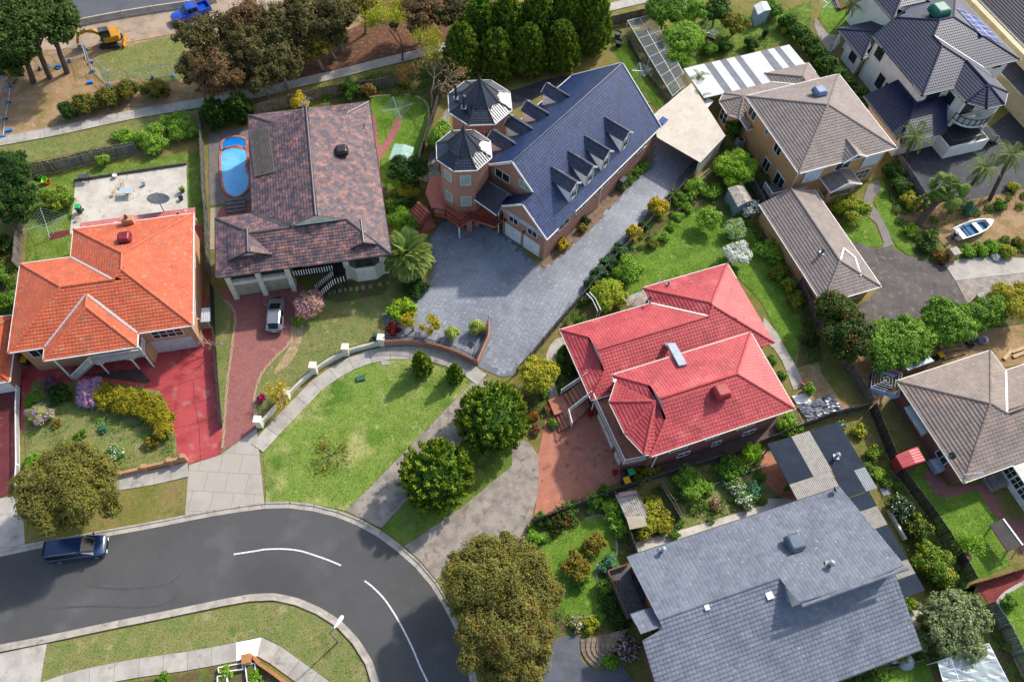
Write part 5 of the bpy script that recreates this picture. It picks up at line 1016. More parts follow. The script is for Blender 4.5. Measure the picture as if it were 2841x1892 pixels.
# corrugated verandah roofs round the grey house
vr = thing('corrugated_verandah', 'navy and cream corrugated iron verandah roof behind the grey-tiled house', 'verandah', F9.W(37, 15))
M_navc = mat('navy_corrugated_iron', '#1c2634', '#232e3d', sc=1, rough=.7, spec=.15, spots=[('#4a5460', 5, .74)]); M_crc = mat('translucent_cream_sheet', '#7f7a70', '#6f6a60', sc=2, rough=.5); M_grc = mat('grey_corrugated_iron', '#5f656c', '#6c7278', rough=.45)
def sheet(x0, y0, x1, y1, z0, z1, m): corrug([F9.W(x0, y0, z0), F9.W(x1, y0, z0), F9.W(x1, y1, z1), F9.W(x0, y1, z1)], 0, 0, m, 'iron_sheet', vr, .17, .016)
sheet(33.5, 14.8, 36.0, 19.0, 2.62, 2.5, M_navc); sheet(36.02, 14.8, 38.0, 19.0, 2.62, 2.5, M_crc); sheet(33.5, 12.9, 37.8, 14.78, 2.68, 2.62, M_crc); sheet(38.02, 14.2, 41.1, 19.0, 2.62, 2.5, M_navc); sheet(37.82, 12.05, 39.9, 14.18, 2.68, 2.62, M_navc); sheet(39.92, 12.05, 41.1, 14.18, 2.68, 2.62, M_grc)
for y0, y1, m in ((10.6, 12.0, M_navc), (8.8, 10.58, M_crc), (5.6, 8.78, M_navc), (4.3, 5.58, M_crc), (2.8, 4.28, M_navc)): sheet(37.7, y0, 40.2, y1, 2.62, 2.6, m)
for x, y in ((33.7, 18.7), (41, 18.7), (41, 12.3), (40.1, 3.0), (40.1, 8)): MB().bar(F9.W(x, y, 0), F9.W(x, y, 2.5), .1, .1).build('post', darkgrey, vr)
pipe(vr, px('c4', 470, 15, 2.6), .14, .6, mat('galvanised_flue', '#9aa3ac', metal=.5), 'flue')
v2 = thing('navy_lean_to', 'dark navy corrugated lean-to roof at the bottom edge under the grey roof', 'lean-to', px('c4', 0, 1500)); corrug([px('c3', 1500, 1640, 2.4), px('c4', 180, 1610, 2.4), px('c4', 100, 1425, 2.7), px('c3', 1560, 1600, 2.7)], 0, 0, M_navc, 'iron_sheet', v2, .24, .03); MB().bar(px('c4', 150, 1560) , px('c4', 150, 1560, 2.3), .1, .1).build('post', darkgrey, v2)

# 10 --- neighbours cut by the left edge
h = thing('left_edge_house', 'brick house with weathered orange tiles cut by the left edge', 'house', F1.W(-44, 45))
rr = Roof(F1, 2.8, 22); rr.rect(-48.5, 42.1, -38.1, 49.6); rr.lay(); rr.build(h, mat('weathered_orange_tile', '#b5512c', '#9a4a2c', sc=1.2, rnd=.12, spots=[('#8a7a58', 2.6, .6)]), None, white, limit=120); walls(h, F1, [(box_poly(-48, 42.6, -38.6, 49.1), 0, 2.66)], M_brick_red); garage_door(h, F1, -40.4, 42.6, 'S', 3.4, 2.1, white)
h = thing('left_edge_shed', 'small brick outbuilding with faded orange tiles at the left edge', 'shed', px('b1', 0, 100))
rr = Roof(F1, 2.4, 20); rr.rect(-46, 57.6, -42.0, 61); rr.lay(); rr.build(h, mat('weathered_orange_tile', '#b5512c'), None, white, limit=60); walls(h, F1, [(box_poly(-45.6, 58, -42.4, 60.6), 0, 2.3)], M_brick_red)
# ------------------------------------------------------------------ fences, walls, pool, sheds, shelters
def fence(s, label, h=1.7, m=None, group='timber paling fences', lean=0., gap=.0, pw=.14, name='paling_fence', cat='fence', rails=True):
    m = m or timber; c = resample(parse(s), 2.3); t = thing(name, label, cat, tuple(c[len(c) // 2]), group); pal = []
    for i in range(len(c) - 1):
        a, b = c[i], c[i + 1]; d = (b - a) / np.linalg.norm(b - a); nv = np.array([-d[1], d[0], 0]); L = np.linalg.norm(b - a); n = int(L / (pw + gap))
        MB().obox(a + np.array([0, 0, h / 2]), d * .05, nv * .06, (0, 0, h / 2 + .03)).build('post', m, t)
        if rails:
            for zz in (.3, h - .25): MB().bar(a + nv * .06 + (0, 0, zz), b + nv * .06 + (0, 0, zz), .05, .09).build('rail', m, t)
        for k in range(n):
            p = a + (b - a) * (k + .5) / n; hh = h + random.uniform(-.05, .04); off = random.uniform(-.008, .008); ln = lean + random.uniform(-.02, .02) * (1 + 6 * abs(lean)); w = d * pw * .47; th = nv * .012
            top = np.array([0, 0, hh]) + nv * ln * hh + d * random.uniform(-.01, .01); q = p + nv * off
            pal.append([q - w - th, q + w - th, q + w + th, q - w + th, q - w - th + top, q + w - th + top, q + w + th + top, q - w + th + top])
    tag(gridmesh('paling_row', np.array(pal), [(0, 1, 5, 4), (1, 2, 6, 5), (2, 3, 7, 6), (3, 0, 4, 7), (4, 5, 6, 7)], m, t), kind='stuff'); return t
fence('a1 225,1212 430,1182 660,1122 800,1095 960,1060', 'broken weathered grey paling fence with gaps between path and patio yard', 1.7, mat('silvered_timber', '#77736d', '#5a5753', rnd=.3, bump=.3), lean=.16)
fence('a1 1402,850 1425,1400 b1 1440,100 1458,540', 'straight grey paling fence beside the pool deck, seen nearly from above', 1.8)
fence('b1 1470,600 1490,1000 1510,1300 1535,1560', 'low dark railing fence between red driveway and brick-paved driveway', 1.2, mat('dark_stained_timber', '#33282a', '#2a2022'))
fence('a1 1767,800 a2 60,775 300,718 560,655 830,622 1000,590', 'weathered fence with diagonal braces behind the mottled-roof house', 1.7)
fence('a2 1300,560 1245,780 1180,960 1125,1150', 'dark paling fence between rear lawn and turret house', 1.7, darktimber)
fence('a3 1462,1000 1090,1400 b3 900,215 700,420 500,655 330,845 140,1075 30,1195', 'long brown paling fence down the right side of the slate driveway', 1.5, darktimber)
fence('a3 1560,1130 1660,1330 b4 -50,30 20,160 130,400 270,740 400,960 480,1080 600,1260 695,1410', 'long grey paling fence beside the tan garage and flowering lawn', 1.7)
fence('b4 690,1425 400,1495 c3 1500,12 1000,162 700,268 420,372 145,478', 'dark fence between the red-roof house and the vegetable garden', 1.4, darktimber)
fence('b4 705,1440 c4 860,85 990,275 1130,455 1250,645 1385,880', 'dark paling fence with pale rails right of the grey-roof house garden', 1.7, mat('blackened_timber', '#3f3a36', '#302c29', rnd=.25))
fence('c4 1400,905 1590,850 1790,785', 'short fence with dark red top rail above the red mulch bed', 1.1, mat('dark_red_timber', '#4c2422', '#3d1d1b'))
fence('c4 1500,1040 1590,1170 1670,1340 1790,1580', 'steel sheet and timber fence at the bottom right corner lawn', 1.8, mat('zinc_fence', '#6d7074', '#5a5c60', rough=.5))
fence('a3 640,195 800,160 975,118', 'short timber fence between cypress trees and the netted vegetable cage', 1.7)
fence('a1 200,1400 b1 165,150 135,470', 'thin grey fence left of the orange-roof house back lawn', 1.6)
fence('c3 1020,215 1090,310 1165,450', 'short leaning slatted fence in the vegetable garden', 1.2, lean=-.25)
fence('c3 700,290 760,430 850,700', 'dark timber fence beside the small tin lean-to', 1.5, darktimber)
fence('a3 800,300 950,560 1100,720', 'sleeper edging fence along the vegetable cage and side grass', .7, darktimber)
fence('a4 885,1115 960,1225 1060,1385', 'grey rendered-look dividing fence beside the white house drive', 1.3, mat('grey_board', '#75757a', '#65656a'))
fence('c4 380,1590 700,1500 1110,1415', 'low timber sleeper edging round the bottom lawn', .35, mat('pale_sleeper', '#86735a', '#736249'), name='sleeper_edging', group='timber edgings')
fence('a1 518,1255 900,1196 1290,1140', 'low grey sleeper edging along the top of the patio', .35, timber, name='sleeper_edging', group='timber edgings')
fence('a3 1380,1000 1100,1300 b3 1080,60', 'low timber trellis in the shrub border by the slate driveway', .9, timber, gap=.4, name='trellis', group='garden trellises')
fence('c3 1130,320 1450,190 1767,70', 'thin pale rail line across the vegetable garden', .5, grey, gap=1.2, name='garden_rail', group='garden rails')
# white pillar wall of the mottled-roof house
wl = parse('b2 35,1545 218,1350 410,1175 630,1050 872,985'); t = thing('pillar_wall', 'low cream wall with five square pillars and dark spiked railing along the footpath', 'wall', tuple(wl[2]))
c = smooth(wl, 5); a, b = offset(c, .12), offset(c, -.12)
body = MB(); rail = MB()
for i in range(len(c) - 1):
    body.bar(c[i] + (0, 0, .35), c[i + 1] + (0, 0, .35), .24, .7); rail.bar(c[i] + (0, 0, .98), c[i + 1] + (0, 0, .98), .04, .04)
body.build('wall_body', cream, t); rail.build('railing', black, t); sp = MB()
for p in resample(c, .14): sp.bar(p + (0, 0, .7), p + (0, 0, 1.08), .02, .02)
tag(sp.build('spike_row', black, t), kind='stuff')
for p in wl: MB().prism([p + (dx, dy, 0) for dx, dy in ((-.3, -.3), (.3, -.3), (.3, .3), (-.3, .3))], 0, 1.45).prism([p + (dx, dy, 0) for dx, dy in ((-.36, -.36), (.36, -.36), (.36, .36), (-.36, .36))], 1.452, 1.56, bottom=True).build('pillar', cream, t)
# curved brick wall of the turret house
wl = smooth(parse('b2 890,992 1000,985 1100,990 1250,1015 1400,1065 1525,1125'), 4); t = thing('curved_brick_wall', 'curved red brick garden wall topped with black railing beside the footpath', 'wall', tuple(wl[10]))
wl2 = smooth(parse('b2 1525,1125 1570,1020 1600,950 1605,840'), 4); body = MB(); rail = MB(); sp = MB()
for L_ in (wl, wl2):
    for i in range(len(L_) - 1): body.bar(L_[i] + (0, 0, .45), L_[i + 1] + (0, 0, .45), .26, .9); rail.bar(L_[i] + (0, 0, 1.6), L_[i + 1] + (0, 0, 1.6), .05, .05).bar(L_[i] + (0, 0, 1.0), L_[i + 1] + (0, 0, 1.0), .04, .04)
    for p in resample(L_, .16): sp.bar(p + (0, 0, .9), p + (0, 0, 1.65), .025, .025)
body.build('wall_body', M_brick_red, t); rail.build('railing', black, t); tag(sp.build('bar_row', black, t), kind='stuff')
# low stepped brick wall
wl = parse('c1 700,165 835,140 1010,100 1190,60 1285,38'); t = thing('stepped_brick_wall', 'low stepped apricot brick wall before the orange-roof house garden', 'wall', tuple(wl[2]))
for i in range(len(wl) - 1):
    L_ = resample(wl[i:i + 2], .6); [MB().bar(p + (0, 0, .22 + .07 * i), q + (0, 0, .22 + .07 * i), .26, .44 + .14 * i).build('brick_block', mat('apricot_wall_brick', '#b98a64', '#a67854', rnd=.1, brick=(.23, .086, .01, '#ab7a52', '#8d745c')), t) for p, q in zip(L_[:-1], L_[1:])]
    MB().obox(wl[i + 1] + (0, 0, .4 + .07 * i), (.2, .05, 0), (-.05, .2, 0), (0, 0, .4 + .07 * i)).build('pier', mat('apricot_wall_brick', '#b98a64'), t)
t = thing('picket_fence', 'white baluster fence between the maroon and red driveways', 'fence', tuple(px('b1', 140, 1450))); balustrade(t, parse('b1 140,1290 135,1450 c1 140,80 132,240'), white, .8, .2, .1)
t = thing('black_gate', 'black metal palisade gate beside the green water tank', 'gate', tuple(px('a2', 1200, 1330))); balustrade(t, parse('a2 1130,1310 1270,1350'), black, 1.6, .13, .03, name='gate_frame')

t = thing('lattice_gate', 'white lattice gate under a small grey canopy beside the orange-roof house', 'gate', tuple(px('b1', 1420, 880))); balustrade(t, parse('b1 1360,880 1462,870'), white, 1.9, .12, .04, name='gate_frame'); corrug([px('b1', 1385, 830, 2.2), px('b1', 1452, 825, 2.2), px('b1', 1450, 730, 2.3), px('b1', 1390, 735, 2.3)], 0, 0, mat('pale_canopy_steel', '#aab0b4', '#9aa0a4', rough=.5), 'canopy', t, .2, .02)
for q in ((1390, 870), (1455, 865)): MB().bar(px('b1', *q), px('b1', *q) + (0, 0, 2.2), .08, .08).build('post', white, t)
# pool
pt = thing('swimming_pool', 'blue kidney-shaped swimming pool with round spa and red brick coping', 'swimming pool', tuple(px('a1', 1625, 1190)))
sh = smooth(parse('a1 1530,1065 1570,1030 1625,1018 1690,1032 1708,1085 1695,1140 1702,1185 1720,1235 1708,1305 1660,1352 1620,1362 1570,1338 1545,1290 1530,1180'), 5, True)
spa = smooth(parse('a1 1535,1000 1560,965 1620,950 1685,962 1703,1000 1690,1028 1625,1014 1570,1026 1545,1045'), 5, True)
M_pool = mat('pool_water', '#3f9bd4', '#79c0e6', sc=.25, cov=(.35, .65), rough=.06, spec=.6, fine=.03, bump=.05, bsc=3, spots=[('#2a86c6', .22, .58)]); M_spa = mat('spa_water', '#1468b4', '#1d78c0', sc=.5, rough=.06, fine=.03)  # pale mottling paints cloud reflection and the shallow floor into opaque water
MB().poly([p + (0, 0, .09) for p in sh]).build('pool_water', M_pool, pt); MB().poly([p + (0, 0, .1) for p in spa]).build('spa_water', M_spa, pt)
M_cop = mat('coping_brick', '#b87460', '#a86552', rnd=.15)
for L_ in (sh, spa):
    L_ = resample(list(L_) + [L_[0]], .3); ct = np.mean(L_, 0); br = MB(); cg = []
    for p, q in zip(L_[:-1], L_[1:]):
        m_ = (p + q) / 2; d = (q - p) / np.linalg.norm(q - p); nv = np.array([-d[1], d[0], 0]); nv = nv if nv @ (m_ - ct) > 0 else -nv
        MB().obox(m_ + nv * .09 + (0, 0, .07), d * .135, nv * .13, (0, 0, .08)).build('coping_brick', M_cop, pt)
t = thing('pool_steps', 'four wide grey timber steps below the pool deck', 'steps', tuple(px('a1', 1635, 1430))); 
for k in range(4):
    a, b = px('a1', 1565, 1402 + k * 22), px('a1', 1700, 1385 + k * 22); MB().bar(a + (0, 0, .42 - k * .1), b + (0, 0, .42 - k * .1), .42, .12).build('step', mat('grey_step', '#6c645f', '#5d5651'), t)

# carport of the turret house
t = thing('carport', 'pale beige ribbed steel carport over the top of the slate driveway', 'carport', F3.W(68, 26)); zc = 3.0
MB().prism([F3.W(*p) for p in ((64.0, 27.6), (64.0, 21.75), (69.45, 21.75), (74.3, 29.6), (66.7, 30.0))], 2.78, 2.9, bottom=True).build('roof_deck', cream, t)
M_beige = mat('beige_ribbed_steel', '#b3a797', '#a79b8b', sc=.8, rough=.5, spots=[('#9a8e80', 1.2, .62)]); rb = MB(); poly = np.array([(63.9, 27.7), (63.9, 21.65), (69.5, 21.65), (74.4, 29.6), (66.7, 30.1)])
ys = np.arange(21.65, 30.1, .125)
for k, y in enumerate(ys[:-1]):
    xs_ = []
    for yy in (y, ys[k + 1]):
        xx = []
        for i in range(5):
            (x0, y0), (x1, y1) = poly[i], poly[(i + 1) % 5]
            if (y0 > yy) != (y1 > yy): xx.append(x0 + (x1 - x0) * (yy - y0) / (y1 - y0))
        xs_.append((min(xx), max(xx)) if len(xx) > 1 else None)
    if None in xs_: continue
    zz = (2.92, 2.96); z0, z1 = zz[k % 2], zz[(k + 1) % 2]; rb.add([F3.W(xs_[0][0], y, z0), F3.W(xs_[0][1], y, z0), F3.W(xs_[1][1], ys[k + 1], z1), F3.W(xs_[1][0], ys[k + 1], z1)], [(0, 1, 2, 3)])
rb.build('ribbed_roof', M_beige, t)
for x, y in ((64.2, 21.9), (69.3, 22.0), (73.6, 29.2), (66.8, 29.6)): MB().bar(F3.W(x, y, 0), F3.W(x, y, 2.8), .14, .14).build('post', cream, t)
MB().add([F3.W(64.3, 21.8, 0), F3.W(69.4, 21.8, 0), F3.W(69.4, 21.8, 2.78), F3.W(64.3, 21.8, 2.78)], [(0, 1, 2, 3)]).add([F3.W(69.4, 21.9, 0), F3.W(74.2, 29.5, 0), F3.W(74.2, 29.5, 2.78), F3.W(69.4, 21.9, 2.78)], [(0, 1, 2, 3)]).add([F3.W(74.2, 29.6, 0), F3.W(66.8, 29.9, 0), F3.W(66.8, 29.9, 2.78), F3.W(74.2, 29.6, 2.78)], [(0, 1, 2, 3)]).build('side_wall', cream, t)
o = MB().obox(px('a3', 1043, 835, 3.1), F3.D(.55, 0), F3.D(0, .4), (.0, .0, .05)).single('solar_module', pan, 'small blue solar panel lying on the beige carport roof', 'solar panel')

# white pergola roof
t = thing('pergola_roof', 'white ribbed patio roof with grey translucent stripes behind the tan house', 'patio roof', F4.W(56, 64))
M_wr = mat('white_ribbed_steel', '#c9c9c4', '#bcbcb6', sc=.8, rough=.5); M_gr = mat('grey_translucent_sheet', '#5a5d64', '#6a6d74', sc=1, rough=.4)
edges = [48.1, 51.0, 51.95, 53.2, 54.1, 55.3, 56.15, 59.0, 60.0, 61.0, 61.8, 63.25]
for k in range(len(edges) - 1):
    x0, x1 = edges[k], edges[k + 1]; yl = 61.2 if x0 < 57 else 62.9; sk = .13
    corrug([F4.W(x0, yl, 3.05), F4.W(x1 - .01, yl, 3.05), F4.W(x1 - .01, 66.95, 2.85), F4.W(x0, 66.9, 2.85)], 0, 0, M_gr if k % 2 else M_wr, 'roof_sheet', t, .2, .03)
for x, y in ((48.3, 66.6), (53, 66.6), (58, 66.6), (63, 66.6), (48.3, 61.5)): MB().bar(F4.W(x, y, 0), F4.W(x, y, 2.85), .1, .1).build('post', white, t)
t = MB().prism([F4.W(*p) for p in ((47.2, 63.0), (48.4, 62.6), (49.5, 61.0), (48.3, 60.2))], 2.3, 2.4, bottom=True).single('polycarbonate_canopy', white, 'small white flat canopy between carport and striped patio roof', 'canopy')

# netted vegetable cage
t = thing('vegetable_cage', 'long netted vegetable cage with white frame beside the turret house', 'garden cage', F3.W(77, 36)); fm = MB(); q = [(79.6, 42.8), (82.7, 41.05), (75.06, 30.26), (71.7, 30.43)]
A, B, C_, D_ = [F3.W(*p, 2.2) for p in q]
for a, b in ((A, B), (B, C_), (C_, D_), (D_, A), ((A + B) / 2, (C_ + D_) / 2)): fm.bar(a, b, .06, .06)
for k in range(1, 8): fm.bar(A + (D_ - A) * k / 8, B + (C_ - B) * k / 8, .045, .05)
for p in (A, B, C_, D_, (A + D_) / 2, (B + C_) / 2): fm.bar(p * (1, 1, 0), p, .07, .07)
fm.build('frame', white, t)
M_net = bpy.data.materials.new('bird_netting'); M_net.use_nodes = True; _n = M_net.node_tree; _t = _n.nodes.new('ShaderNodeBsdfTransparent'); _m = _n.nodes.new('ShaderNodeMixShader'); _m.inputs[0].default_value = .22; _n.nodes['Principled BSDF'].inputs['Base Color'].default_value = (.3, .32, .34, 1); _n.links.new(_t.outputs[0], _m.inputs[1]); _n.links.new(_n.nodes['Principled BSDF'].outputs[0], _m.inputs[2]); _n.links.new(_m.outputs[0], _n.nodes['Material Output'].inputs[0])
dn = np.array([0, 0, 1.]); z0 = lambda p: p * np.array([1, 1, 0])
MB().add([A + dn * .03, B + dn * .03, C_ + dn * .03, D_ + dn * .03], [(0, 1, 2, 3)]).add([z0(A), z0(D_), D_, A], [(0, 1, 2, 3)]).add([z0(B), z0(C_), C_, B], [(0, 1, 2, 3)]).build('netting', M_net, t)
G('cage_soil', [F3.W(*p) for p in q], M_soil, 6)

# sheds
def shed(pts, label, hw, wm, rm, rise=.25, name='garden_shed', cat='shed', group='garden sheds'):
    """small gable shed: pts = four eave corners in the picture at height hw"""
    P = parse(pts, hw); c = sum(P) / 4; t = thing(name, label, cat, (c[0], c[1], 0), group); w = MB().prism([c + (p - c) * .93 for p in P], 0, hw); w.build('wall', wm, t)
    up = np.array([0, 0, rise]); r0, r1 = (P[0] + P[1]) / 2 + up, (P[3] + P[2]) / 2 + up
    corrug([P[0], P[3], r1, r0], 0, 0, rm, 'roof_sheet', t, .25, .02); corrug([P[2], P[1], r0, r1], 0, 0, rm, 'roof_sheet', t, .25, .02)
    g = MB().add([c + (P[0] - c) * .93, c + (P[1] - c) * .93, r0 - (r0 - c) * .07 * (1, 1, 0) - up * .1], [(0, 1, 2)]).add([c + (P[3] - c) * .93, c + (P[2] - c) * .93, r1 - (r1 - c) * .07 * (1, 1, 0) - up * .1], [(0, 2, 1)]); g.build('gable_wall', wm, t)
    e = P[0] - P[1]; m_ = c + ((P[2] + P[3]) / 2 - c) * .93; d = (P[3] - P[2]) / np.linalg.norm(P[3] - P[2]); MB().obox((m_[0], m_[1], hw * .45), d * .4, np.cross(d, (0, 0, 1)) * .03, (0, 0, hw * .43)).build('door', wm, t); return t
shed('a2 955,995 1092,1020 1062,1120 918,1103', 'small garden shed with pale green ribbed roof on the rear lawn', 1.9, mat('sage_steel', '#5f7f70', '#567465'), mat('pale_green_steel', '#8fb0a0', '#9fbcae', rough=.45))
shed('a3 1490,1300 1600,1280 1665,1385 1560,1430', 'grey-green tin shed with pale rusty roof under the white blossom', 1.9, mat('grey_green_steel', '#7d9194', '#71868a'), mat('rusty_pale_roof', '#a59d90', '#8f8474', sc=2, spots=[('#7a6450', 3, .6)]))
shed('a3 1670,40 1760,10 1790,70 1700,105', 'grey-blue garden shed at the top edge among pots', 2.0, mat('blue_grey_steel', '#9fb0b4', '#93a5aa'), mat('white_shed_roof', '#c5c8c6', '#b5b8b6'))
shed('c4 882,5 1040,-60 1090,40 935,92', 'small bright red ribbed steel shed against the dark fence', 1.8, mat('red_steel', '#a8383a', '#983032'), mat('red_roof_steel', '#b04546', '#a43c3d', rough=.45))
t = thing('tin_lean_to', 'rusty tin lean-to with pale board on top beside the vine', 'shed', tuple(px('c3', 800, 400)), 'garden sheds'); corrug([px('c3', 715, 275, 1.8), px('c3', 850, 255, 1.8), px('c3', 935, 430, 1.6), px('c3', 790, 440, 1.6)], 0, 0, mat('rusty_tin', '#9a958c', '#857d70', sc=2, spots=[('#6d5a48', 3, .62)]), 'roof_sheet', t, .2, .03); MB().prism([px('c3', *q) for q in ((720, 310), (850, 290), (920, 440), (800, 455))], 0, 1.55).build('wall', timber, t)
MB().prism([px('c3', *q, 1.75) for q in ((790, 430), (915, 415), (935, 490), (815, 515))], 1.7, 1.78, bottom=True).build('board', mat('pale_board', '#a59a84', '#94896f'), t)
MB().prism([px('c3', *q, 1.95) for q in ((735, 262), (860, 243), (863, 268), (740, 290))], 1.9, 1.98, bottom=True).build('top_board', mat('pinkish_board', '#a08880', '#8f766c'), t)
shed('b4 920,1110 1080,1030 1150,1100 970,1165', 'long grey-white roofed shed under the green trees by the clothes line', 1.9, mat('fibro_wall', '#8b7a66', '#7a6a58'), mat('silver_roof', '#a7b2ba', '#98a4ac', rough=.4), .08)
t = thing('greenhouse', 'low clear-sheeted greenhouse in the bottom right corner', 'greenhouse', tuple(px('c4', 1380, 1470))); P = [px('c4', *q, 1.9) for q in ((1175, 1425), (1525, 1300), (1700, 1640), (1230, 1640))]; fm = MB()
for a, b in zip(P, P[1:] + P[:1]): fm.bar(a, b, .06, .06); fm.bar(a * (1, 1, 0), a, .06, .06)
for k in (1, 2, 3): fm.bar(P[0] + (P[1] - P[0]) * k / 4, P[3] + (P[2] - P[3]) * k / 4, .05, .05)
for k in (1, 2): fm.bar(P[0] + (P[3] - P[0]) * k / 3, P[1] + (P[2] - P[1]) * k / 3, .05, .05)
fm.build('frame', white, t)
M_poly = mat('clear_sheet', '#b9c6cc', '#a5b4bc', sc=.8, rough=.25); nt_ = M_poly.node_tree; tp = nt_.nodes.new('ShaderNodeBsdfTransparent'); mx = nt_.nodes.new('ShaderNodeMixShader'); mx.inputs[0].default_value = .55; nt_.links.new(tp.outputs[0], mx.inputs[1]); nt_.links.new(nt_.nodes['Principled BSDF'].outputs[0], mx.inputs[2]); nt_.links.new(mx.outputs[0], nt_.nodes['Material Output'].inputs[0])
n = 10; vs = [P[0] + (P[1] - P[0]) * i / n + ((P[3] + (P[2] - P[3]) * i / n) - (P[0] + (P[1] - P[0]) * i / n)) * j / n + (0, 0, .05 + random.uniform(-.08, .05)) for j in range(n + 1) for i in range(n + 1)]
MB().add(vs, [(j * (n + 1) + i, j * (n + 1) + i + 1, (j + 1) * (n + 1) + i + 1, (j + 1) * (n + 1) + i) for j in range(n) for i in range(n)]).build('sheet', M_poly, t)
t = MB().lathe(px('a2', 1255, 1275), [(.55, 0), (.58, .1), (.58, 1.5), (.5, 1.62), (.1, 1.7)], 14).single('water_tank', mat('green_tank_plastic', '#4f8a78', '#457c6b', rough=.5), 'round green water tank beside the turret', 'water tank')
t = thing('lean_to_deck', 'dark roofed shelter beside the brick path near the stump', 'shelter', tuple(px('c4', 1640, 560))); MB().prism([px('c4', *q, 1.6) for q in ((1530, 480), (1625, 440), (1760, 620), (1660, 670))], 1.5, 1.6, bottom=True).build('roof', mat('dark_slate_roof', '#3a3534', '#302c2b'), t); MB().bar(px('c4', 1625, 440, 1.62), px('c4', 1760, 622, 1.62), .15, .1).build('fascia', white, t)
for q in ((1545, 490), (1660, 655), (1745, 620)): MB().bar(px('c4', *q), px('c4', *q) + (0, 0, 1.5), .1, .1).build('post', white, t)

# concrete barriers by the main road
M_bar = mat('barrier_concrete', '#b3ab9c', '#a39b8c', sc=1, spots=[('#857d70', 1.5, .64)])
bl = resample(parse('a1 -60,300 525,178 945,98 1330,42 1500,12'), 4.0)
wds = ['leftmost', 'second', 'third', 'fourth', 'fifth', 'sixth', 'seventh', 'eighth', 'ninth', 'tenth', 'eleventh', 'twelfth', 'thirteenth']
for i in range(len(bl) - 1):
    a, b = bl[i], bl[i + 1]; d = (b - a) / np.linalg.norm(b - a); nv = np.array([-d[1], d[0], 0]); a = a + d * .04; b = b - d * .04; pr = [(-.3, 0), (-.3, .12), (-.13, .35), (-.09, .85), (.09, .85), (.13, .35), (.3, .12), (.3, 0)]
    MB().loft([[p + nv * x + (0, 0, z) for x, z in pr] for p in (a, b)]).single('concrete_barrier', M_bar, f'pale concrete road barrier, {wds[i]} from the left along the main road', 'barrier', 'concrete road barriers')

# temporary wire fencing with blue feet
M_wire = mat('galvanised_wire', '#a3a8ac', metal=.4, rough=.4); M_bluefoot = mat('blue_plastic_foot', '#2f7fc4', '#2670b0', rough=.5)
def tpanel(a, b, label, lay=0.):
    a, b = np.array(a), np.array(b); t = thing('wire_fence_panel', label, 'fence panel', tuple((a + b) / 2), 'temporary wire fence panels'); d = (b - a) / np.linalg.norm(b - a); nv = np.array([-d[1], d[0], 0]); up = np.array([0, 0, 1.]) * math.cos(lay) + nv * math.sin(lay); h = 1.9; f = MB()
    f.tube([a + up * .1, a + up * h], .035, 5).tube([b + up * .1, b + up * h], .035, 5).tube([a + up * h, b + up * h], .035, 5).tube([a + up * .15, b + up * .15], .035, 5); f.build('frame', M_wire, t); w = MB()
    n = int(np.linalg.norm(b - a) / .3)
    for k in range(1, n): p = a + (b - a) * k / n; w.bar(p + up * .15, p + up * h, .012, .012)
    for k in range(1, 5): w.bar(a + up * h * k / 5, b + up * h * k / 5, .012, .012)
    tag(w.build('wire_mesh', M_wire, t), kind='stuff')
    for p in (a, b): MB().obox(p + (0, 0, .09), nv * .32, d * .12, (0, 0, .09)).build('foot', M_bluefoot, t)
tl = parse('a1 120,515 275,480 330,462 405,470 480,425 600,395'); nm = ['behind the leftmost pine trunk', 'between the first two pine trunks', 'behind the middle pine trunk', 'beside the rightmost pine trunk', 'right of the pine trunks toward the excavator']
for a, b, n_ in zip(tl[:-1], tl[1:], nm): tpanel(a, b, 'upright wire fence panel ' + n_)
tl = parse('a1 -30,700 75,610 62,715 40,830 25,945'); nm = ['at the left edge near the orange marker', 'below the leftmost pine', 'by the orange safety marker', 'nearest the walking path at the left edge']
for a, b, n_ in zip(tl[:-1], tl[1:], nm): tpanel(a, b, 'wire fence panel ' + n_)
tl = parse('a1 590,345 625,440 640,500'); [tpanel(a, b, 'stacked wire fence panel ' + n_) for a, b, n_ in zip(tl[:-1], tl[1:], ('nearest the excavator bucket', 'beside the loose blue foot'))]
tl = parse('a1 640,500 745,600'); tpanel(tl[0], tl[1], 'leaning wire fence panel above the dark hedge', .5)
tl = parse('a1 745,590 900,570 1055,545 1200,525'); nm = ['above the middle of the dark hedge', 'above the right end of the dark hedge', 'running in under the brown gum trees']
for a, b, n_ in zip(tl[:-1], tl[1:], nm): tpanel(a, b, 'wire fence panel ' + n_)
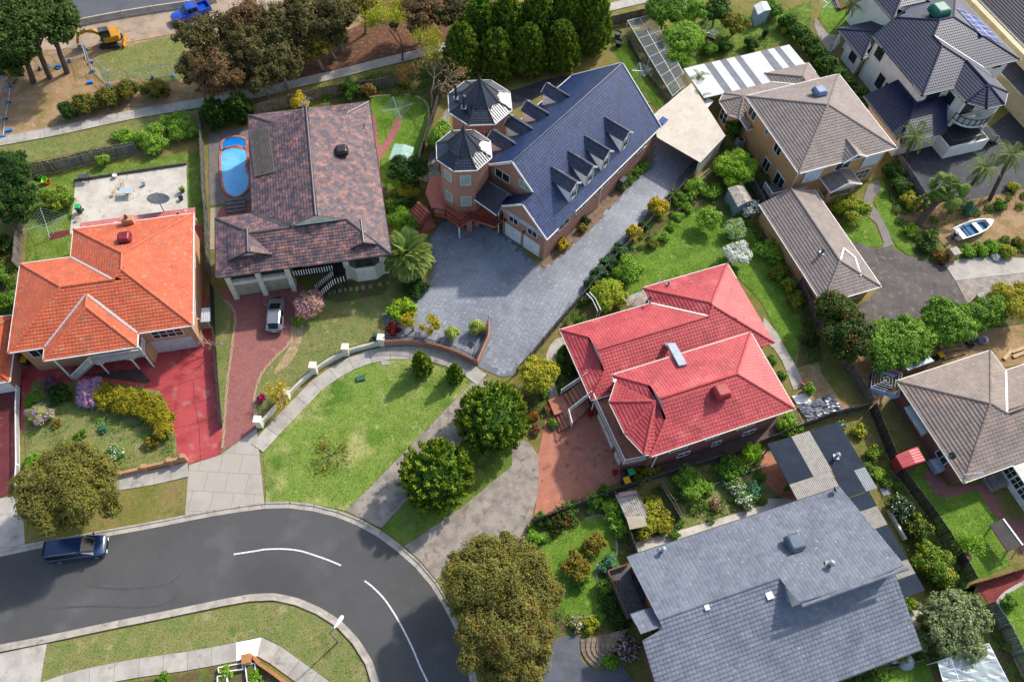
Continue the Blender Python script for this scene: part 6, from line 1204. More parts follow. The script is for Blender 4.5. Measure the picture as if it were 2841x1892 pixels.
# ------------------------------------------------------------------ plants
def leaves(P, N, L, W, jitter=.5):
    """diamond leaves: P centres (n,3), N preferred normals (n,3)"""
    n = len(P); nr = N + rng.normal(0, jitter, (n, 3)); nr /= np.linalg.norm(nr, axis=1, keepdims=True) + 1e-9
    a = np.cross(nr, rng.normal(0, 1, (n, 3))); a /= np.linalg.norm(a, axis=1, keepdims=True) + 1e-9; b = np.cross(nr, a)
    l = (L * rng.uniform(.6, 1.3, n))[:, None]; w = (W * rng.uniform(.6, 1.3, n))[:, None]
    return np.stack([P - a * l, P + b * w + nr * w * .3, P + a * l, P - b * w + nr * w * .3], 1)
def crown_quads(lumps, dens=1., leaf=.13, clump=.32, gap=.0, droop=0., spiky=0.):
    out = []
    for x, y, z, rx, ry, rz in lumps:
        r = (rx * ry * rz) ** (1 / 3); area = 4 * math.pi * r * r; m = max(10, int(area / (math.pi * (clump * r) ** 2) * 1.1 * (1 - gap)))
        d = rng.normal(0, 1, (m, 3)); d[:, 2] = np.where(d[:, 2] < -.5, -d[:, 2], d[:, 2]); d /= np.linalg.norm(d, axis=1, keepdims=True)
        cs = d * np.array([rx, ry, rz]) * rng.uniform(.72, .98, (m, 1)); cr = clump * r * rng.uniform(.6, 1.25, m)
        n = int(area * dens * 1.7 / (leaf * leaf * 1.3) * .46); k = rng.integers(0, m, n); q = rng.normal(0, 1, (n, 3)); q /= np.linalg.norm(q, axis=1, keepdims=True) + 1e-9
        q[:, 2] = np.where((q[:, 2] < -.2) & (rng.random(n) < .7), -q[:, 2], q[:, 2])
        rad = rng.random(n) ** .4; P = cs[k] + q * (cr[k] * rad)[:, None] * (1 + spiky * rng.random((n, 1))); nn_ = q * .8 + d[k] * .6 + np.array([0, 0, .35])
        out.append(leaves(P + (x, y, z), nn_, leaf, leaf * .55))
        ni = int(area * .9 / (leaf * leaf * 8) * min(1, dens * 1.4)); q = rng.normal(0, 1, (ni, 3)); q /= np.linalg.norm(q, axis=1, keepdims=True); out.append(leaves(q * np.array([rx, ry, rz]) * rng.uniform(.45, .72, (ni, 1)) + (x, y, z), q, leaf * 2.2, leaf * 1.4))
    return np.concatenate(out)
def vrad(u, v, z, rp): p = px('v', u, v, z); return p, rp / ppm(p)
LM = {}
def lm(k):
    if k not in LM:
        c = {'green': ('#50762a', '#416223'), 'dark': ('#2c4a1e', '#223c18'), 'bright': ('#6c952c', '#5a8224'), 'lime': ('#86a92c', '#6f9422'), 'yellow': ('#b8a424', '#a2962a'), 'gold': ('#b89e20', '#a69426'), 'olive': ('#6a6a2c', '#5a5522'),
             'wattle': ('#606438', '#525830'), 'gum': ('#4c4a33', '#41462c'), 'gumred': ('#5c4a38', '#4e4434'), 'cypress': ('#4a6c2a', '#3a5820'), 'pine': ('#2c421e', '#384e22'), 'conifer': ('#72862e', '#627c2a'), 'silver': ('#6f8068', '#5c6f58'), 'pink': ('#d8a8b8', '#c890a8'), 'lilac': ('#b090b8', '#9c7aa8'),
             'whiteb': ('#e0e0d8', '#c8ccc0'), 'rust': ('#6f5a36', '#63502e'), 'maroon': ('#5c1820', '#481218'), 'purple': ('#6a2a80', '#58206c'), 'orange': ('#c04a1c', '#a83c16'), 'pale': ('#a0a860', '#8a9450'), 'magenta': ('#a0206a', '#8a1858'), 'teal': ('#4a7a6a', '#3c6a5c'), 'twig': ('#8a7a5c', '#7a6a50'), 'redf': ('#b82c1c', '#a02416'), 'yg': ('#76862c', '#868c34'), 'spring': ('#7ea23a', '#6c9232'), 'hedgey': ('#7e7e1a', '#6a7016')}[k]
        LM[k] = leafmat('leaf_' + k, *[tuple(min(.85, x * k_) for x, k_ in zip(H(q), (1.72, 1.48, .95) if max(H(q)) < .3 else (1.1, 1.1, 1.1))) for q in c])
    return LM[k]
M_bark = mat('bark', '#5b4c40', '#46392f', sc=3, bump=.6, bsc=10); M_bark2 = mat('pale_bark', '#9a8c7c', '#80746a', sc=3, bump=.4, bsc=10)
def trunk(mb, base, top, r, limbs=5, spread=1.5, seed=0):
    base, top = np.array(base, float), np.array(top, float); d = top - base; k = np.array([rng.normal(0, .05), rng.normal(0, .05), 0]) * np.linalg.norm(d)
    mb.tube([base - (0, 0, .1), base + d * .35 + k, base + d * .7 + k * .6, top], [r * 1.25, r, r * .75, r * .4], 8)
    for i in range(limbs):
        t = rng.uniform(.35, .9); a = rng.uniform(0, 2 * math.pi); p = base + d * t + k * .7; q = p + np.array([math.cos(a) * spread, math.sin(a) * spread, spread * rng.uniform(.4, 1.0)]); mb.tube([p, (p + q) / 2 + (0, 0, .1 * spread), q], [r * .45, r * .3, r * .12], 5)
def shrub(u, v, rp, color, label, h=None, dens=1., leaf=.1, n=4, name='shrub', group=None, cat='shrub', flat=1., gap=0., second=None, clump=.34, aspect=1.):
    """bush of leaf clumps on short stems; (u, v) its middle in the picture, rp its radius there"""
    p, r = vrad(u, v, 0, rp); hh = h or r * 1.5 * flat; p, r = vrad(u, v, hh * .5, rp); g = np.array([p[0], p[1], 0]); t = thing(name, label, cat, tuple(g), group)
    L = [(p[0], p[1], hh * .5, r * .66, r * .66 * aspect, hh * .46)]
    for i in range(n):
        a = 2 * math.pi * i / n + rng.uniform(-.4, .4); L.append((p[0] + math.cos(a) * r * .58, p[1] + math.sin(a) * r * .58 * aspect, hh * rng.uniform(.3, .62), r * rng.uniform(.3, .52), r * rng.uniform(.3, .52) * aspect, hh * rng.uniform(.26, .44)))
    st = MB()
    for i in range(4): a = i * 1.6 + rng.uniform(0, .5); st.tube([g, g + (math.cos(a) * r * .3, math.sin(a) * r * .3, hh * .6)], [.05, .02], 5)
    st.build('stem', M_bark, t); quads('foliage', crown_quads(L, dens, leaf, clump, gap), lm(color), t)
    if second:
        q = crown_quads(L, dens * second[1], leaf * .9, clump, .3); tag(quads('flower' if second[0] in ('pink', 'lilac', 'whiteb', 'orange', 'magenta', 'redf', 'purple', 'yellow', 'gold') else 'new_growth', q, lm(second[0]), t), kind='stuff')
    return t
def tree(u, v, rp, h, color, label, dens=1., leaf=.14, n=6, lump=.5, name='tree', group=None, bark=None, trad=.16, gap=.05, clump=.3, squash=.85, ry=None, base=None, spread=None, second=None, spiky=0.):
    """trunk with limbs and a crown of several lumps"""
    zc = h * .62; p, r = vrad(u, v, zc, rp); rh = min(h * .36, r * squash); g = np.array([p[0], p[1], 0.]) if base is None else np.array([*base[:2], 0.]); t = thing(name, label, 'tree', tuple(g), group); k = (ry / rp) if ry else 1.
    L = [(p[0], p[1], zc, r * .62, r * .62 * k, rh * .85)]
    for i in range(n):
        a = 2 * math.pi * i / n + rng.uniform(-.3, .3); rr = r * lump * rng.uniform(.6, 1.25); L.append((p[0] + math.cos(a) * (r - rr * .8), p[1] + math.sin(a) * (r - rr * .8) * k, zc + rng.uniform(-.45, .35) * rh, rr, rr * (1 + k) / 2, rr * .8))
        if rp > 45: q = r * rng.uniform(.12, .26); a += rng.uniform(.2, .6); L.append((p[0] + math.cos(a) * r * rng.uniform(.75, 1.0), p[1] + math.sin(a) * r * rng.uniform(.75, 1.0) * k, zc + rng.uniform(-.5, .4) * rh, q, q, q * .8))
    tb = MB(); trunk(tb, g, (p[0], p[1], zc + rh * .4), trad, 6, r * .6); tb.build('trunk', bark or M_bark, t); quads('crown', crown_quads(L, dens, leaf, clump, gap, spiky=spiky), lm(color), t)
    if second: tag(quads('blossom' if second[0] in ('pink', 'whiteb', 'lilac') else 'new_growth', crown_quads(L, dens * second[1], leaf * .9, clump, .3), lm(second[0]), t), kind='stuff')
    return t
def conifer(u, v, rp, h, color, label, dens=1., leaf=.13, name='conifer', group=None, round_=False, second=None, pw=.8):
    """tufted conifer; (u, v) is the middle of the visible crown"""
    p, r = vrad(u, v, h * .45, rp); t = thing(name, label, 'tree', (p[0], p[1], 0), group); tb = MB(); tb.tube([(p[0], p[1], -.1), (p[0], p[1], h * .9)], [.16 * r / 1.2, .03], 6); tb.build('trunk', M_bark, t)
    prof = (lambda f: r * np.sqrt(np.clip(1 - (np.abs(f - .4) / np.where(f < .4, .46, .6)) ** 2.2, 0, 1))) if round_ else (lambda f: r * (1 - f) ** pw * np.minimum(1, .55 + f * 3))
    cr = min(.36, .22 * r); m = int(2 * math.pi * r * h / (math.pi * cr * cr) * .75); f = rng.random(m) ** .9; a = rng.uniform(0, 2 * math.pi, m); R_ = np.maximum(.03, prof(f)) * rng.uniform(.88, 1.02, m)
    C = np.stack([p[0] + R_ * np.cos(a), p[1] + R_ * np.sin(a), h * (.04 + .94 * f)], 1); up_ = .5 + 1.6 * f; A = np.stack([np.cos(a), np.sin(a), up_], 1) + rng.normal(0, .2, (m, 3)); A /= np.linalg.norm(A, axis=1, keepdims=True)
    n = int(min(15000, max(2200, 2 * math.pi * r * h * 330 * dens * (.13 / leaf) ** 2))); k = rng.integers(0, m, n); tt = rng.uniform(-.8, 1, n); P = C[k] + A[k] * (tt * cr * 1.25)[:, None] + rng.normal(0, 1, (n, 3)) * (cr * .38 * (1.05 - .7 * np.clip(tt, 0, 1)))[:, None]
    ax = A[k] + rng.normal(0, .45, (n, 3)); ax /= np.linalg.norm(ax, axis=1, keepdims=True); sd = np.cross(ax, rng.normal(0, 1, (n, 3))); sd /= np.linalg.norm(sd, axis=1, keepdims=True); l = (leaf * 1.2 * rng.uniform(.6, 1.3, n))[:, None]; w = l * .38; Q = np.stack([P - ax * l * .6, P + sd * w, P + ax * l, P - sd * w], 1)
    tip = (tt > .1) & (rng.random(n) < (second[1] * 1.5 if second else 0)); ni = int(n * .25); fi = rng.random(ni); ai = rng.uniform(0, 6.28, ni); Ri = prof(fi) * rng.uniform(.5, .8, ni); Pi = np.stack([p[0] + Ri * np.cos(ai), p[1] + Ri * np.sin(ai), h * (.04 + .9 * fi)], 1)
    quads('crown', np.concatenate([Q[~tip], leaves(Pi, np.stack([np.cos(ai), np.sin(ai), fi * 0 + .8], 1), leaf * 2, leaf * 1.1)]), lm(color), t)
    if second and tip.any(): tag(quads('new_growth', Q[tip], lm(second[0]), t), kind='stuff')
    return t
def bare(u, v, rp, h, label, color=None, twig=M_bark2, cnt=500, base=None, dens=.12, group=None):
    """leafless branching tree, optionally with sparse leaves"""
    zc = h * .65; p, r = vrad(u, v, zc, rp); g = np.array([p[0], p[1], 0.]) if base is None else np.array([*base[:2], 0.]); t = thing('tree', label, 'tree', tuple(g), group); tips = []; mb = MB()
    def grow(a, d, L, rad, dep):
        b = a + d * L; mb.tube([a, (a + b) / 2 + rng.normal(0, .05 * L, 3), b], [rad, rad * .85, rad * .65], 5 if dep < 2 else 3, cap=False)
        if dep >= 4: tips.append(b); return
        for _ in range(3 if dep < 3 else 2):
            nd = d + rng.normal(0, .55, 3); nd[2] = abs(nd[2]) * .7 + .1; nd /= np.linalg.norm(nd); grow(b, nd, L * rng.uniform(.62, .82), rad * .62, dep + 1)
    d0 = np.array([*(p - g)[:2], 0]) / h + (0, 0, 1); d0 /= np.linalg.norm(d0); grow(g, d0, h * .3, .13, 0); mb.build('trunk', twig, t); T = np.array(tips)
    if color:
        n = int(cnt); k = rng.integers(0, len(T), n); quads('crown', leaves(T[k] + rng.normal(0, r * .12, (n, 3)), rng.normal(0, 1, (n, 3)), .09, .06), lm(color), t)
    return t
# --- palms
def frond_mesh(L, nl, ll, m, droop=.5, wid=.06, v=.5):
    mb = MB(); pts = []; n = 9
    for i in range(n): t = i / (n - 1); pts.append((L * (t - .12 * t * t), 0, L * (.35 * t - droop * t * t)))
    mb.tube(pts, [.03 * (1 - .8 * i / (n - 1)) for i in range(n)], 4)
    P = np.array(pts)
    for i in range(nl):
        t = .1 + .9 * i / nl; q = np.array([np.interp(t, np.linspace(0, 1, n), P[:, k]) for k in range(3)]); l = ll * math.sin(math.pi * min(1, .18 + t * .82)) ** .6
        for s in (-1, 1):
            tip = q + np.array([l * .55, s * l * .8, l * v * .5 - l * .25]); sd = np.array([.5, -s * .3, 0]) * wid; mb.add([q - sd * .5, (q + tip) / 2 - sd + (0, 0, .03), tip, (q + tip) / 2 + sd + (0, 0, .03)], [(0, 1, 2, 3)])
    return mb.mesh('frond', m, (0, 0, 0))
def fan_mesh(L, m, nb=18, spread=150):
    mb = MB(); mb.tube([(0, 0, 0), (L * .5, 0, L * .22), (L, 0, L * .25)], [.025, .02, .015], 4)
    for i in range(nb):
        a = math.radians(-spread / 2 + spread * i / (nb - 1)); d = np.array([math.cos(a), math.sin(a), -.1 - .25 * abs(math.sin(a))]); s = np.array([-math.sin(a), math.cos(a), 0]) * .06; c = np.array([L, 0, L * .25]); tip = c + d * L * .75 - np.array([0, 0, .15]); md = c + d * L * .45; mb.add([c, md - s, tip, md + s + (0, 0, .03)], [(0, 1, 2, 3)])
    return mb.mesh('frond', m, (0, 0, 0))
def palm(top, base, mesh, n, label, r=.22, lo=-35, hi=75, bm=None, name='palm_tree', scale=1., group=None, bulge=1.6, smin=.88):
    top, base = np.array(top, float), np.array([*base[:2], 0.]); t = thing(name, label, 'palm tree', tuple(base), group); tb = MB(); m = 10
    tb.tube([base + (top - base) * k / m - (0, 0, .1 if k == 0 else 0) for k in range(m + 1)], [r * (1.35 - .35 * k / m) * (1 + .06 * (k % 2)) * (bulge if k > m - 2 else 1) for k in range(m + 1)], 9); tb.build('trunk', bm or M_bark, t)
    for k in range(n):
        f = k / n; el = math.radians(hi + (lo - hi) * f ** .8 + random.uniform(-6, 6)); az = k * 2.39996 + random.uniform(-.15, .15); o = bpy.data.objects.new('frond', mesh); COL.objects.link(o); o.parent = t
        o.location = tuple(top - base); o.rotation_euler = (random.uniform(-.25, .25), -el + .25, az); s = scale * random.uniform(smin, 1.1); o.scale = (s, s, s)
    return t
# ------------------------------------------------------------------ planting
# top left pines
for u, v, rp, bx, by, l in ((30, 75, 75, 230, 570, 'leftmost of three tall dark pines by the excavators'), (75, 20, 80, 345, 540, 'middle one of three tall dark pines at the top left'), (122, 52, 58, 465, 505, 'rightmost of three tall dark pines at the top left, nearest the excavator')):
    tree(u, v, rp, 12, 'pine', l, dens=.9, leaf=.2, n=7, lump=.48, name='pine_tree', group='tall pines', trad=.3, base=px('a1', bx, by), clump=.26, squash=.7, spiky=.3)
tree(30, 140, 40, 6, 'pine', 'small dark pine low at the left edge over the second excavator', dens=.9, leaf=.18, name='pine_tree', base=px('a1', 60, 560), trad=.2)
# gum trees
gl = [(520, 125, 50, 6.5, 'gum', 'low gum in the heart of the gum belt'), (600, 130, 50, 6, 'gumred', 'low reddish gum above the walking path'), (680, 95, 48, 6.5, 'gum', 'dark low gum between the belt and leaf litter'), (760, 80, 40, 6, 'gum', 'low olive gum by the wire gap'), (540, 175, 40, 5, 'gum', 'lowest gum of the belt at the path edge'), (470, 85, 62, 9, 'gum', 'gum tree with grey-brown crown above the blue ute'), (505, 165, 58, 8, 'gumred', 'reddish gum tree at the lower left of the gum belt'), (445, 150, 45, 7, 'gum', 'olive gum tree at the left end of the gum belt'), (565, 105, 62, 9, 'gum', 'tall gum in the middle of the dark belt'), (625, 55, 62, 9, 'gum', 'gum tree reaching the top edge right of the ute'), (560, 40, 50, 10, 'gumred', 'rust-tinted gum touching the top edge'),
      (700, 45, 62, 9, 'gum', 'wide dark olive gum at the top, left of the wire gap'), (645, 140, 50, 7, 'gum', 'low dark gum overhanging the leaf litter'), (770, 35, 58, 9, 'gum', 'dark gum at the top beside the wire gap'), (730, 105, 38, 6, 'olive', 'small olive gum above the leaf litter slope'), (600, 180, 40, 6, 'gum', 'low gum at the edge of the walking path'), (960, 25, 60, 8, 'gumred', 'reddish brown gum behind the yellow-green tree'), (1050, 25, 50, 8, 'gum', 'brown gum at the top left of the cypress row'), (830, 12, 42, 7, 'olive', 'small olive gum at the top edge right of the wire gap')]
for u, v, rp, hh, c, l in gl: tree(u, v, rp, hh, c, l, dens=.8, leaf=.14, n=8, lump=.42, name='gum_tree', group='gum trees along the main road', bark=M_bark2, trad=.18, clump=.34, gap=.12)
for u, v, rp, l in ((155, 252, 24, 'leftmost low bush of the dark hedge'), (200, 238, 34, 'second bush of the dark hedge above the path'), (248, 222, 34, 'third bush of the dark hedge above the path'), (290, 206, 32, 'fourth bush of the dark hedge above the path'), (355, 205, 38, 'round separate bush right of the dark hedge')): shrub(u, v, rp, 'olive' if u > 160 else 'dark', l, 2.2, leaf=.1, group='bushes of the dark hedge', second=('dark', .5))
for u, v, rp, l in ((345, 320, 44, 'bright green loose shrub beside the broken fence'), (412, 288, 48, 'pale green blossoming shrub near the pool fence'), (290, 318, 40, 'low green tangle behind the broken fence')): shrub(u, v, rp, 'spring', l, 2.0 if u > 300 else .9, leaf=.1, gap=.15, dens=.7, second=('green', .35))
tree(25, 395, 55, 6, 'dark', 'dark bushy tree at the left edge above the clothes line', leaf=.12, trad=.15); tree(32, 462, 52, 5, 'dark', 'second dark bushy tree at the left edge, lower one', leaf=.12, trad=.15)
shrub(130, 458, 38, 'green', 'lemon tree with yellow-green leaves beside the green bin', 2.2, second=('yg', .3)); shrub(237, 368, 16, 'spring', 'thin sapling beside the broken fence', 1.6, leaf=.08, dens=.6)
for u, v, l in ((495, 265, 'left of two upright rounded conifers by the pool'), (550, 252, 'right of two upright rounded conifers by the pool')): conifer(u, v, 27, 3.6, 'dark', l, round_=True, group='rounded conifers by the pool', second=('green', .25))
shrub(687, 232, 24, 'gold', 'golden yellow shrub behind the mottled roof', 2.0, second=('yellow', .4)); shrub(806, 205, 28, 'dark', 'dark rounded shrub against the back fence', 2.2, second=('green', .3)); shrub(848, 207, 19, 'rust', 'rusty brown shrub beside the dark rounded shrub', 1.8)
bare(930, 78, 72, 9, 'yellow-green sparse spring tree above the walking path', 'yg', M_bark, 9000, base=px('a2', 1010, 420)); bare(990, 165, 60, 8.5, 'bare pale-branched tree beside the back lawn', 'twig', M_bark2, 700, base=px('a2', 1215, 745)); bare(945, 175, 40, 4, 'thin autumn-leaved tree overhanging the back fence', 'rust', M_bark2, 900, base=px('a2', 1060, 590))
shrub(520, 228 + 40, 14, 'bright', 'small strappy plant between the two rounded conifers', .8)
# cypress row
cy = [(1062, 125, 42, 7, 'leftmost cypress of the tall green row'), (1105, 75, 50, 8, 'second cypress in the tall green row'), (1165, 72, 52, 8, 'third cypress in the tall green row'), (1232, 62, 52, 8, 'fourth cypress in the tall green row'), (1300, 48, 50, 8, 'fifth cypress in the tall green row'), (1360, 52, 46, 8, 'rightmost cypress of the tall green row'), (1140, 130, 44, 6, 'lower cypress in front of the tall green row, left'), (1215, 120, 42, 6, 'lower cypress in front of the tall green row, right'), (1290, 112, 40, 6, 'low cypress beside the back grass')]
for u, v, rp, hh, l in cy: conifer(u, v, rp * 1.15, hh * 1.1, 'cypress', l, leaf=.2, name='cypress', group='cypress row', pw=.45, second=('conifer', .3))
for u, v, rp, hh, c, l in ((1530, 22, 46, 5, 'green', 'big green tree at the top edge right of the vegetable cage'), (1572, 88, 46, 4, 'spring', 'light green shrub tree right of the vegetable cage'), (1600, 25, 36, 4, 'bright', 'bright green tree on the top edge'), (1648, 28, 34, 4, 'dark', 'dark green tree on the top edge'), (1690, 55, 34, 3.5, 'olive', 'olive tree beside the garden shed at the top'), (1560, 135, 30, 3, 'bright', 'bright spiky shrub left of the striped patio roof')): tree(u, v, rp, hh, c, l, leaf=.12, trad=.1, second=('bright', .15))
for u, v, l in ((1727, 100, 'round clipped globe shrub on the lawn above the striped roof'), (1665, 108, 'dark clipped shrub beside the maroon-topped clothes hoist'), (1630, 112, 'low spiky green shrub beside the striped roof')): shrub(u, v, 20, 'dark' if u > 1640 else 'bright', l, 1.5, leaf=.08, second=('green', .4))
hd = [(1815, 50), (1838, 75), (1858, 98), (1880, 122), (1898, 148), (1920, 172), (1945, 196), (1965, 218), (1985, 240)]; wd = ['top', 'second', 'third', 'fourth', 'fifth', 'sixth', 'seventh', 'eighth', 'lowest']
for (u, v), w in zip(hd, wd): shrub(u, v, 26, 'dark', f'{w} shrub of the green hedge between tan and white houses', 2.4, leaf=.11, group='hedge between tan and white houses', second=('bright', .3))
shrub(1775, 20, 30, 'green', 'leafy shrub at the top edge beside the garden shed', 2); shrub(1800, 120, 14, 'yellow', 'yellow-flowered pots patch above the hedge', .6, leaf=.07, second=('green', .5))
# palms
fm_date = frond_mesh(2.7, 34, .62, leafmat('date_frond', '#98a858', '#82964a', .2), .42, .12)
palm(px('v', 936, 585, 3.0), px('v', 945, 655), fm_date, 84, 'large Canary date palm between the mottled house and slate courtyard', .42, -30, 80, group='palms', scale=1.18)
fm_fea = frond_mesh(2.3, 26, .6, leafmat('feather_frond', '#6a7a34', '#566a2a', .25), .75, .05, .1); fm_fan = fan_mesh(1.15, leafmat('fan_frond', '#6c8232', '#54702a', .25))
palm(px('v', 2105, 312, 4), px('v', 2075, 372), fm_fea, 16, 'slender yellowing palm before the white house garage', .16, -40, 70, group='palms'); palm(px('v', 2178, 438, 3.2), px('v', 2105, 520), fm_fan, 60, 'thick fan palm beside the grey drive', .25, -50, 85, group='palms', scale=1.2, smin=.35)
palm(px('v', 2265, 385, 5), px('v', 2205, 462), fm_fea, 20, 'tall drooping feather palm left of two over the dark drive', .18, -45, 70, group='palms'); palm(px('v', 2325, 355, 5.5), px('v', 2275, 460), fm_fea, 20, 'tall drooping feather palm at the right edge', .18, -45, 70, group='palms'); palm(px('v', 2140, 545, .5), px('v', 2140, 550), fm_fan, 22, 'small fan palm in the shrub bed', .15, -10, 85, group='palms', scale=.5)
palm(px('v', 1608, 175, 3.2), px('v', 1610, 215), fm_fea, 10, 'straggly palm over the white patio roof corner', .08, -40, 60, group='palms', scale=.6); palm(px('v', 1612, 222, 2.8), px('v', 1600, 250), fm_fea, 9, 'second straggly palm beside the carport corner', .08, -40, 60, group='palms', scale=.55)
palm(px('v', 2128, 462, 1), px('v', 2126, 468), fm_fan, 14, 'low fan palm behind the thick fan palm', .15, 0, 85, group='palms', scale=.5); palm(px('v', 1958, 10, 4), px('v', 1950, 30), fm_fea, 12, 'palm behind the white house at the top edge', .12, -40, 70, group='palms', scale=.8); palm(px('v', 1730, 1040, 1.3), px('v', 1738, 1048), frond_mesh(1.2, 22, .4, lm('lime'), .5, .06), 14, 'tree fern with lime fronds beside the brick patio', .12, -15, 60, name='tree_fern', group='palms')
# around the turret house
shrub(1012, 315, 36, 'spring', 'light green feathery conifer behind the front turret', 3, leaf=.12, second=('green', .3)); tree(940, 388, 46, 4.5, 'dark', 'dark green tree half covering the green shed roof', leaf=.12, trad=.1); shrub(940, 437, 28, 'yg', 'yellow-green golden shrub below the dark tree', 2.2, leaf=.1, second=('yellow', .3)); shrub(908, 470, 32, 'dark', 'dark green shrub beside the mottled roof edge', 2, second=('green', .5)); shrub(928, 510, 38, 'bright', 'bright green shrub above the date palm', 2, second=('green', .4))
shrub(955, 662, 38, 'dark', 'dark ferny undergrowth below the date palm', 1.0, leaf=.1); shrub(910, 715, 26, 'lime', 'lime conifer shrub left in the courtyard corner', 1.7, leaf=.11); shrub(938, 708, 24, 'lime', 'lime conifer shrub right in the courtyard corner', 1.8, leaf=.11)
shrub(905, 758, 20, 'maroon', 'dark red maple by the end of the cream wall', 1.4, leaf=.07); bare(948, 742, 26, 2.4, 'yellow-leaved sapling left of two behind the brick wall', 'yellow', M_bark2, 1500); bare(992, 744, 28, 2.6, 'yellow-leaved sapling right of two behind the brick wall', 'yellow', M_bark2, 1600)
shrub(1040, 766, 20, 'pale', 'round variegated topiary left of two behind the brick wall', 1.8, leaf=.07, second=('lime', .4)); shrub(1096, 752, 21, 'pale', 'round variegated topiary beside the courtyard gate', 1.8, leaf=.07, second=('lime', .4))
conifer(968, 835, 27, 3.6, 'cypress', 'small conical conifer left on the verge lawn', group='verge conifers', second=('conifer', .4)); conifer(1045, 858, 22, 3.0, 'cypress', 'smallest conical conifer right on the verge lawn', group='verge conifers', second=('conifer', .4))
conifer(1133, 962, 80, 5.5, 'cypress', 'large round golden-green conifer beside the red house path', round_=True, group='verge conifers', second=('conifer', .6), leaf=.16); conifer(1002, 1095, 82, 5.5, 'cypress', 'large round golden-green conifer nearest the street bend', round_=True, group='verge conifers', second=('conifer', .6), leaf=.16)
tree(710, 700, 36, 2.6, 'twig', 'pink blossoming magnolia beside the silver hatchback', dens=.25, leaf=.08, trad=.07, second=('pink', .9)); shrub(685, 738, 18, 'bright', 'green clump under the pink magnolia', .7)
bare(628, 905, 42, 2.6, 'orange-leaved bare shrub at the foot of the brick driveway', 'gold', M_bark2, 900); shrub(600, 915, 12, 'magenta', 'small magenta shrub beside the bare orange shrub', .9, leaf=.07, dens=.5); bare(490, 800, 42, 3.0, 'leafless tree by the dark fence and red driveway', None, M_bark2, base=px('b1', 1490, 1000))
shrub(1292, 562, 20, 'gold', 'yellow-green shrub against the brick garage corner', 1.2, second=('olive', .5)); shrub(1345, 505, 14, 'dark', 'small dark shrub against the brick side wall', 1.0); shrub(1340, 525, 12, 'olive', 'tuft of flax leaves by the downpipe', .9); 
for k, (u, v) in enumerate(((1430, 428), (1448, 412), (1465, 396), (1482, 381))): shrub(u, v, 15, 'green', f'{["lowest", "second", "third", "top"][k]} shrub of the low hedge along the brick side wall', .9, leaf=.08, group='side wall hedge')
# by the slate driveway fence
shrub(1512, 477, 27, 'gold', 'bright yellow shrub nearest the carport on the drive edge', 2.0, leaf=.1, second=('yellow', .5)); shrub(1458, 536, 21, 'gold', 'smaller yellow shrub on the drive edge', 1.6, leaf=.1, second=('yellow', .5)); shrub(1480, 520, 14, 'dark', 'dark shrub between the two yellow shrubs', 1)
for u, v, rp, l in ((1425, 578, 22, 'top'), (1400, 602, 22, 'second'), (1378, 628, 22, 'third'), (1362, 650, 18, 'lowest')): shrub(u, v, rp, 'dark', f'{l} dark shrub spilling over the drive fence', 1.5, leaf=.09, group='dark fence shrubs', second=('teal', .3))
shrub(1400, 675, 48, 'yg', 'large round yellow-green bush by the clothes line', 2.6, leaf=.1, second=('lime', .4)); shrub(1447, 622, 40, 'bright', 'bright green leafy bush above the round bush', 2.2, leaf=.1, second=('spring', .4)); bare(1335, 728, 34, 1.8, 'thin leafy vine bush by the white arch', 'green', M_bark, 900)
tree(1238, 860, 44, 3.2, 'yg', 'yellow-leaved small tree beside the rose bed', leaf=.1, trad=.07, gap=.2, second=('yellow', .5), dens=.8)
for u, v in ((1293, 805), (1288, 825), (1285, 848), (1288, 870), (1296, 888)): shrub(u, v, 13, 'green', {805: 'top', 825: 'second', 848: 'middle', 870: 'fourth', 888: 'lowest'}[v] + ' piece of the clipped hedge curving beside the round path', 1.0, leaf=.07, group='curved clipped hedge')
shrub(1310, 850, 22, 'dark', 'dark leafy plants inside the curved hedge', .8, second=('green', .4)); shrub(1340, 885, 22, 'olive', 'brownish shrub under the red eave', 1.0)
for u, v, c, l in ((1210, 920, 'magenta', 'magenta flower clump left in the rose bed'), (1250, 905, 'green', 'green clump in the middle of the rose bed'), (1262, 940, 'magenta', 'magenta flower clump beside the terracotta steps'), (1232, 988, 'magenta', 'magenta flower clump at the lower end of the rose bed'), (1225, 955, 'redf', 'red flower clump in the rose bed'), (1270, 975, 'green', 'green clump beside the lower steps')): shrub(u, v, 15, 'green' if c == 'green' else 'olive', l, .7, leaf=.06, second=(c, .35), group='rose bed flowers')
# right border of the red house lawn
tree(1690, 388, 46, 3.4, 'lime', 'lime green feathery tree beside the tan house', leaf=.1, trad=.08, gap=.15, dens=.8, second=('spring', .4)); shrub(1600, 430, 34, 'spring', 'loose green shrub left of the lime tree', 1.5, gap=.2, dens=.7); shrub(1560, 455, 26, 'green', 'green shrub in the border above the lawn', 1.2, gap=.2); shrub(1640, 440, 26, 'bright', 'bright green shrub above the fern patch', 1.2); tree(1628, 505, 30, 2.4, 'spring', 'young light green tree at the lawn edge', leaf=.09, trad=.05, gap=.25, dens=.6)
tree(1694, 585, 32, 2.2, 'whiteb', 'white blossoming bush on the lawn', leaf=.08, trad=.06, dens=.7, second=('spring', .12)); tree(1690, 528, 26, 1.6, 'spring', 'pale flowering shrub above the white blossom', leaf=.07, trad=.05, dens=.35, second=('whiteb', .3)); bare(1735, 480, 32, 2.4, 'white blossom branch beside the tin shed', 'whiteb', M_bark, 500)
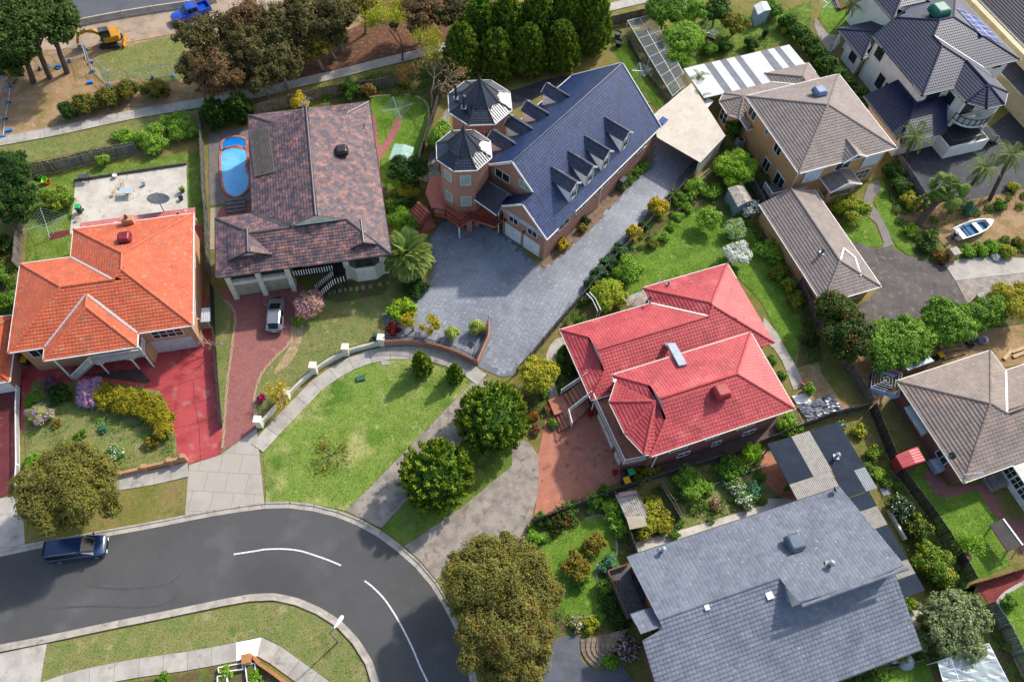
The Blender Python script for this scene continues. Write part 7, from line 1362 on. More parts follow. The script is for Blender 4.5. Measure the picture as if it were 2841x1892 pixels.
for u, v, rp, c, l in ((1772, 575, 40, 'spring', 'light green shrub at the right lawn border'), (1790, 625, 26, 'green', 'green shrub with red flowers at the right lawn border'), (1832, 690, 26, 'green', 'orange-flowered shrub beside the garage fence'), (1815, 655, 22, 'bright', 'bright shrub between the flowering shrubs'), (1865, 780, 22, 'dark', 'dark shrub at the lower lawn border'), (1770, 830, 18, 'green', 'low plants along the side walk'), (1795, 865, 14, 'green', 'small plants at the foot of the side walk'), (1860, 895, 16, 'bright', 'bright yellow-green plant by the tarp')): shrub(u, v, rp, c, l, 1.4, leaf=.09, gap=.15, second=('orange', .18) if 'flower' in l else None)
shrub(1500, 560, 16, 'green', 'red-flowered vine on the drive fence', .9, leaf=.07, second=('redf', .25))
for k, (u, v) in enumerate(((1530, 545), (1545, 520), (1560, 498), (1580, 478))): shrub(u, v, 15, 'bright' if k % 2 else 'spring', ['lowest', 'second', 'third', 'top'][k] + ' leafy plant in the narrow border along the drive fence', .9, leaf=.08, group='fence border plants', dens=.7)
# tan house
shrub(1955, 480, 48, 'yg', 'large glossy yellow-green shrub before the tan house porch', 2.4, leaf=.12, second=('green', .5)); shrub(1690, 292, 26, 'dark', 'dark climbing shrub at the bay of the tan house', 2.2, second=('green', .4)); shrub(2052, 395, 26, 'dark', 'dark shrub beside the strip lawn, upper', 1.6); shrub(2070, 425, 28, 'dark', 'dark shrub beside the strip lawn, lower', 1.6, second=('green', .4)); shrub(2090, 462, 24, 'yellow', 'yellow-flowered shrub beside the strip lawn', 1.3, second=('green', .5)); shrub(1990, 395, 10, 'green', 'potted plant on the porch path', .6)
for u, v, rp, c, l in ((2130, 565, 26, 'dark', 'dark strappy shrubs beside the boat yard'), (2165, 590, 22, 'rust', 'rust-leaved shrub by the brick pier'), (2095, 530, 20, 'lime', 'small yucca at the bed corner'), (2230, 480, 22, 'teal', 'grey-green cycad left in the bark bed'), (2300, 470, 20, 'green', 'small cycad right in the bark bed'), (2330, 430, 16, 'yg', 'yellow cycad at the right edge')): shrub(u, v, rp, c, l, 1.0, leaf=.12, dens=.7)
for k, u in enumerate((2195, 2225, 2255, 2285)): shrub(u, 580 - k * 3, 20, 'bright', ['leftmost', 'second', 'third', 'rightmost'][k] + ' bush of the low green hedge below the boat', .9, leaf=.08, group='boat yard hedge', second=('lime', .4))
shrub(2315, 578, 22, 'yg', 'round yellow-green bush at the end of the boat yard hedge', 1.2, second=('green', .3)); shrub(2290, 590, 14, 'whiteb', 'white flowers below the boat yard hedge', .5, leaf=.06); shrub(2340, 555, 16, 'green', 'red-flowered bush at the right edge', .9, second=('redf', .4))
# trees between tan and brown-grey houses
tree(1925, 715, 50, 5, 'dark', 'dark green tree at the garage corner, upper crown', leaf=.13, second=('olive', .3)); tree(1950, 775, 55, 5, 'dark', 'dark green tree at the garage corner, lower crown', leaf=.13, second=('rust', .15))
for u, v, rp, hh, l in ((2040, 795, 62, 4.5, 'left big light green tree above the clothes line'), (2095, 775, 55, 4.5, 'second light green tree in the row over the sheds'), (2180, 738, 58, 4.5, 'third light green tree in the row along the brown drive'), (2240, 725, 38, 4, 'fourth smaller green tree in the row'), (2280, 712, 38, 4, 'rightmost green tree of the row before the yellow one')): tree(u, v, rp, hh, 'green', l, leaf=.12, second=('spring', .45), group='green tree row', squash=.9)
tree(2330, 690, 50, 4, 'yg', 'yellow flowering tree at the right edge', leaf=.1, gap=.2, dens=.8, second=('yellow', .5))
# orange house front garden
tree(155, 1118, 112, 8.5, 'wattle', 'large olive-brown wattle tree beside the parked van', leaf=.1, n=11, lump=.4, trad=.14, clump=.22, gap=.2, spiky=.4, second=('olive', .2), ry=100)
hg = [(225, 905, 32), (255, 915, 34), (288, 922, 36), (322, 928, 36), (352, 940, 36), (372, 962, 30), (378, 988, 24)]; wd = ['left', 'second', 'third', 'middle', 'fifth', 'sixth', 'lowest']
for (u, v, r_), w in zip(hg, wd): shrub(u, v, r_, 'hedgey', f'{w} mound of the curved golden hedge beside the red driveway', 1.5, leaf=.09, group='curved golden hedge', second=('olive', .5), n=5)
shrub(204, 902, 38, 'lilac', 'lilac-pink flowering bush at the left end of the golden hedge', 1.7, leaf=.08, second=('pink', .5), n=5); shrub(75, 919, 22, 'green', 'dark green clipped ball in the front garden', 1.4, leaf=.07); shrub(90, 952, 33, 'pale', 'faded pink and yellow bush below the clipped ball', 1.5, leaf=.08, second=('lilac', .5)); shrub(118, 880, 18, 'purple', 'purple flowering shrub by the front path', 1.2, leaf=.07, second=('green', .3)); shrub(135, 905, 30, 'dark', 'dark ferny shrub beside the lilac bush', 1.1); shrub(262, 1040, 24, 'green', 'white-flowered green bush in the front garden', .9, second=('whiteb', .2)); shrub(350, 1015, 20, 'olive', 'small olive shrub near the brick wall', .8); shrub(185, 1000, 16, 'green', 'small green weeds patch in the garden bed', .5, dens=.6); shrub(235, 985, 14, 'teal', 'blue-green tuft in the garden bed', .5, dens=.6); shrub(75, 1058, 22, 'bright', 'bright green bush between fence and wattle', 1.2); shrub(130, 975, 14, 'olive', 'dry tuft in the middle of the garden bed', .4, dens=.6)
for k, (u, v) in enumerate(((0, 640), (20, 735), (15, 690), (8, 560))): shrub(u, v, 26, 'dark' if k % 2 else 'green', ['uppermost', 'lowest', 'third', 'top'][k] + ' shrub in the left-edge neighbour yard', 1.4, leaf=.09, group='left edge shrubs')
shrub(757, 1045, 60, 'olive', 'sparse olive-brown shrub in the middle of the verge lawn', .6, dens=.08, leaf=.08, gap=.5, n=7)
# bottom wattle and grey house garden
tree(1150, 1345, 125, 8.0, 'wattle', 'big olive-brown wattle beside the street, upper crown', leaf=.1, n=11, lump=.4, trad=.2, clump=.22, gap=.2, spiky=.4, second=('olive', .25), ry=110); tree(1165, 1475, 110, 8.0, 'wattle', 'big olive-brown wattle beside the street, lower crown', leaf=.1, n=10, lump=.4, trad=.2, clump=.22, gap=.2, spiky=.4, second=('rust', .2), ry=100)
for u, v, rp, c, hh, l in ((1230, 1240, 24, 'bright', 1.4, 'bright shrub at the corner of the grey house lawn'), (1285, 1195, 40, 'dark', 1.2, 'clump of flax and orange flowers by the front fence'), (1245, 1190, 18, 'green', 1.0, 'small green shrub left of the flax clump'), (1310, 1170, 20, 'green', 1.0, 'green shrub above the flax clump'), (1365, 1150, 22, 'spring', 1.1, 'leafy shrub on the terracotta drive corner'), (1392, 1128, 18, 'green', 1.0, 'green bush by the drive corner'), (1410, 1170, 32, 'spring', 1.4, 'climbing plant left of the tin lean-to'), (1425, 1210, 26, 'spring', 1.2, 'climbing plant below the tin lean-to'), (1365, 1250, 34, 'olive', 1.6, 'thin fruit tree on the grey house lawn'), (1325, 1300, 40, 'olive', 1.8, 'sparse dark fruit tree lower on the lawn'), (1335, 1335, 22, 'green', 1.2, 'leafy shrub at the lawn bottom'), (1402, 1300, 30, 'teal', 1.0, 'blue-green agave clump by the terrace'), (1395, 1345, 26, 'green', 1.2, 'dark green hedge below the agaves'), (1405, 1390, 28, 'dark', 1.2, 'dark shrub beside the terrace wall'), (1425, 1425, 26, 'dark', 1.0, 'dark shrub above the slate steps'), (1360, 1435, 22, 'yg', .8, 'yellow strappy plant by the driveway'), (1325, 1435, 18, 'olive', .7, 'white flowering plant by the driveway')):
    shrub(u, v, rp, c, l, hh, leaf=.1, gap=.2, dens=.75, second=('orange', .12) if 'orange' in l else ('whiteb', .25) if 'white' in l else None)
shrub(1500, 1190, 55, 'yg', 'sprawling yellow-green vine over the garden frame', 1.3, leaf=.1, gap=.2, n=6, second=('olive', .4)); shrub(1590, 1110, 48, 'spring', 'leafy green fruit bush in the vegetable garden', 1.6, leaf=.1, gap=.15, second=('green', .4)); shrub(1680, 1070, 40, 'green', 'feathery green bush near the side fence', 1.5, gap=.2, second=('bright', .3)); shrub(1690, 1120, 30, 'green', 'white-flowered bush by the brick patio', 1.0, second=('whiteb', .3)); shrub(1715, 1150, 28, 'green', 'white daisy bush at the path edge', .9, second=('whiteb', .5)); shrub(1645, 1160, 18, 'olive', 'pink flowering plant in the vegetable garden', .7, second=('pink', .35)); shrub(1735, 1125, 22, 'teal', 'silver-leaved bush beside the brick patio', .9); shrub(1480, 1085, 40, 'olive', 'dark feathery bush by the yellow bin', 1.3, gap=.2); shrub(1550, 1230, 14, 'green', 'spiky plant at the slatted fence foot', .7); shrub(1815, 975, 34, 'spring', 'leafy bush by the red roof corner', 1.3, second=('green', .4)); shrub(1935, 975, 14, 'green', 'white daisies behind the dark verandah roof', .5, second=('whiteb', .4)); shrub(1975, 990, 20, 'yg', 'yellow-leaved shrub right of the dark verandah', .9)
for u, v, rp, c, hh, l in ((2010, 1040, 22, 'green', .8, 'low green plants beside the verandah edge'), (2020, 1090, 18, 'spring', .7, 'low light plants right of the verandah'), (2070, 1168, 32, 'dark', 1.6, 'camellia with pale flowers right of the grey house'), (2110, 1212, 34, 'dark', 1.8, 'dark rounded bush below the camellia'), (2140, 1290, 52, 'green', 2.2, 'citrus tree against the dark fence'), (2165, 1320, 40, 'dark', 2.0, 'dark lower part bush of the citrus corner'), (2030, 1240, 16, 'spring', .7, 'light weeds along the white edging'), (2085, 1385, 28, 'green', 1.0, 'green shrub under the silver tree'), (2025, 1300, 14, 'bright', .6, 'weeds beside the verandah bottom')): shrub(u, v, rp, c, l, hh, leaf=.1, second=('whiteb', .12) if 'pale fl' in l else ('yg', .3))
tree(2205, 1435, 78, 3.8, 'silver', 'silver-grey olive tree near the bottom right corner', leaf=.12, trad=.12, clump=.26, n=8); bare(2235, 1245, 58, 2.8, 'sparse lime-leaved tree by the cut stump on the lawn', 'spring', M_bark, 2600, base=px('c4', 1355, 700)); shrub(2320, 1385, 20, 'green', 'small green bush by the red mulch bed', 1.0)
for u, v, rp, c, l in ((1960, 1495, 48, 'olive', 'loose olive shrub below the grey roof, left'), (2010, 1520, 48, 'green', 'loose green shrub below the grey roof, middle'), (2060, 1480, 42, 'olive', 'loose shrub left of the silver bush'), (2115, 1470, 30, 'silver', 'silver-grey low bush by the wire frame'), (1900, 1540, 36, 'green', 'green shrub at the bottom edge by the lean-to'), (2135, 1430, 30, 'green', 'green hedge piece under the olive tree'), (1985, 1460, 30, 'spring', 'light shrub against the grey eave')): shrub(u, v, rp, c, l, 1.5, leaf=.09, gap=.2, dens=.75, second=('green', .3))
tree(1445, 1490, 30, 1.8, 'dark', 'pale pink flowering bush beside the slate steps', leaf=.08, trad=.05, second=('pink', .4)); shrub(1405, 1520, 24, 'bright', 'grassy fern beside the slate steps', .7); shrub(1380, 1415, 16, 'bright', 'small fern at the top of the slate steps', .5)
for u, v, c, l in ((585, 1555, 'bright', 'green plant in the bottom planter box'), (520, 1545, 'spring', 'seedlings in the white framed planter'), (375, 1560, 'green', 'dark green shrub at the bottom edge')): shrub(u, v, 18, c, l, .6, leaf=.07)
# tan-house back yard tall shrubs, cage crop plants
for k, (u, v) in enumerate(((1540, 205), (1520, 170), (1555, 245), (1500, 130))): shrub(u, v, 16, 'teal' if k % 2 else 'green', ['second', 'third', 'lowest', 'top'][k] + ' crop row plant inside the netted cage', .7, leaf=.08, group='crops in the netted cage', dens=.6)
# low weeds and ground cover on the soil
COV = []
for nm_ in ('garden_border', 'vegetable_garden', 'right_garden', 'lower_garden', 'side_yard', 'front_garden', 'front_garden.001', 'shrub_bed', 'rear_garden', 'tree_bed', 'rose_bed', 'hedge_bed', 'palm_bed', 'neighbour_yard', 'cage_soil', 'back_garden'):
    me = bpy.data.objects[nm_].data; V = np.array([v.co for v in me.vertices]); poly = V[:, :2]; lo, hi = poly.min(0), poly.max(0); n = int((hi - lo).prod() * 9); P = rng.uniform(lo, hi, (n, 2)); P = P[inside(P, poly)]; k = np.sin(P[:, 0] * 1.3 + 2 * np.sin(P[:, 1] * .9)) + np.sin(P[:, 1] * 1.7 + P[:, 0] * .6); P = P[k + rng.normal(0, .6, len(P)) > .2]; lz = V[0, 2]
    for l_, g_ in ALLG:
        if l_ * .006 > lz + 1e-6 and len(P): P = P[~inside(P, g_)]
    dv = np.c_[P, np.zeros(len(P))] - np.array([0, 0, HC]); zz = dv @ _fw; P = P[(np.abs(FOC * (dv @ CR) / zz) < 1480) & (np.abs(FOC * (dv @ CU) / zz) < 1000)]
    for _ in range(6): COV.append(np.c_[P + rng.normal(0, .12, P.shape), rng.uniform(.03, .42, len(P))])
CL = []
for nm_ in ('garden_border', 'vegetable_garden', 'right_garden', 'lower_garden', 'side_yard', 'front_garden.001', 'shrub_bed', 'rear_garden', 'tree_bed', 'hedge_bed', 'neighbour_yard', 'palm_bed'):
    poly = np.array([v.co[:2] for v in bpy.data.objects[nm_].data.vertices]); lo, hi = poly.min(0), poly.max(0); P = rng.uniform(lo, hi, (int((hi - lo).prod() * .5), 2)); P = P[inside(P, poly)]
    for l_, g_ in ALLG:
        if l_ > 1.5 and len(P) and len(g_) != len(poly): P = P[~inside(P, g_)]
    for c_ in P:
        r_ = rng.uniform(.25, .6); k_ = int(170 * r_ * r_ / .2); d_ = rng.normal(0, 1, (k_, 3)); d_ /= np.linalg.norm(d_, axis=1, keepdims=True); d_[:, 2] = np.abs(d_[:, 2]); COV.append(np.array([*c_, .05]) + d_ * r_ * np.array([1, 1, 1.1]) * rng.uniform(.6, 1.05, (k_, 1)))
C_ = np.concatenate(COV); tag(quads('ground_cover', leaves(C_, np.tile([0, 0, 1.], (len(C_), 1)), .085, .05, .8), leafmat('weed_leaf', '#6f8e34', '#587828', .4, .25, .5)), 'low green weeds and ground cover plants in the garden beds', 'ground cover', None, 'stuff')
# grass blades on the lawns
Q = []
for poly, z, dn_ in LAWNS:
    lo, hi = poly.min(0), poly.max(0); A_ = (hi - lo).prod(); n = int(A_ * dn_ * .5); P = rng.uniform(lo, hi, (n, 2)); P = P[inside(P, poly)]
    for l_, g_ in ALLG:
        if l_ * .006 > z + 1e-6 and len(P) and len(g_) != len(poly): P = P[~inside(P, g_)]
    dv = np.c_[P, np.zeros(len(P))] - np.array([0, 0, HC]); zz = dv @ _fw; P = P[(np.abs(FOC * (dv @ CR) / zz) < 1480) & (np.abs(FOC * (dv @ CU) / zz) < 1000)]
    n = len(P); a = rng.uniform(0, 2 * math.pi, n); w = rng.uniform(.02, .05, n); hgt = rng.uniform(.03, .09, n); e = np.stack([np.cos(a) * w, np.sin(a) * w, np.zeros(n)], 1); b = np.c_[P, np.full(n, z - .005)]; tp = b + np.stack([rng.normal(0, .04, n), rng.normal(0, .04, n), hgt], 1)
    Q.append(np.stack([b - e, b + e, tp + e * .25, tp - e * .25], 1))
tag(quads('grass', np.concatenate(Q), leafmat('grass_blade', '#929a54', '#64843a', .35, .3, .22)), 'short grass blades of the lawns and verges', 'grass', None, 'stuff')
# ------------------------------------------------------------------ vehicles and small things
def rr(w, h, r, n=3):
    out = []
    for cx, cz, a0 in ((1, 1, 0), (-1, 1, 90), (-1, -1, 180), (1, -1, 270)):
        for k in range(n + 1): a = math.radians(a0 + 90 * k / n); out.append((cx * (w - r) + r * math.cos(a), cz * (h - r) + r * math.sin(a)))
    return out
def vehicle(name, label, cat, pos, ang, L, W, secs, cab, paint, wheels, wr=.32, glassm=None, extra=None):
    """secs: (x, half width, z low, z high) along the length; cab: (x, half width at belt, half width at roof, belt z, roof z)"""
    t = thing(name, label, cat, tuple(pos)); c, s = math.cos(ang), math.sin(ang); X = lambda x, y, z: np.array([pos[0] + x * c - y * s, pos[1] + x * s + y * c, z]); gm = glassm or mat('car_glass', '#12181c', rough=.12, spec=.35, fine=0)
    MB().loft([[X(x, y, (z0 + z1) / 2 + z) for y, z in rr(hw, (z1 - z0) / 2, min(.14, hw * .4, (z1 - z0) * .3))] for x, hw, z0, z1 in secs]).build('body', paint, t, sm=True)
    cb = []
    for x, hb, hr_, zb, zr_ in cab: cb.append([X(x, y, z) for y, z in ((hb, zb), (hr_ + .03, zr_ - .08), (hr_ - .1, zr_), (-hr_ + .1, zr_), (-hr_ - .03, zr_ - .08), (-hb, zb))])
    MB().loft(cb).build('cabin', paint, t, sm=False)
    def pane(i, j, side, f0, f1, nm='side_window'):
        q = []
        for k, g in ((i, f0), (j, f0), (j, f1), (i, f1)):
            x, hb, hr_, zb, zr_ = cab[k]; q.append(X(x + (.05 if k == i else -.05), side * ((hb + (hr_ + .03 - hb) * g) + .012), zb + (zr_ - .08 - zb) * g))
        MB().add(q, [(0, 1, 2, 3)]).build(nm, gm, t)
    n = len(cab)
    for sd in (-1, 1):
        for i in range(1, n - 2): pane(i, i + 1, sd, .12, .9)
    def cross(i, j, nm):
        (xa, ha, ra, za, zra), (xb, hb, rb_, zb_, zrb) = cab[i], cab[j]; up = .02; f = lambda x, hw, z: [X(x, -hw, z), X(x, hw, z)]
        lo = f(xa, min(ha, ra) - .1, zra + up if i else za + up); MB().add([X(xa, -ra + .1, zra + up), X(xa, ra - .1, zra + up), X(xb, rb_ - .1, zrb + up), X(xb, -rb_ + .1, zrb + up)], [(0, 1, 2, 3)]).build(nm, gm, t)
    cross(0, 1, 'rear_window'); cross(n - 2, n - 1, 'windscreen')
    for x, y in wheels:
        for sd in (-1, 1):
            w = MB().lathe(X(x, sd * (y - .1), wr), [(wr * .6, -.1), (wr, -.1), (wr, .1), (wr * .6, .1)], 16, (-s, c, 0)).build('wheel', black, t); MB().lathe(X(x, sd * (y - .1), wr), [(.02, -.105), (wr * .62, -.105), (wr * .62, .105), (.02, .105)], 10, (-s, c, 0)).build('rim', grey, w)
    fx, bx = secs[-1], secs[0]
    for sd in (-1, 1):
        MB().obox(X(fx[0] - .05, sd * (fx[1] - .18), fx[3] - .16), X(1, 0, 0) * 0 + np.array([c, s, 0]) * .1, np.array([-s, c, 0]) * .16, (0, 0, .07)).build('headlight', mat('headlamp', '#c9ced2', rough=.15, fine=0), t); MB().obox(X(bx[0] + .03, sd * (bx[1] - .12), bx[3] - .18), np.array([c, s, 0]) * .06, np.array([-s, c, 0]) * .1, (0, 0, .12)).build('tail_light', mat('tail_lamp', '#9a1418', rough=.2, fine=0), t)
        x, hb, hr_, zb, zr_ = cab[n - 1]; MB().obox(X(x - .15, sd * (hb + .14), zb + .08), np.array([c, s, 0]) * .06, np.array([-s, c, 0]) * .11, (0, 0, .07)).build('mirror', paint, t)
    MB().obox(X(fx[0], 0, fx[2] + .22), np.array([c, s, 0]) * .04, np.array([-s, c, 0]) * (fx[1] - .3), (0, 0, .1)).build('grille', black, t); MB().obox(X(bx[0], 0, bx[2] + .25), np.array([c, s, 0]) * .03, np.array([-s, c, 0]) * .25, (0, 0, .06)).build('number_plate', white, t)
    if extra: extra(t, X, c, s)
    return t
paint_navy = mat('navy_car_paint', '#182f52', '#152846', rough=.25, spec=.6, coat=.8, fine=0); paint_grey = mat('silver_car_paint', '#8a8a8e', '#84848a', rough=.3, metal=.5, coat=.6, fine=0); paint_blue = mat('blue_car_paint', '#0d44b0', '#0b3ca0', rough=.25, coat=.8, fine=0)
a, b = px('c1', 335, 655), px('c1', 755, 600); an = math.atan2(*(b - a)[1::-1]); ct = px('c1', 560, 660)
vehicle('blue_van', 'dark blue passenger van parked at the kerb under the wattle', 'van', ct, an, 4.9, 1.9, [(-2.45, .88, .32, 1.05), (-2.3, .95, .28, 1.1), (-1, .96, .25, 1.12), (.9, .96, .25, 1.1), (1.7, .94, .26, 1.02), (2.2, .88, .3, .9), (2.45, .72, .36, .72)],
        [(-2.42, .86, .72, 1.05, 1.75), (-2.25, .9, .74, 1.08, 1.74), (-1.1, .92, .76, 1.1, 1.8), (.1, .92, .76, 1.1, 1.77), (.7, .91, .72, 1.08, 1.68), (1.55, .88, .6, 1.04, 1.12)], paint_navy, [(-1.5, .96), (1.55, .96)], .34,
        extra=lambda t, X, c, s: [MB().bar(X(-1.8, sd * .72, 1.83), X(.4, sd * .72, 1.83), .05, .04).build('roof_rail', grey, t) for sd in (-1, 1)])
ct = px('b2', 146, 800); an = math.radians(97)
vehicle('silver_hatchback', 'silver grey hatchback on the brick-paved driveway', 'car', ct, an, 4.2, 1.78, [(-2.05, .78, .35, .85), (-1.9, .86, .3, .95), (-.8, .89, .22, .98), (.6, .89, .22, .95), (1.4, .86, .24, .88), (1.85, .78, .28, .76), (2.1, .6, .34, .6)],
        [(-1.95, .8, .58, .92, .98), (-1.55, .84, .62, .95, 1.4), (-.7, .85, .66, .96, 1.48), (.15, .85, .66, .95, 1.46), (1.15, .82, .6, .92, .98)], paint_grey, [(-1.3, .88), (1.3, .88)], .31)
a, b = px('a1', 1205, 150), px('a1', 1385, 85); d = b - a; an = math.atan2(-d[1], -d[0]); ct = px('a1', 1330, 120)
def tray(t, X, c, s):
    for sd in (-1, 1): MB().bar(X(-2.55, sd * .86, .95), X(-.95, sd * .86, .95), .1, .4).build('tray_side', paint_blue, t)
    MB().bar(X(-2.55, -.86, .95), X(-2.55, .86, .95), .1, .4).build('tailgate', paint_blue, t); MB().tube([X(-.95, -.8, .9), X(-.95, -.75, 1.75), X(-.95, .75, 1.75), X(-.95, .8, .9)], .04, 6).build('sports_bar', grey, t)
vehicle('blue_ute', 'bright blue utility parked on the gravel shoulder by the gum trees', 'ute', ct, an, 5.2, 1.86, [(-2.6, .86, .45, .78), (-1, .9, .4, .8), (-.9, .92, .35, 1.1), (.9, .92, .35, 1.12), (1.8, .9, .36, 1.05), (2.4, .84, .4, .9), (2.6, .7, .45, .75)],
        [(-1.0, .84, .66, 1.1, 1.6), (-.85, .86, .7, 1.12, 1.78), (-.1, .88, .72, 1.13, 1.82), (.5, .88, .7, 1.12, 1.78), (1.15, .86, .62, 1.1, 1.18)], paint_blue, [(-1.6, .92), (1.65, .92)], .38, extra=tray)
# excavators
M_cat = mat('excavator_yellow', '#c88a18', '#b87c14', sc=2, rough=.45, spots=[('#8a6a30', 3, .68)]); M_track = mat('rubber_track', '#2a2826', '#3a342e', sc=4)
def excavator(label, pos, ang, arm_ang, cabm, only_body=False):
    t = thing('excavator', label, 'excavator', tuple(pos), 'yellow excavators'); c, s = math.cos(ang), math.sin(ang); X = lambda x, y, z: np.array([pos[0] + x * c - y * s, pos[1] + x * s + y * c, z]); e, f = np.array([c, s, 0]), np.array([-s, c, 0])
    for sd in (-1, 1):
        pr = [(-1.35, .3), (-1.2, .08), (1.2, .08), (1.35, .3), (1.2, .55), (-1.2, .55)]
        tr = MB().loft([[X(x, sd * .95 + dy, z) for x, z in pr] for dy in (-.22, .22)]).build('track', M_track, t)
        for k in range(10): MB().obox(X(-1.15 + k * .255, sd * .95, .57), e * .05, f * .23, (0, 0, .025)).build('track_pad', M_track, tr)
    MB().obox(X(0, 0, .42), e * .8, f * .75, (0, 0, .16)).build('undercarriage', black, t); MB().obox(X(1.75, 0, .3), e * .06, f * 1.1, (0, 0, .22)).build('dozer_blade', M_cat, t)
    a2 = arm_ang; c2, s2 = math.cos(a2), math.sin(a2); Y = lambda x, y, z: np.array([pos[0] + x * c2 - y * s2, pos[1] + x * s2 + y * c2, z]); e2, f2 = np.array([c2, s2, 0]), np.array([-s2, c2, 0])
    MB().loft([[Y(x, y, z0 + .45 + z) for y, z in rr(hw, .42, .15)] for x, hw, z0 in ((-1.35, .6, .85), (-1.2, .95, .8), (-.4, 1.05, .78), (.6, 1.0, .78), (.75, .9, .8))]).build('house', M_cat, t)
    cb = MB().loft([[Y(x, y, z) for x, y in ((-.35, .1), (.95, .1), (.95, .95), (-.35, .95))] if False else [Y(-.35, .08, z), Y(.95 - .1 * k, .08, z), Y(.95 - .1 * k, .95, z), Y(-.35, .95, z)] for k, z in ((0, 1.2), (1, 2.3), (1.5, 2.55))]).build('cab', black, t)
    for q in (([.96, .12, 1.4], [.96, .9, 1.4], [.87, .88, 2.2], [.87, .14, 2.2]), ([-.2, .965, 1.4], [.8, .965, 1.4], [.75, .965, 2.2], [-.2, .965, 2.2])): MB().add([Y(*p) for p in q], [(0, 1, 2, 3)]).build('cab_window', glass, cb)
    MB().obox(Y(.25, .52, 2.6), e2 * .6, f2 * .44, (0, 0, .04)).build('cab_roof', darkgrey, cb); MB().lathe(Y(-.2, .5, 2.64), [(.07, 0), (.07, .16), (.02, .2)], 8).build('beacon', mat('orange_beacon', '#d05010'), cb)
    bp = [Y(.7, -.35, 1.2), Y(1.5, -.35, 2.0), Y(2.3, -.35, 2.3), Y(3.2, -.35, 2.1)]; MB().bar(bp[0], bp[1], .28, .4).bar(bp[1], bp[2], .28, .42).bar(bp[2], bp[3], .26, .36).build('boom', M_cat, t)
    MB().bar(bp[3] + (0, 0, .25), Y(3.9, -.35, .9), .24, .3).build('dipper_arm', M_cat, t); MB().tube([bp[1] + (0, 0, .3), Y(3.0, -.35, 2.5)], .08, 6).build('hydraulic_ram', grey, t)
    B = [Y(3.9, -.35, 1.0), Y(4.1, -.35, .5), Y(3.8, -.35, .12), Y(3.3, -.35, .2), Y(3.25, -.35, .5)]; MB().loft([[p + f2 * dy for p in B] for dy in (-.5, .5)]).build('bucket', mat('worn_bucket_steel', '#6a5a48', '#8a7a68', sc=2), t)
excavator('small yellow excavator with raised boom beside the concrete barrier', px('a1', 775, 300), math.radians(8), math.radians(205), None); excavator('yellow excavator half hidden under the pine at the left edge', px('a1', -20, 480), math.radians(10), math.radians(330), None)
# boat
bt = thing('dinghy', 'white aluminium fishing boat with blue floor in the dirt yard', 'boat', tuple(px('b4', 1420, 215))); A_, B_ = px('b4', 1300, 235, .5), px('b4', 1545, 140, .5); d = (B_ - A_); Lb = np.linalg.norm(d); d /= Lb; nv = np.array([-d[1], d[0], 0]); hs = []
for f_, w in ((0, .8), (.2, .88), (.5, .9), (.7, .75), (.85, .48), (.95, .2), (1, .03)): c0 = A_ + d * Lb * f_; hs.append([c0 + nv * w + (0, 0, .35), c0 + nv * w * .75 + (0, 0, -.25), c0 + (0, 0, -.42), c0 - nv * w * .75 + (0, 0, -.25), c0 - nv * w + (0, 0, .35)])
hb = MB(); n5 = 5
vs = [p for q in hs for p in q]; hb.add(vs, [(i * 5 + k, i * 5 + k + 1, (i + 1) * 5 + k + 1, (i + 1) * 5 + k) for i in range(6) for k in range(4)] + [tuple(range(5))]); hb.build('hull', white, bt)
fl = [hs[i][0] * .93 + hs[i][4] * .07 for i in range(5)] + [hs[i][4] * .93 + hs[i][0] * .07 for i in range(4, -1, -1)]; MB().poly([p - (0, 0, .45) for p in fl]).build('floor', mat('blue_carpet', '#2a6a90', '#235c7e'), bt)
MB().poly([hs[4][0], hs[4][4], hs[5][4], hs[6][2] * (1, 1, 0) + (0, 0, hs[6][0][2]), hs[5][0]]).build('foredeck', white, bt)
gw = MB(); [gw.bar(hs[i][k] + (0, 0, .02), hs[i + 1][k] + (0, 0, .02), .1, .07) for i in range(6) for k in (0, 4)]; gw.build('gunwale', white, bt)
for f_, nm_ in ((.12, 'stern_seat'), (.58, 'mid_seat')): c0 = A_ + d * Lb * f_; MB().obox(c0 + (0, 0, .12), d * .28, nv * .76, (0, 0, .05)).build(nm_, white, bt)
MB().obox(A_ + d * Lb * .3 + (0, 0, .18), d * .06, nv * .85, (0, 0, .05)).build('thwart', mat('navy_bench', '#26345c'), bt); om = MB().obox(A_ - d * .25 + (0, 0, .45), d * .2, nv * .16, (0, 0, .25)).obox(A_ - d * .25 + (0, 0, -.1), d * .07, nv * .06, (0, 0, .4)).build('outboard_motor', black, bt)
# street lamp
b = px('c2', 568, 1290); t = thing('street_lamp', 'pale grey street lamp with long white head on the corner lawn', 'street lamp', tuple(b)); tp = b + (0, 0, 6.2); tp2 = px('c2', 515, 1232, 5.0); b = np.array([b[0], b[1], 0])
top = np.array([b[0], b[1], 4.2]); MB().tube([b, top], [.09, .06], 8).build('pole', grey, t); e1 = px('c2', 540, 1195, 4.8); MB().tube([top, e1], [.05, .04], 6).build('arm', grey, t); e2 = px('c2', 585, 1130, 4.9); dd = (e2 - e1) / np.linalg.norm(e2 - e1); ee = np.array([-dd[1], dd[0], 0]); MB().loft([[e1 + dd * L_ + ee * w * a_ + (0, 0, z_ * .09) for a_, z_ in ((1, 0), (.5, 1), (-.5, 1), (-1, 0), (-.5, -.6), (.5, -.6))] for L_, w in ((0, .05), (.15, .13), (.6, .19), (1.0, .17), (1.15, .08))]).build('lamp_head', white, t)
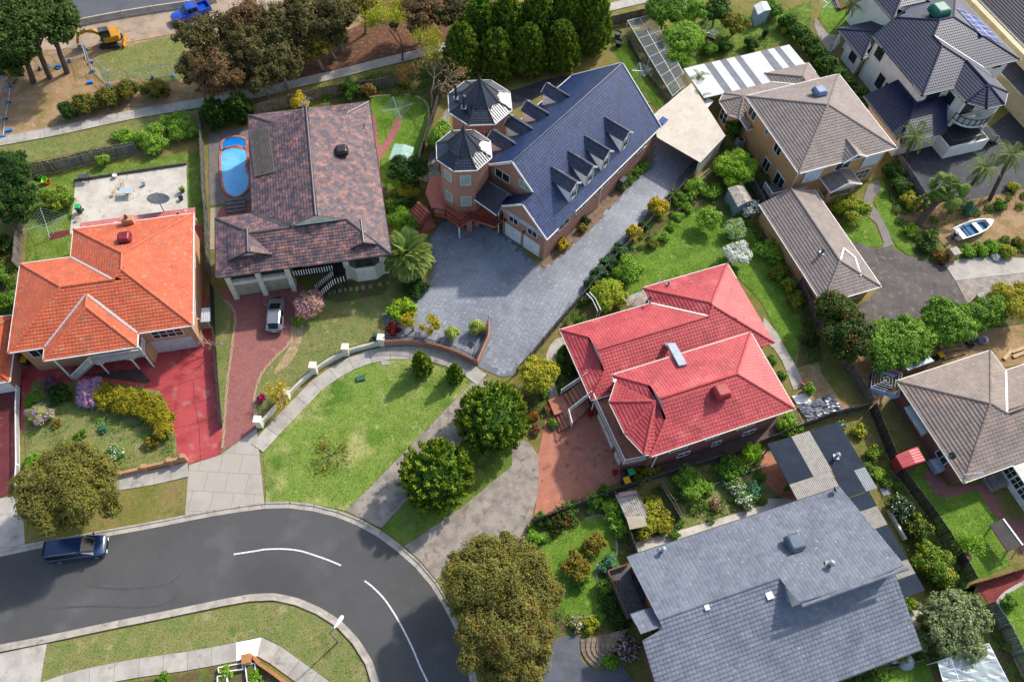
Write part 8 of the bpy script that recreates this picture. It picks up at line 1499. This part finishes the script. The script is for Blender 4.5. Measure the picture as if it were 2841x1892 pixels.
# clothes hoists
def hoist(p, r, label, ang=0, h=1.9, lines=5, m=None, group='rotary clothes hoists'):
    p = np.array([p[0], p[1], 0.]); t = thing('clothes_hoist', label, 'clothes hoist', tuple(p), group); m = m or mat('hoist_steel', '#9fb0ae', metal=.3, rough=.4); MB().tube([p, p + (0, 0, h)], .035, 6).build('pole', m, t); ends = []
    for k in range(4): a = ang + k * math.pi / 2; e = p + (math.cos(a) * r, math.sin(a) * r, h + .15); ends.append(e); MB().tube([p + (0, 0, h - .1), e], .03, 5).build('arm', m, t); 
    w = MB()
    for j in range(1, lines + 1):
        for k in range(4): q0, q1 = [p + (ends[i] - p) * np.array([j / lines, j / lines, 1]) for i in (k, (k + 1) % 4)]; w.bar(q0, q1, .012, .012)
    tag(w.build('line_wire', m, t), kind='stuff'); return t, ends
hoist(px('b1', 372, 225), 2.3, 'large clothes hoist on the orange house back lawn', .55); hoist(px('a2', 985, 830), 1.9, 'square clothes hoist on the rear lawn of the mottled house', .4); _, en = hoist(px('a3', 1345, 305), 1.6, 'green clothes hoist with maroon towels in the back garden', .3)
hoist(px('a3', 880, 570), 1.3, 'small clothes hoist on the side grass of the turret house', .2); hoist(px('a4', 385, 105), 1.7, 'clothes hoist on the lawn at the top right', .9); t8, en8 = hoist(px('b4', 760, 1290), 2.0, 'clothes hoist hung with pink and blue washing by the brown-grey house', .5)
def cloth(a, b, drop, color, label, k=None):
    a, b = np.array(a), np.array(b); n = 8; vs = []; dv = np.cross(b - a, (0, 0, 1)); dv = dv / np.linalg.norm(dv)
    for i in range(n + 1): p = a + (b - a) * i / n; o = dv * .05 * math.sin(i * 2.1); vs += [p, p + o - np.array([0, 0, drop * .5]), p + o * 2 - np.array([0, 0, drop])]
    return MB().add(vs, [(3 * i + k_, 3 * i + 3 + k_, 3 * i + 4 + k_, 3 * i + 1 + k_) for i in range(n) for k_ in (0, 1)]).add([v - dv * .02 for v in vs], [(3 * i + k_, 3 * i + 1 + k_, 3 * i + 4 + k_, 3 * i + 3 + k_) for i in range(n) for k_ in (0, 1)]).single('washing', color, label, 'laundry', 'washing on the hoists')
M_pink = mat('pink_cloth', '#c87a9a', '#b86a8c', sc=4); M_bluec = mat('blue_cloth', '#8fa6cc', '#7a92c0', sc=4); M_mar = mat('maroon_cloth', '#5c1030', '#4c0c28')
cloth(en8[0], en8[1], .7, M_pink, 'long pink sheet on the washing hoist'); cloth(en8[1], en8[2], .6, mat('dark_cloth', '#2c3350'), 'dark clothes on the washing hoist'); cloth(en8[2], en8[3], .8, M_bluec, 'pale blue sheet on the washing hoist'); cloth(en8[3], en8[0], .5, mat('pale_pink_cloth', '#c8a6b4'), 'pale pink clothes on the washing hoist')
p8 = np.array(px('b4', 760, 1290)); f8 = lambda e, k: p8 + (np.array(e) - p8) * np.array([k, k, 1]); cloth(f8(en8[0], .6), f8(en8[1], .6), .5, M_bluec, 'inner blue towel on the washing hoist'); cloth(f8(en8[2], .55), f8(en8[3], .55), .5, mat('navy_cloth', '#26305c'), 'inner navy clothes on the washing hoist')
cloth(en[1], en[2], .4, M_mar, 'maroon towel left on the green hoist'); cloth(en[2], en[3], .4, M_mar, 'maroon towel right on the green hoist')
# bins, pots, patio furniture
def bin_(p, body, lid, label, ang=0.):
    t = thing('wheelie_bin', label, 'bin', (p[0], p[1], 0), 'wheelie bins'); f = Frame(math.degrees(ang)); p = np.array([p[0], p[1], 0.]); MB().loft([[p + f.D(x * k, y * k) + (0, 0, z) for x, y in ((.28, .3), (-.28, .3), (-.28, -.3), (.28, -.3))] for k, z in ((.75, .08), (1, .95))]).build('body', body, t)
    MB().loft([[p + f.D(x * k, y * k) + (0, 0, z) for x, y in ((.31, .36), (-.31, .36), (-.31, -.34), (.31, -.34))] for k, z in ((1, .96), (1, 1.0), (.85, 1.06))]).build('lid', lid, t)
    for sd in (-1, 1): MB().lathe(p + f.D(sd * .27, .25) + (0, 0, .12), [(.02, -.03), (.12, -.03), (.12, .03), (.02, .03)], 10, f.D(1, 0)).build('wheel', black, t)
    return t
M_bing = mat('bin_dark_green', '#1f4a38'); M_lg = mat('bin_green_lid', '#2f9a5c', rough=.4); M_ly = mat('bin_yellow_lid', '#d8a80c', rough=.4)
bin_(px('a1', 560, 1465), M_bing, M_lg, 'green wheelie bin on the concrete patio', .2); bin_(px('b1', 195, 1120), M_bing, M_ly, 'yellow-lidded bin beside the orange house', .1); bin_(px('c3', 785, 200), M_bing, M_ly, 'yellow-lidded bin at the terracotta drive corner', .4); bin_(px('c3', 815, 140), M_bing, M_lg, 'green-lidded bin beside the red house wall', .4); bin_(px('b4', 1165, 1085), M_bing, M_ly, 'yellow-lidded bin by the long grey shed', .4)
def pot(p, r, m, label, plant_=None, h=None):
    t = thing('plant_pot', label, 'pot', (p[0], p[1], 0), 'garden pots'); p = np.array([p[0], p[1], 0.]); MB().lathe(p, [(r * .7, 0), (r, r * 1.5), (r * 1.1, r * 1.55), (r * .95, r * 1.6), (r * .9, r * 1.3)], 12).build('pot', m, t)
    if plant_: quads('foliage', crown_quads([(p[0], p[1], r * 2.0, r * 1.3, r * 1.3, r)], .8, .07), lm(plant_), t)
    return t
pot(px('a1', 1265, 1325), .28, darkgrey, 'potted lime plant at the patio edge', 'lime'); pot(px('a1', 1255, 1380), .26, black, 'black pot at the patio edge'); pot(px('a1', 995, 1282), .22, grey, 'small grey pot on the patio near the table'); pot(px('a1', 800, 1225), .26, white, 'round white pot by the patio edging'); pot(px('a3', 728, 260), .5, mat('grey_green_tub', '#4a5650'), 'upper round tub by the cypress end'); pot(px('a3', 735, 320), .5, black, 'lower round black tub by the cypress end'); pot(px('c3', 710, 130), .25, M_brick_mar, 'red geranium pot by the terracotta drive', 'redf'); pot(px('b3', 540, 1480), .25, M_brick_mar, 'red geranium pot under the deck', 'redf')
pot(px('c4', 120, 240), .25, M_terra, 'small flowering pot on the brick patio', 'green'); pot(px('a3', 1740, 255), .4, mat('brown_pot', '#4a342c'), 'dark pot at the back lawn edge', 'dark'); pot(px('a3', 1330, 150), .3, white, 'white pot beneath the top trees', 'green'); pot(px('a4', 100, 240), .35, M_terra, 'terracotta flower pot cluster above the hedge', 'yellow'); pot(px('b4', 240, 1260), .25, M_terra, 'terracotta pot at the end of the side walk')
t = thing('patio_table', 'rectangular pale table on the concrete patio', 'table', tuple(px('a1', 865, 1340))); P = [px('a1', *q, .72) for q in ((825, 1300), (915, 1288), (912, 1335), (820, 1340))]; MB().prism(P, .68, .72, bottom=True).build('table_top', mat('frosted_table', '#a9b2b4', rough=.2), t)
for p in P: MB().bar(p * (1, 1, 0), p * (1, 1, 0) + (0, 0, .68), .05, .05).build('leg', white, t)
def chair(p, ang, label):
    p = np.array([p[0], p[1], 0.]); f = Frame(math.degrees(ang)); t = thing('patio_chair', label, 'chair', tuple(p), 'patio chairs'); MB().lathe(p + (0, 0, .43), [(.02, 0), (.22, 0), (.22, .04), (.02, .05)], 12).build('seat', mat('tan_cushion', '#b08a50'), t)
    for x, y in ((.18, .18), (-.18, .18), (.18, -.18), (-.18, -.18)): MB().tube([p + f.D(x, y), p + f.D(x * .9, y * .9) + (0, 0, .44)], .018, 5).build('leg', grey, t)
    MB().tube([p + f.D(-.2, .2) + (0, 0, .44), p + f.D(-.2, .24) + (0, 0, .8), p + f.D(0, .26) + (0, 0, .95), p + f.D(.2, .24) + (0, 0, .8), p + f.D(.2, .2) + (0, 0, .44)], .018, 5).build('backrest', grey, t)
chair(px('a1', 795, 1345), 1.4, 'patio chair at the left end of the table'); chair(px('a1', 850, 1290), 0, 'patio chair behind the table'); chair(px('a1', 890, 1355), 3.1, 'patio chair in front of the table'); chair(px('a1', 545, 1520), .6, 'lone chair below the green bin')
b = px('a1', 1110, 1420, 2.8); t = thing('large_satellite_dish', 'large dark mesh satellite dish above the pink awning', 'satellite dish', (b[0], b[1], 0)); b0 = np.array([b[0], b[1], 0.]); MB().tube([b0, b0 + (0, 0, 3.3)], .05, 8).build('mast', darkgrey, t); ax = np.array([.15, .35, .93]); MB().lathe(b0 + (0, 0, 3.5), [(.05, 0), (.5, .06), (.9, .2), (1.15, .34), (1.13, .36), (.5, .1), (.05, .05)], 18, ax).build('reflector', mat('dark_dish_mesh', '#3c4046', '#4a4e54'), t); fd = MB(); c0 = b0 + (0, 0, 3.5)
for k in range(3): a = k * 2.1; fd.tube([c0 + np.array([math.cos(a), math.sin(a), .3]), c0 + ax * 1.1], .015, 4)
fd.build('feed_support', grey, t)
t = thing('barbecue', 'small trolley barbecue at the patio top edge', 'barbecue', tuple(px('a1', 595, 1260))); p = px('a1', 595, 1250); MB().obox(p + (0, 0, .75), (.55, .08, 0), (-.04, .28, 0), (0, 0, .08)).build('hotplate', darkgrey, t); [MB().bar(p + (x, y, 0), p + (x, y, .7), .05, .05).build('leg', black, t) for x in (-.45, .45) for y in (-.2, .2)]
t = thing('toy_tub', 'lime and red plastic tub on the back lawn', 'tub', tuple(px('a1', 325, 1265))); p = px('a1', 325, 1260); MB().lathe(p + (0, 0, .3), [(.2, 0), (.4, .35), (.42, .35), (.3, .1)], 12, (-.2, -.3, 1)).build('tub', mat('lime_plastic', '#7ad02a'), t); MB().lathe(p + (.1, -.1, 0), [(.3, 0), (.38, .3), (.34, .3), (.25, .05)], 12).build('red_tub', mat('red_plastic_bright', '#c83a18'), t)
# tarp, ladder, lumber, stump, misc
n = 16; P = [px('b4', *q) for q in ((205, 1420), (430, 1330), (525, 1440), (280, 1530))]; vs = [(P[0] + (P[1] - P[0]) * i / n) * (1 - j / n) + (P[3] + (P[2] - P[3]) * i / n) * (j / n) + (0, 0, .06 + random.uniform(0, .16)) for j in range(n + 1) for i in range(n + 1)]
MB().add(vs, [(j * (n + 1) + i, j * (n + 1) + i + 1, (j + 1) * (n + 1) + i + 1, (j + 1) * (n + 1) + i) for j in range(n) for i in range(n)]).single('crumpled_tarp', mat('silver_black_plastic', '#6c7078', '#2a2c32', sc=2.5, rough=.25, spec=.7), 'crumpled dark plastic tarp weighed down in the yard', 'tarp')
P = [px('b4', *q) for q in ((165, 1345), (270, 1320), (300, 1390), (200, 1400))]; n = 6; vs = [(P[0] + (P[1] - P[0]) * i / n) * (1 - j / n) + (P[3] + (P[2] - P[3]) * i / n) * (j / n) + (0, 0, .08 + random.uniform(0, .1)) for j in range(n + 1) for i in range(n + 1)]
MB().add(vs, [(j * (n + 1) + i, j * (n + 1) + i + 1, (j + 1) * (n + 1) + i + 1, (j + 1) * (n + 1) + i) for j in range(n) for i in range(n)]).single('white_sheet', white, 'rumpled white sheet beside the dark tarp', 'sheet')
t = thing('ladder', 'pale wooden ladder lying in the shrub border', 'ladder', tuple(px('a3', 1340, 1200))); A_, B_ = px('a3', 1295, 1235, .5), px('a3', 1375, 1170, .5); d = (B_ - A_) / np.linalg.norm(B_ - A_); nv = np.array([-d[1], d[0], 0]) * .22; [MB().bar(A_ + s_ * nv, B_ + s_ * nv, .06, .08).build('rail', mat('pale_timber', '#b0a080'), t) for s_ in (-1, 1)]; [MB().bar(A_ + (B_ - A_) * (k + .5) / 5 - nv, A_ + (B_ - A_) * (k + .5) / 5 + nv, .05, .05).build('rung', mat('pale_timber', '#b0a080'), t) for k in range(5)]
for k, (q0, q1, l) in enumerate((((1180, 1010), (1340, 985), 'top brown plank of the stack by the long shed'), ((1190, 1040), (1350, 1012), 'middle brown plank of the stack by the long shed'), ((1210, 1085), (1365, 1040), 'lowest loose plank beside the stack'), ((1680, 1040), (1770, 1010), 'pale sawn board in the work yard, upper'), ((1690, 1075), (1775, 1040), 'pale sawn board in the work yard, lower'), ((1625, 1090), (1680, 1025), 'pale board leaning across the rubble'))):
    MB().bar(px('b4', *q0) + (0, 0, .12), px('b4', *q1) + (0, 0, .14), .35, .16).single('plank', mat('sawn_timber', '#94785a', '#7e6448', rnd=.2) if k < 3 else mat('pale_sawn_timber', '#b8a078', '#a68e66'), l, 'plank', 'timber planks')
MB().lathe(px('c4', 1360, 710), [(.5, 0), (.46, .3), (.42, .55), (.3, .6), (.05, .5)], 11).single('tree_stump', M_bark, 'cut tree stump on the bright lawn', 'stump')
MB().lathe(px('b4', 1490, 955), [(.3, 0), (.5, .25), (.45, .6), (.3, .75), (.25, .5)], 12, (-.5, -.4, .6)).single('concrete_mixer_drum', mat('pale_grey_drum', '#a8a8a4'), 'pale grey drum lying by the dark junk pile', 'drum')
for k, (q, sz, m_, l) in enumerate((((1380, 975), .45, black, 'black bucket on the junk pile'), ((1430, 960), .3, mat('blue_bucket', '#2456a0'), 'blue bucket on the junk pile'), ((1400, 1000), .35, darkgrey, 'grey tub before the junk pile'))): MB().lathe(px('b4', *q), [(sz * .6, 0), (sz * .8, sz), (sz * .72, sz), (sz * .5, sz * .2)], 10).single('bucket', m_, l, 'bucket', 'work yard buckets')
t = thing('outdoor_unit', 'grey air conditioner box at the tan house side', 'air conditioner', tuple(px('a3', 1570, 1010))); p = px('a3', 1570, 1000); MB().obox(p + (0, 0, .45), F4.D(.5, 0), F4.D(0, .35), (0, 0, .45)).build('casing', mat('grey_casing', '#8a8e94', '#7c8086'), t); MB().lathe(p + (0, 0, .9), [(.3, 0), (.3, .03), (.05, .04)], 12).build('fan_grille', black, t)
p = px('c4', 1140, 90); t = thing('covered_trolley', 'silver covered barbecue beside the red shed', 'barbecue', tuple(p)); MB().loft([[p + F8.D(x * k, y * k) + (0, 0, z) for x, y in ((.45, .7), (-.45, .7), (-.45, -.7), (.45, -.7))] for k, z in ((1, .2), (1, .9), (.7, 1.2))]).build('cover', mat('silver_cover', '#9aa0aa', '#8c929c', rough=.4), t); [MB().bar(p + F8.D(x, y), p + F8.D(x, y) + (0, 0, .25), .08, .08).build('leg', black, t) for x in (-.4, .4) for y in (-.6, .6)]
p = px('b4', 1250, 395); t = thing('brick_pier', 'square brick gate pier with pale cap at the brown driveway', 'pier', tuple(p)); MB().obox(p + (0, 0, .7), F4.D(.4, 0), F4.D(0, .4), (0, 0, .7)).build('shaft', M_brick_tan, t); MB().obox(p + (0, 0, 1.46), F4.D(.48, 0), F4.D(0, .48), (0, 0, .06)).build('cap', concrete, t)
p = px('b4', 1440, 700); t = thing('brick_pier', 'brick gate pier with pale cap among the green trees', 'pier', tuple(p)); MB().obox(p + (0, 0, .6), F4.D(.4, 0), F4.D(0, .4), (0, 0, .6)).build('shaft', M_brick_tan, t); MB().obox(p + (0, 0, 1.26), F4.D(.48, 0), F4.D(0, .48), (0, 0, .06)).build('cap', concrete, t)
for q, l in (((470, 635), 'first from the steps'), ((510, 630), 'second'), ((545, 622), 'third'), ((580, 615), 'fourth'), ((620, 608), 'fifth'), ((655, 605), 'sixth'), ((697, 600), 'seventh'), ((738, 592), 'eighth'), ((790, 585), 'ninth'), ((855, 570), 'tenth, palest'), ((912, 560), 'last before the palm')):
    MB().prism([px('b2', q[0] + dx, q[1] + dy) for dx, dy in ((-12, -12), (13, -14), (12, 14), (-13, 12))], 0, .06).single('stepping_stone', mat('stepping_stone', '#a08d74', '#8d7b64', rnd=.15), 'square stepping stone before the mottled house, ' + l, 'stepping stone', 'stepping stones')
p = px('b2', 725, 1222); MB().obox(p + (0, 0, .1), (.42, .12, 0), (-.08, .25, 0), (0, 0, .12)).single('utility_box', mat('green_box', '#2f5a4a', '#27503f'), 'low green utility box on the verge lawn', 'utility box')
p = px('b2', 890, 1113); MB().prism([px('b2', *q) for q in ((865, 1100), (918, 1098), (922, 1125), (868, 1130))], 0, .06).single('service_pit', PATHM, 'concrete service pit lid at the verge edge', 'pit lid')
p = px('b2', 830, 940); MB().loft([[p + (x * k, y * k, z) for x, y in ((.3, .25), (-.3, .25), (-.3, -.25), (.3, -.25))] for k, z in ((1, 0), (1, .5), (.7, .6))]).single('garden_box', mat('dark_green_box', '#174a3c'), 'small dark green box behind the pillar wall', 'box')
p = px('b2', 1485, 995); MB().prism([px('b2', *q) for q in ((1460, 990), (1480, 970), (1510, 985), (1490, 1015))], 0, .1).single('drain_grate', black, 'dark square drain grate behind the brick wall', 'grate')
for q, l in (((625, 575), 'loose blue fence foot by the stacked panels'), ((405, 465), 'blue fence foot by the right pine trunk'), ((70, 905), 'blue fence foot near the path at the left')): p = px('a1', *q); MB().obox(p + (0, 0, .14), (.3, .1, 0), (-.08, .16, 0), (0, 0, .14)).single('fence_foot', M_bluefoot, l, 'fence foot', 'loose fence feet')
p = px('a1', 10, 650); MB().lathe(p, [(.3, 0), (.3, .05), (.2, .1), (.12, .9), (.02, 1.0)], 12).single('safety_marker', mat('safety_orange', '#d8380c'), 'bright orange safety cone at the left edge', 'cone')
p = px('a4', 672, 65); t = thing('toy_car', 'pink and blue toy ride-on car on the top right lawn', 'toy', tuple(p)); MB().loft([[p + (x * k, y * k, z) for x, y in ((.5, .35), (-.5, .35), (-.5, -.35), (.5, -.35))] for k, z in ((.8, .1), (1, .3), (.8, .5))]).build('body', mat('toy_pink', '#d83a7a'), t); MB().lathe(p + (.15, .2, .5), [(.25, 0), (.28, .25), (.15, .4)], 10).build('canopy', mat('toy_blue', '#5a9ac8'), t); [MB().lathe(p + (x, y, .12), [(.02, -.05), (.12, -.05), (.12, .05), (.02, .05)], 8, (0, 1, 0)).build('wheel', black, t) for x in (-.3, .3) for y in (-.35, .35)]
t = thing('raised_bed', 'raised timber garden bed with red edging at the top right', 'garden bed', tuple(px('a4', 520, 20))); P = [px('a4', *q) for q in ((440, -20), (620, -30), (640, 20), (490, 75))]; [MB().bar(a_ + (0, 0, .2), b_ + (0, 0, .2), .2, .4).build('edge_board', mat('red_brown_sleeper', '#6a3a28'), t) for a_, b_ in zip(P, P[1:] + P[:1])]; MB().poly(P, .3).build('soil', M_soil, t)
t = thing('planter_box', 'white framed planter boxes at the bottom edge', 'planter', tuple(px('c1', 1600, 1480)))
for q in (((1515, 1470), (1680, 1440), (1685, 1480), (1520, 1505)), ((1700, 1450), (1767, 1440), (1780, 1568), (1715, 1568)), ((1510, 1530), (1575, 1525), (1575, 1600), (1510, 1600))):
    P = [px('c1', *p_) for p_ in q]; [MB().bar(a_ + (0, 0, .2), b_ + (0, 0, .2), .08, .4).build('edge_board', white, t) for a_, b_ in zip(P, P[1:] + P[:1])]; MB().poly(P, .3).build('soil', M_soil, t)
t = thing('brick_wall', 'low orange brick wall along the bottom footpath corner', 'wall', tuple(px('c2', 60, 1480))); wl = parse('c1 1690,1405 1767,1400 c2 0,1425 100,1490 220,1580 300,1650'); [MB().bar(p_ + (0, 0, .3), q_ + (0, 0, .3), .26, .6).build('brick_block', mat('orange_wall_brick', '#b5763c', '#a3682f', rnd=.1, brick=(.23, .086, .01, '#a0622c', '#8d745c')), t) for p_, q_ in zip(resample(wl, .8)[:-1], resample(wl, .8)[1:])]; MB().obox(px('c1', 1715, 1415) + (0, 0, .4), (.35, .1, 0), (-.1, .35, 0), (0, 0, .42)).build('pier', mat('orange_wall_brick', '#b5763c'), t)
t = thing('water_feature', 'clear domed cover with white tubs on the bottom garden path', 'garden cover', tuple(px('c4', 940, 1425))); MB().lathe(px('c4', 945, 1425), [(.75, 0), (.72, .3), (.5, .6), (.1, .72)], 14).build('dome', M_poly, t); MB().obox(px('c4', 865, 1420) + (0, 0, .15), (.25, .05, 0), (-.05, .25, 0), (0, 0, .15)).build('tub', white, t)
MB().bar(px('c4', 822, 380) + (0, 0, .25), px('c4', 940, 590) + (0, 0, .25), .2, .5).single('white_edging', white, 'white edging board right of the verandah roof', 'edging')
MB().bar(px('c4', 990, 1270) + (0, 0, .9), px('c4', 1180, 1215) + (0, 0, .9), .1, .1).single('frame_rail', white, 'pale timber rail before the silver bush', 'rail')
P = [px('c4', *q) for q in ((770, 232), (822, 225), (852, 268), (800, 288))]; MB().prism(P, 0, .08).single('paving_slab', mat('lilac_grey_slab', '#8d8590', '#80798a'), 'lone lilac-grey slab right of the verandah', 'slab')
t = thing('white_arch', 'white garden arch frame by the drive fence', 'arch', tuple(px('b3', 540, 720))); A_, B_ = px('b3', 505, 690), px('b3', 580, 810); MB().tube([A_, A_ + (0, 0, 1.6), (A_ + B_) / 2 + (0, 0, 2.0), B_ + (0, 0, 1.6), B_], .05, 6).build('hoop', white, t); MB().tube([A_ + (.3, .2, 0), A_ + (.3, .2, 1.6), (A_ + B_) / 2 + (.3, .2, 2.0), B_ + (.3, .2, 1.6), B_ + (.3, .2, 0)], .05, 6).build('hoop', white, t)
t = thing('clothes_line', 'white folding clothes line beside the red roof', 'clothes line', tuple(px('b3', 850, 700))); b = px('b3', 850, 690); MB().tube([b, b + (0, 0, 1.5)], .04, 6).build('post', white, t); [MB().tube([px('b3', 770 + k * 8, 675 + k * 8, 1.6), px('b3', 895 + k * 6, 625 + k * 9, 1.6)], .03, 5).build('line_bar', white, t) for k in range(3)]
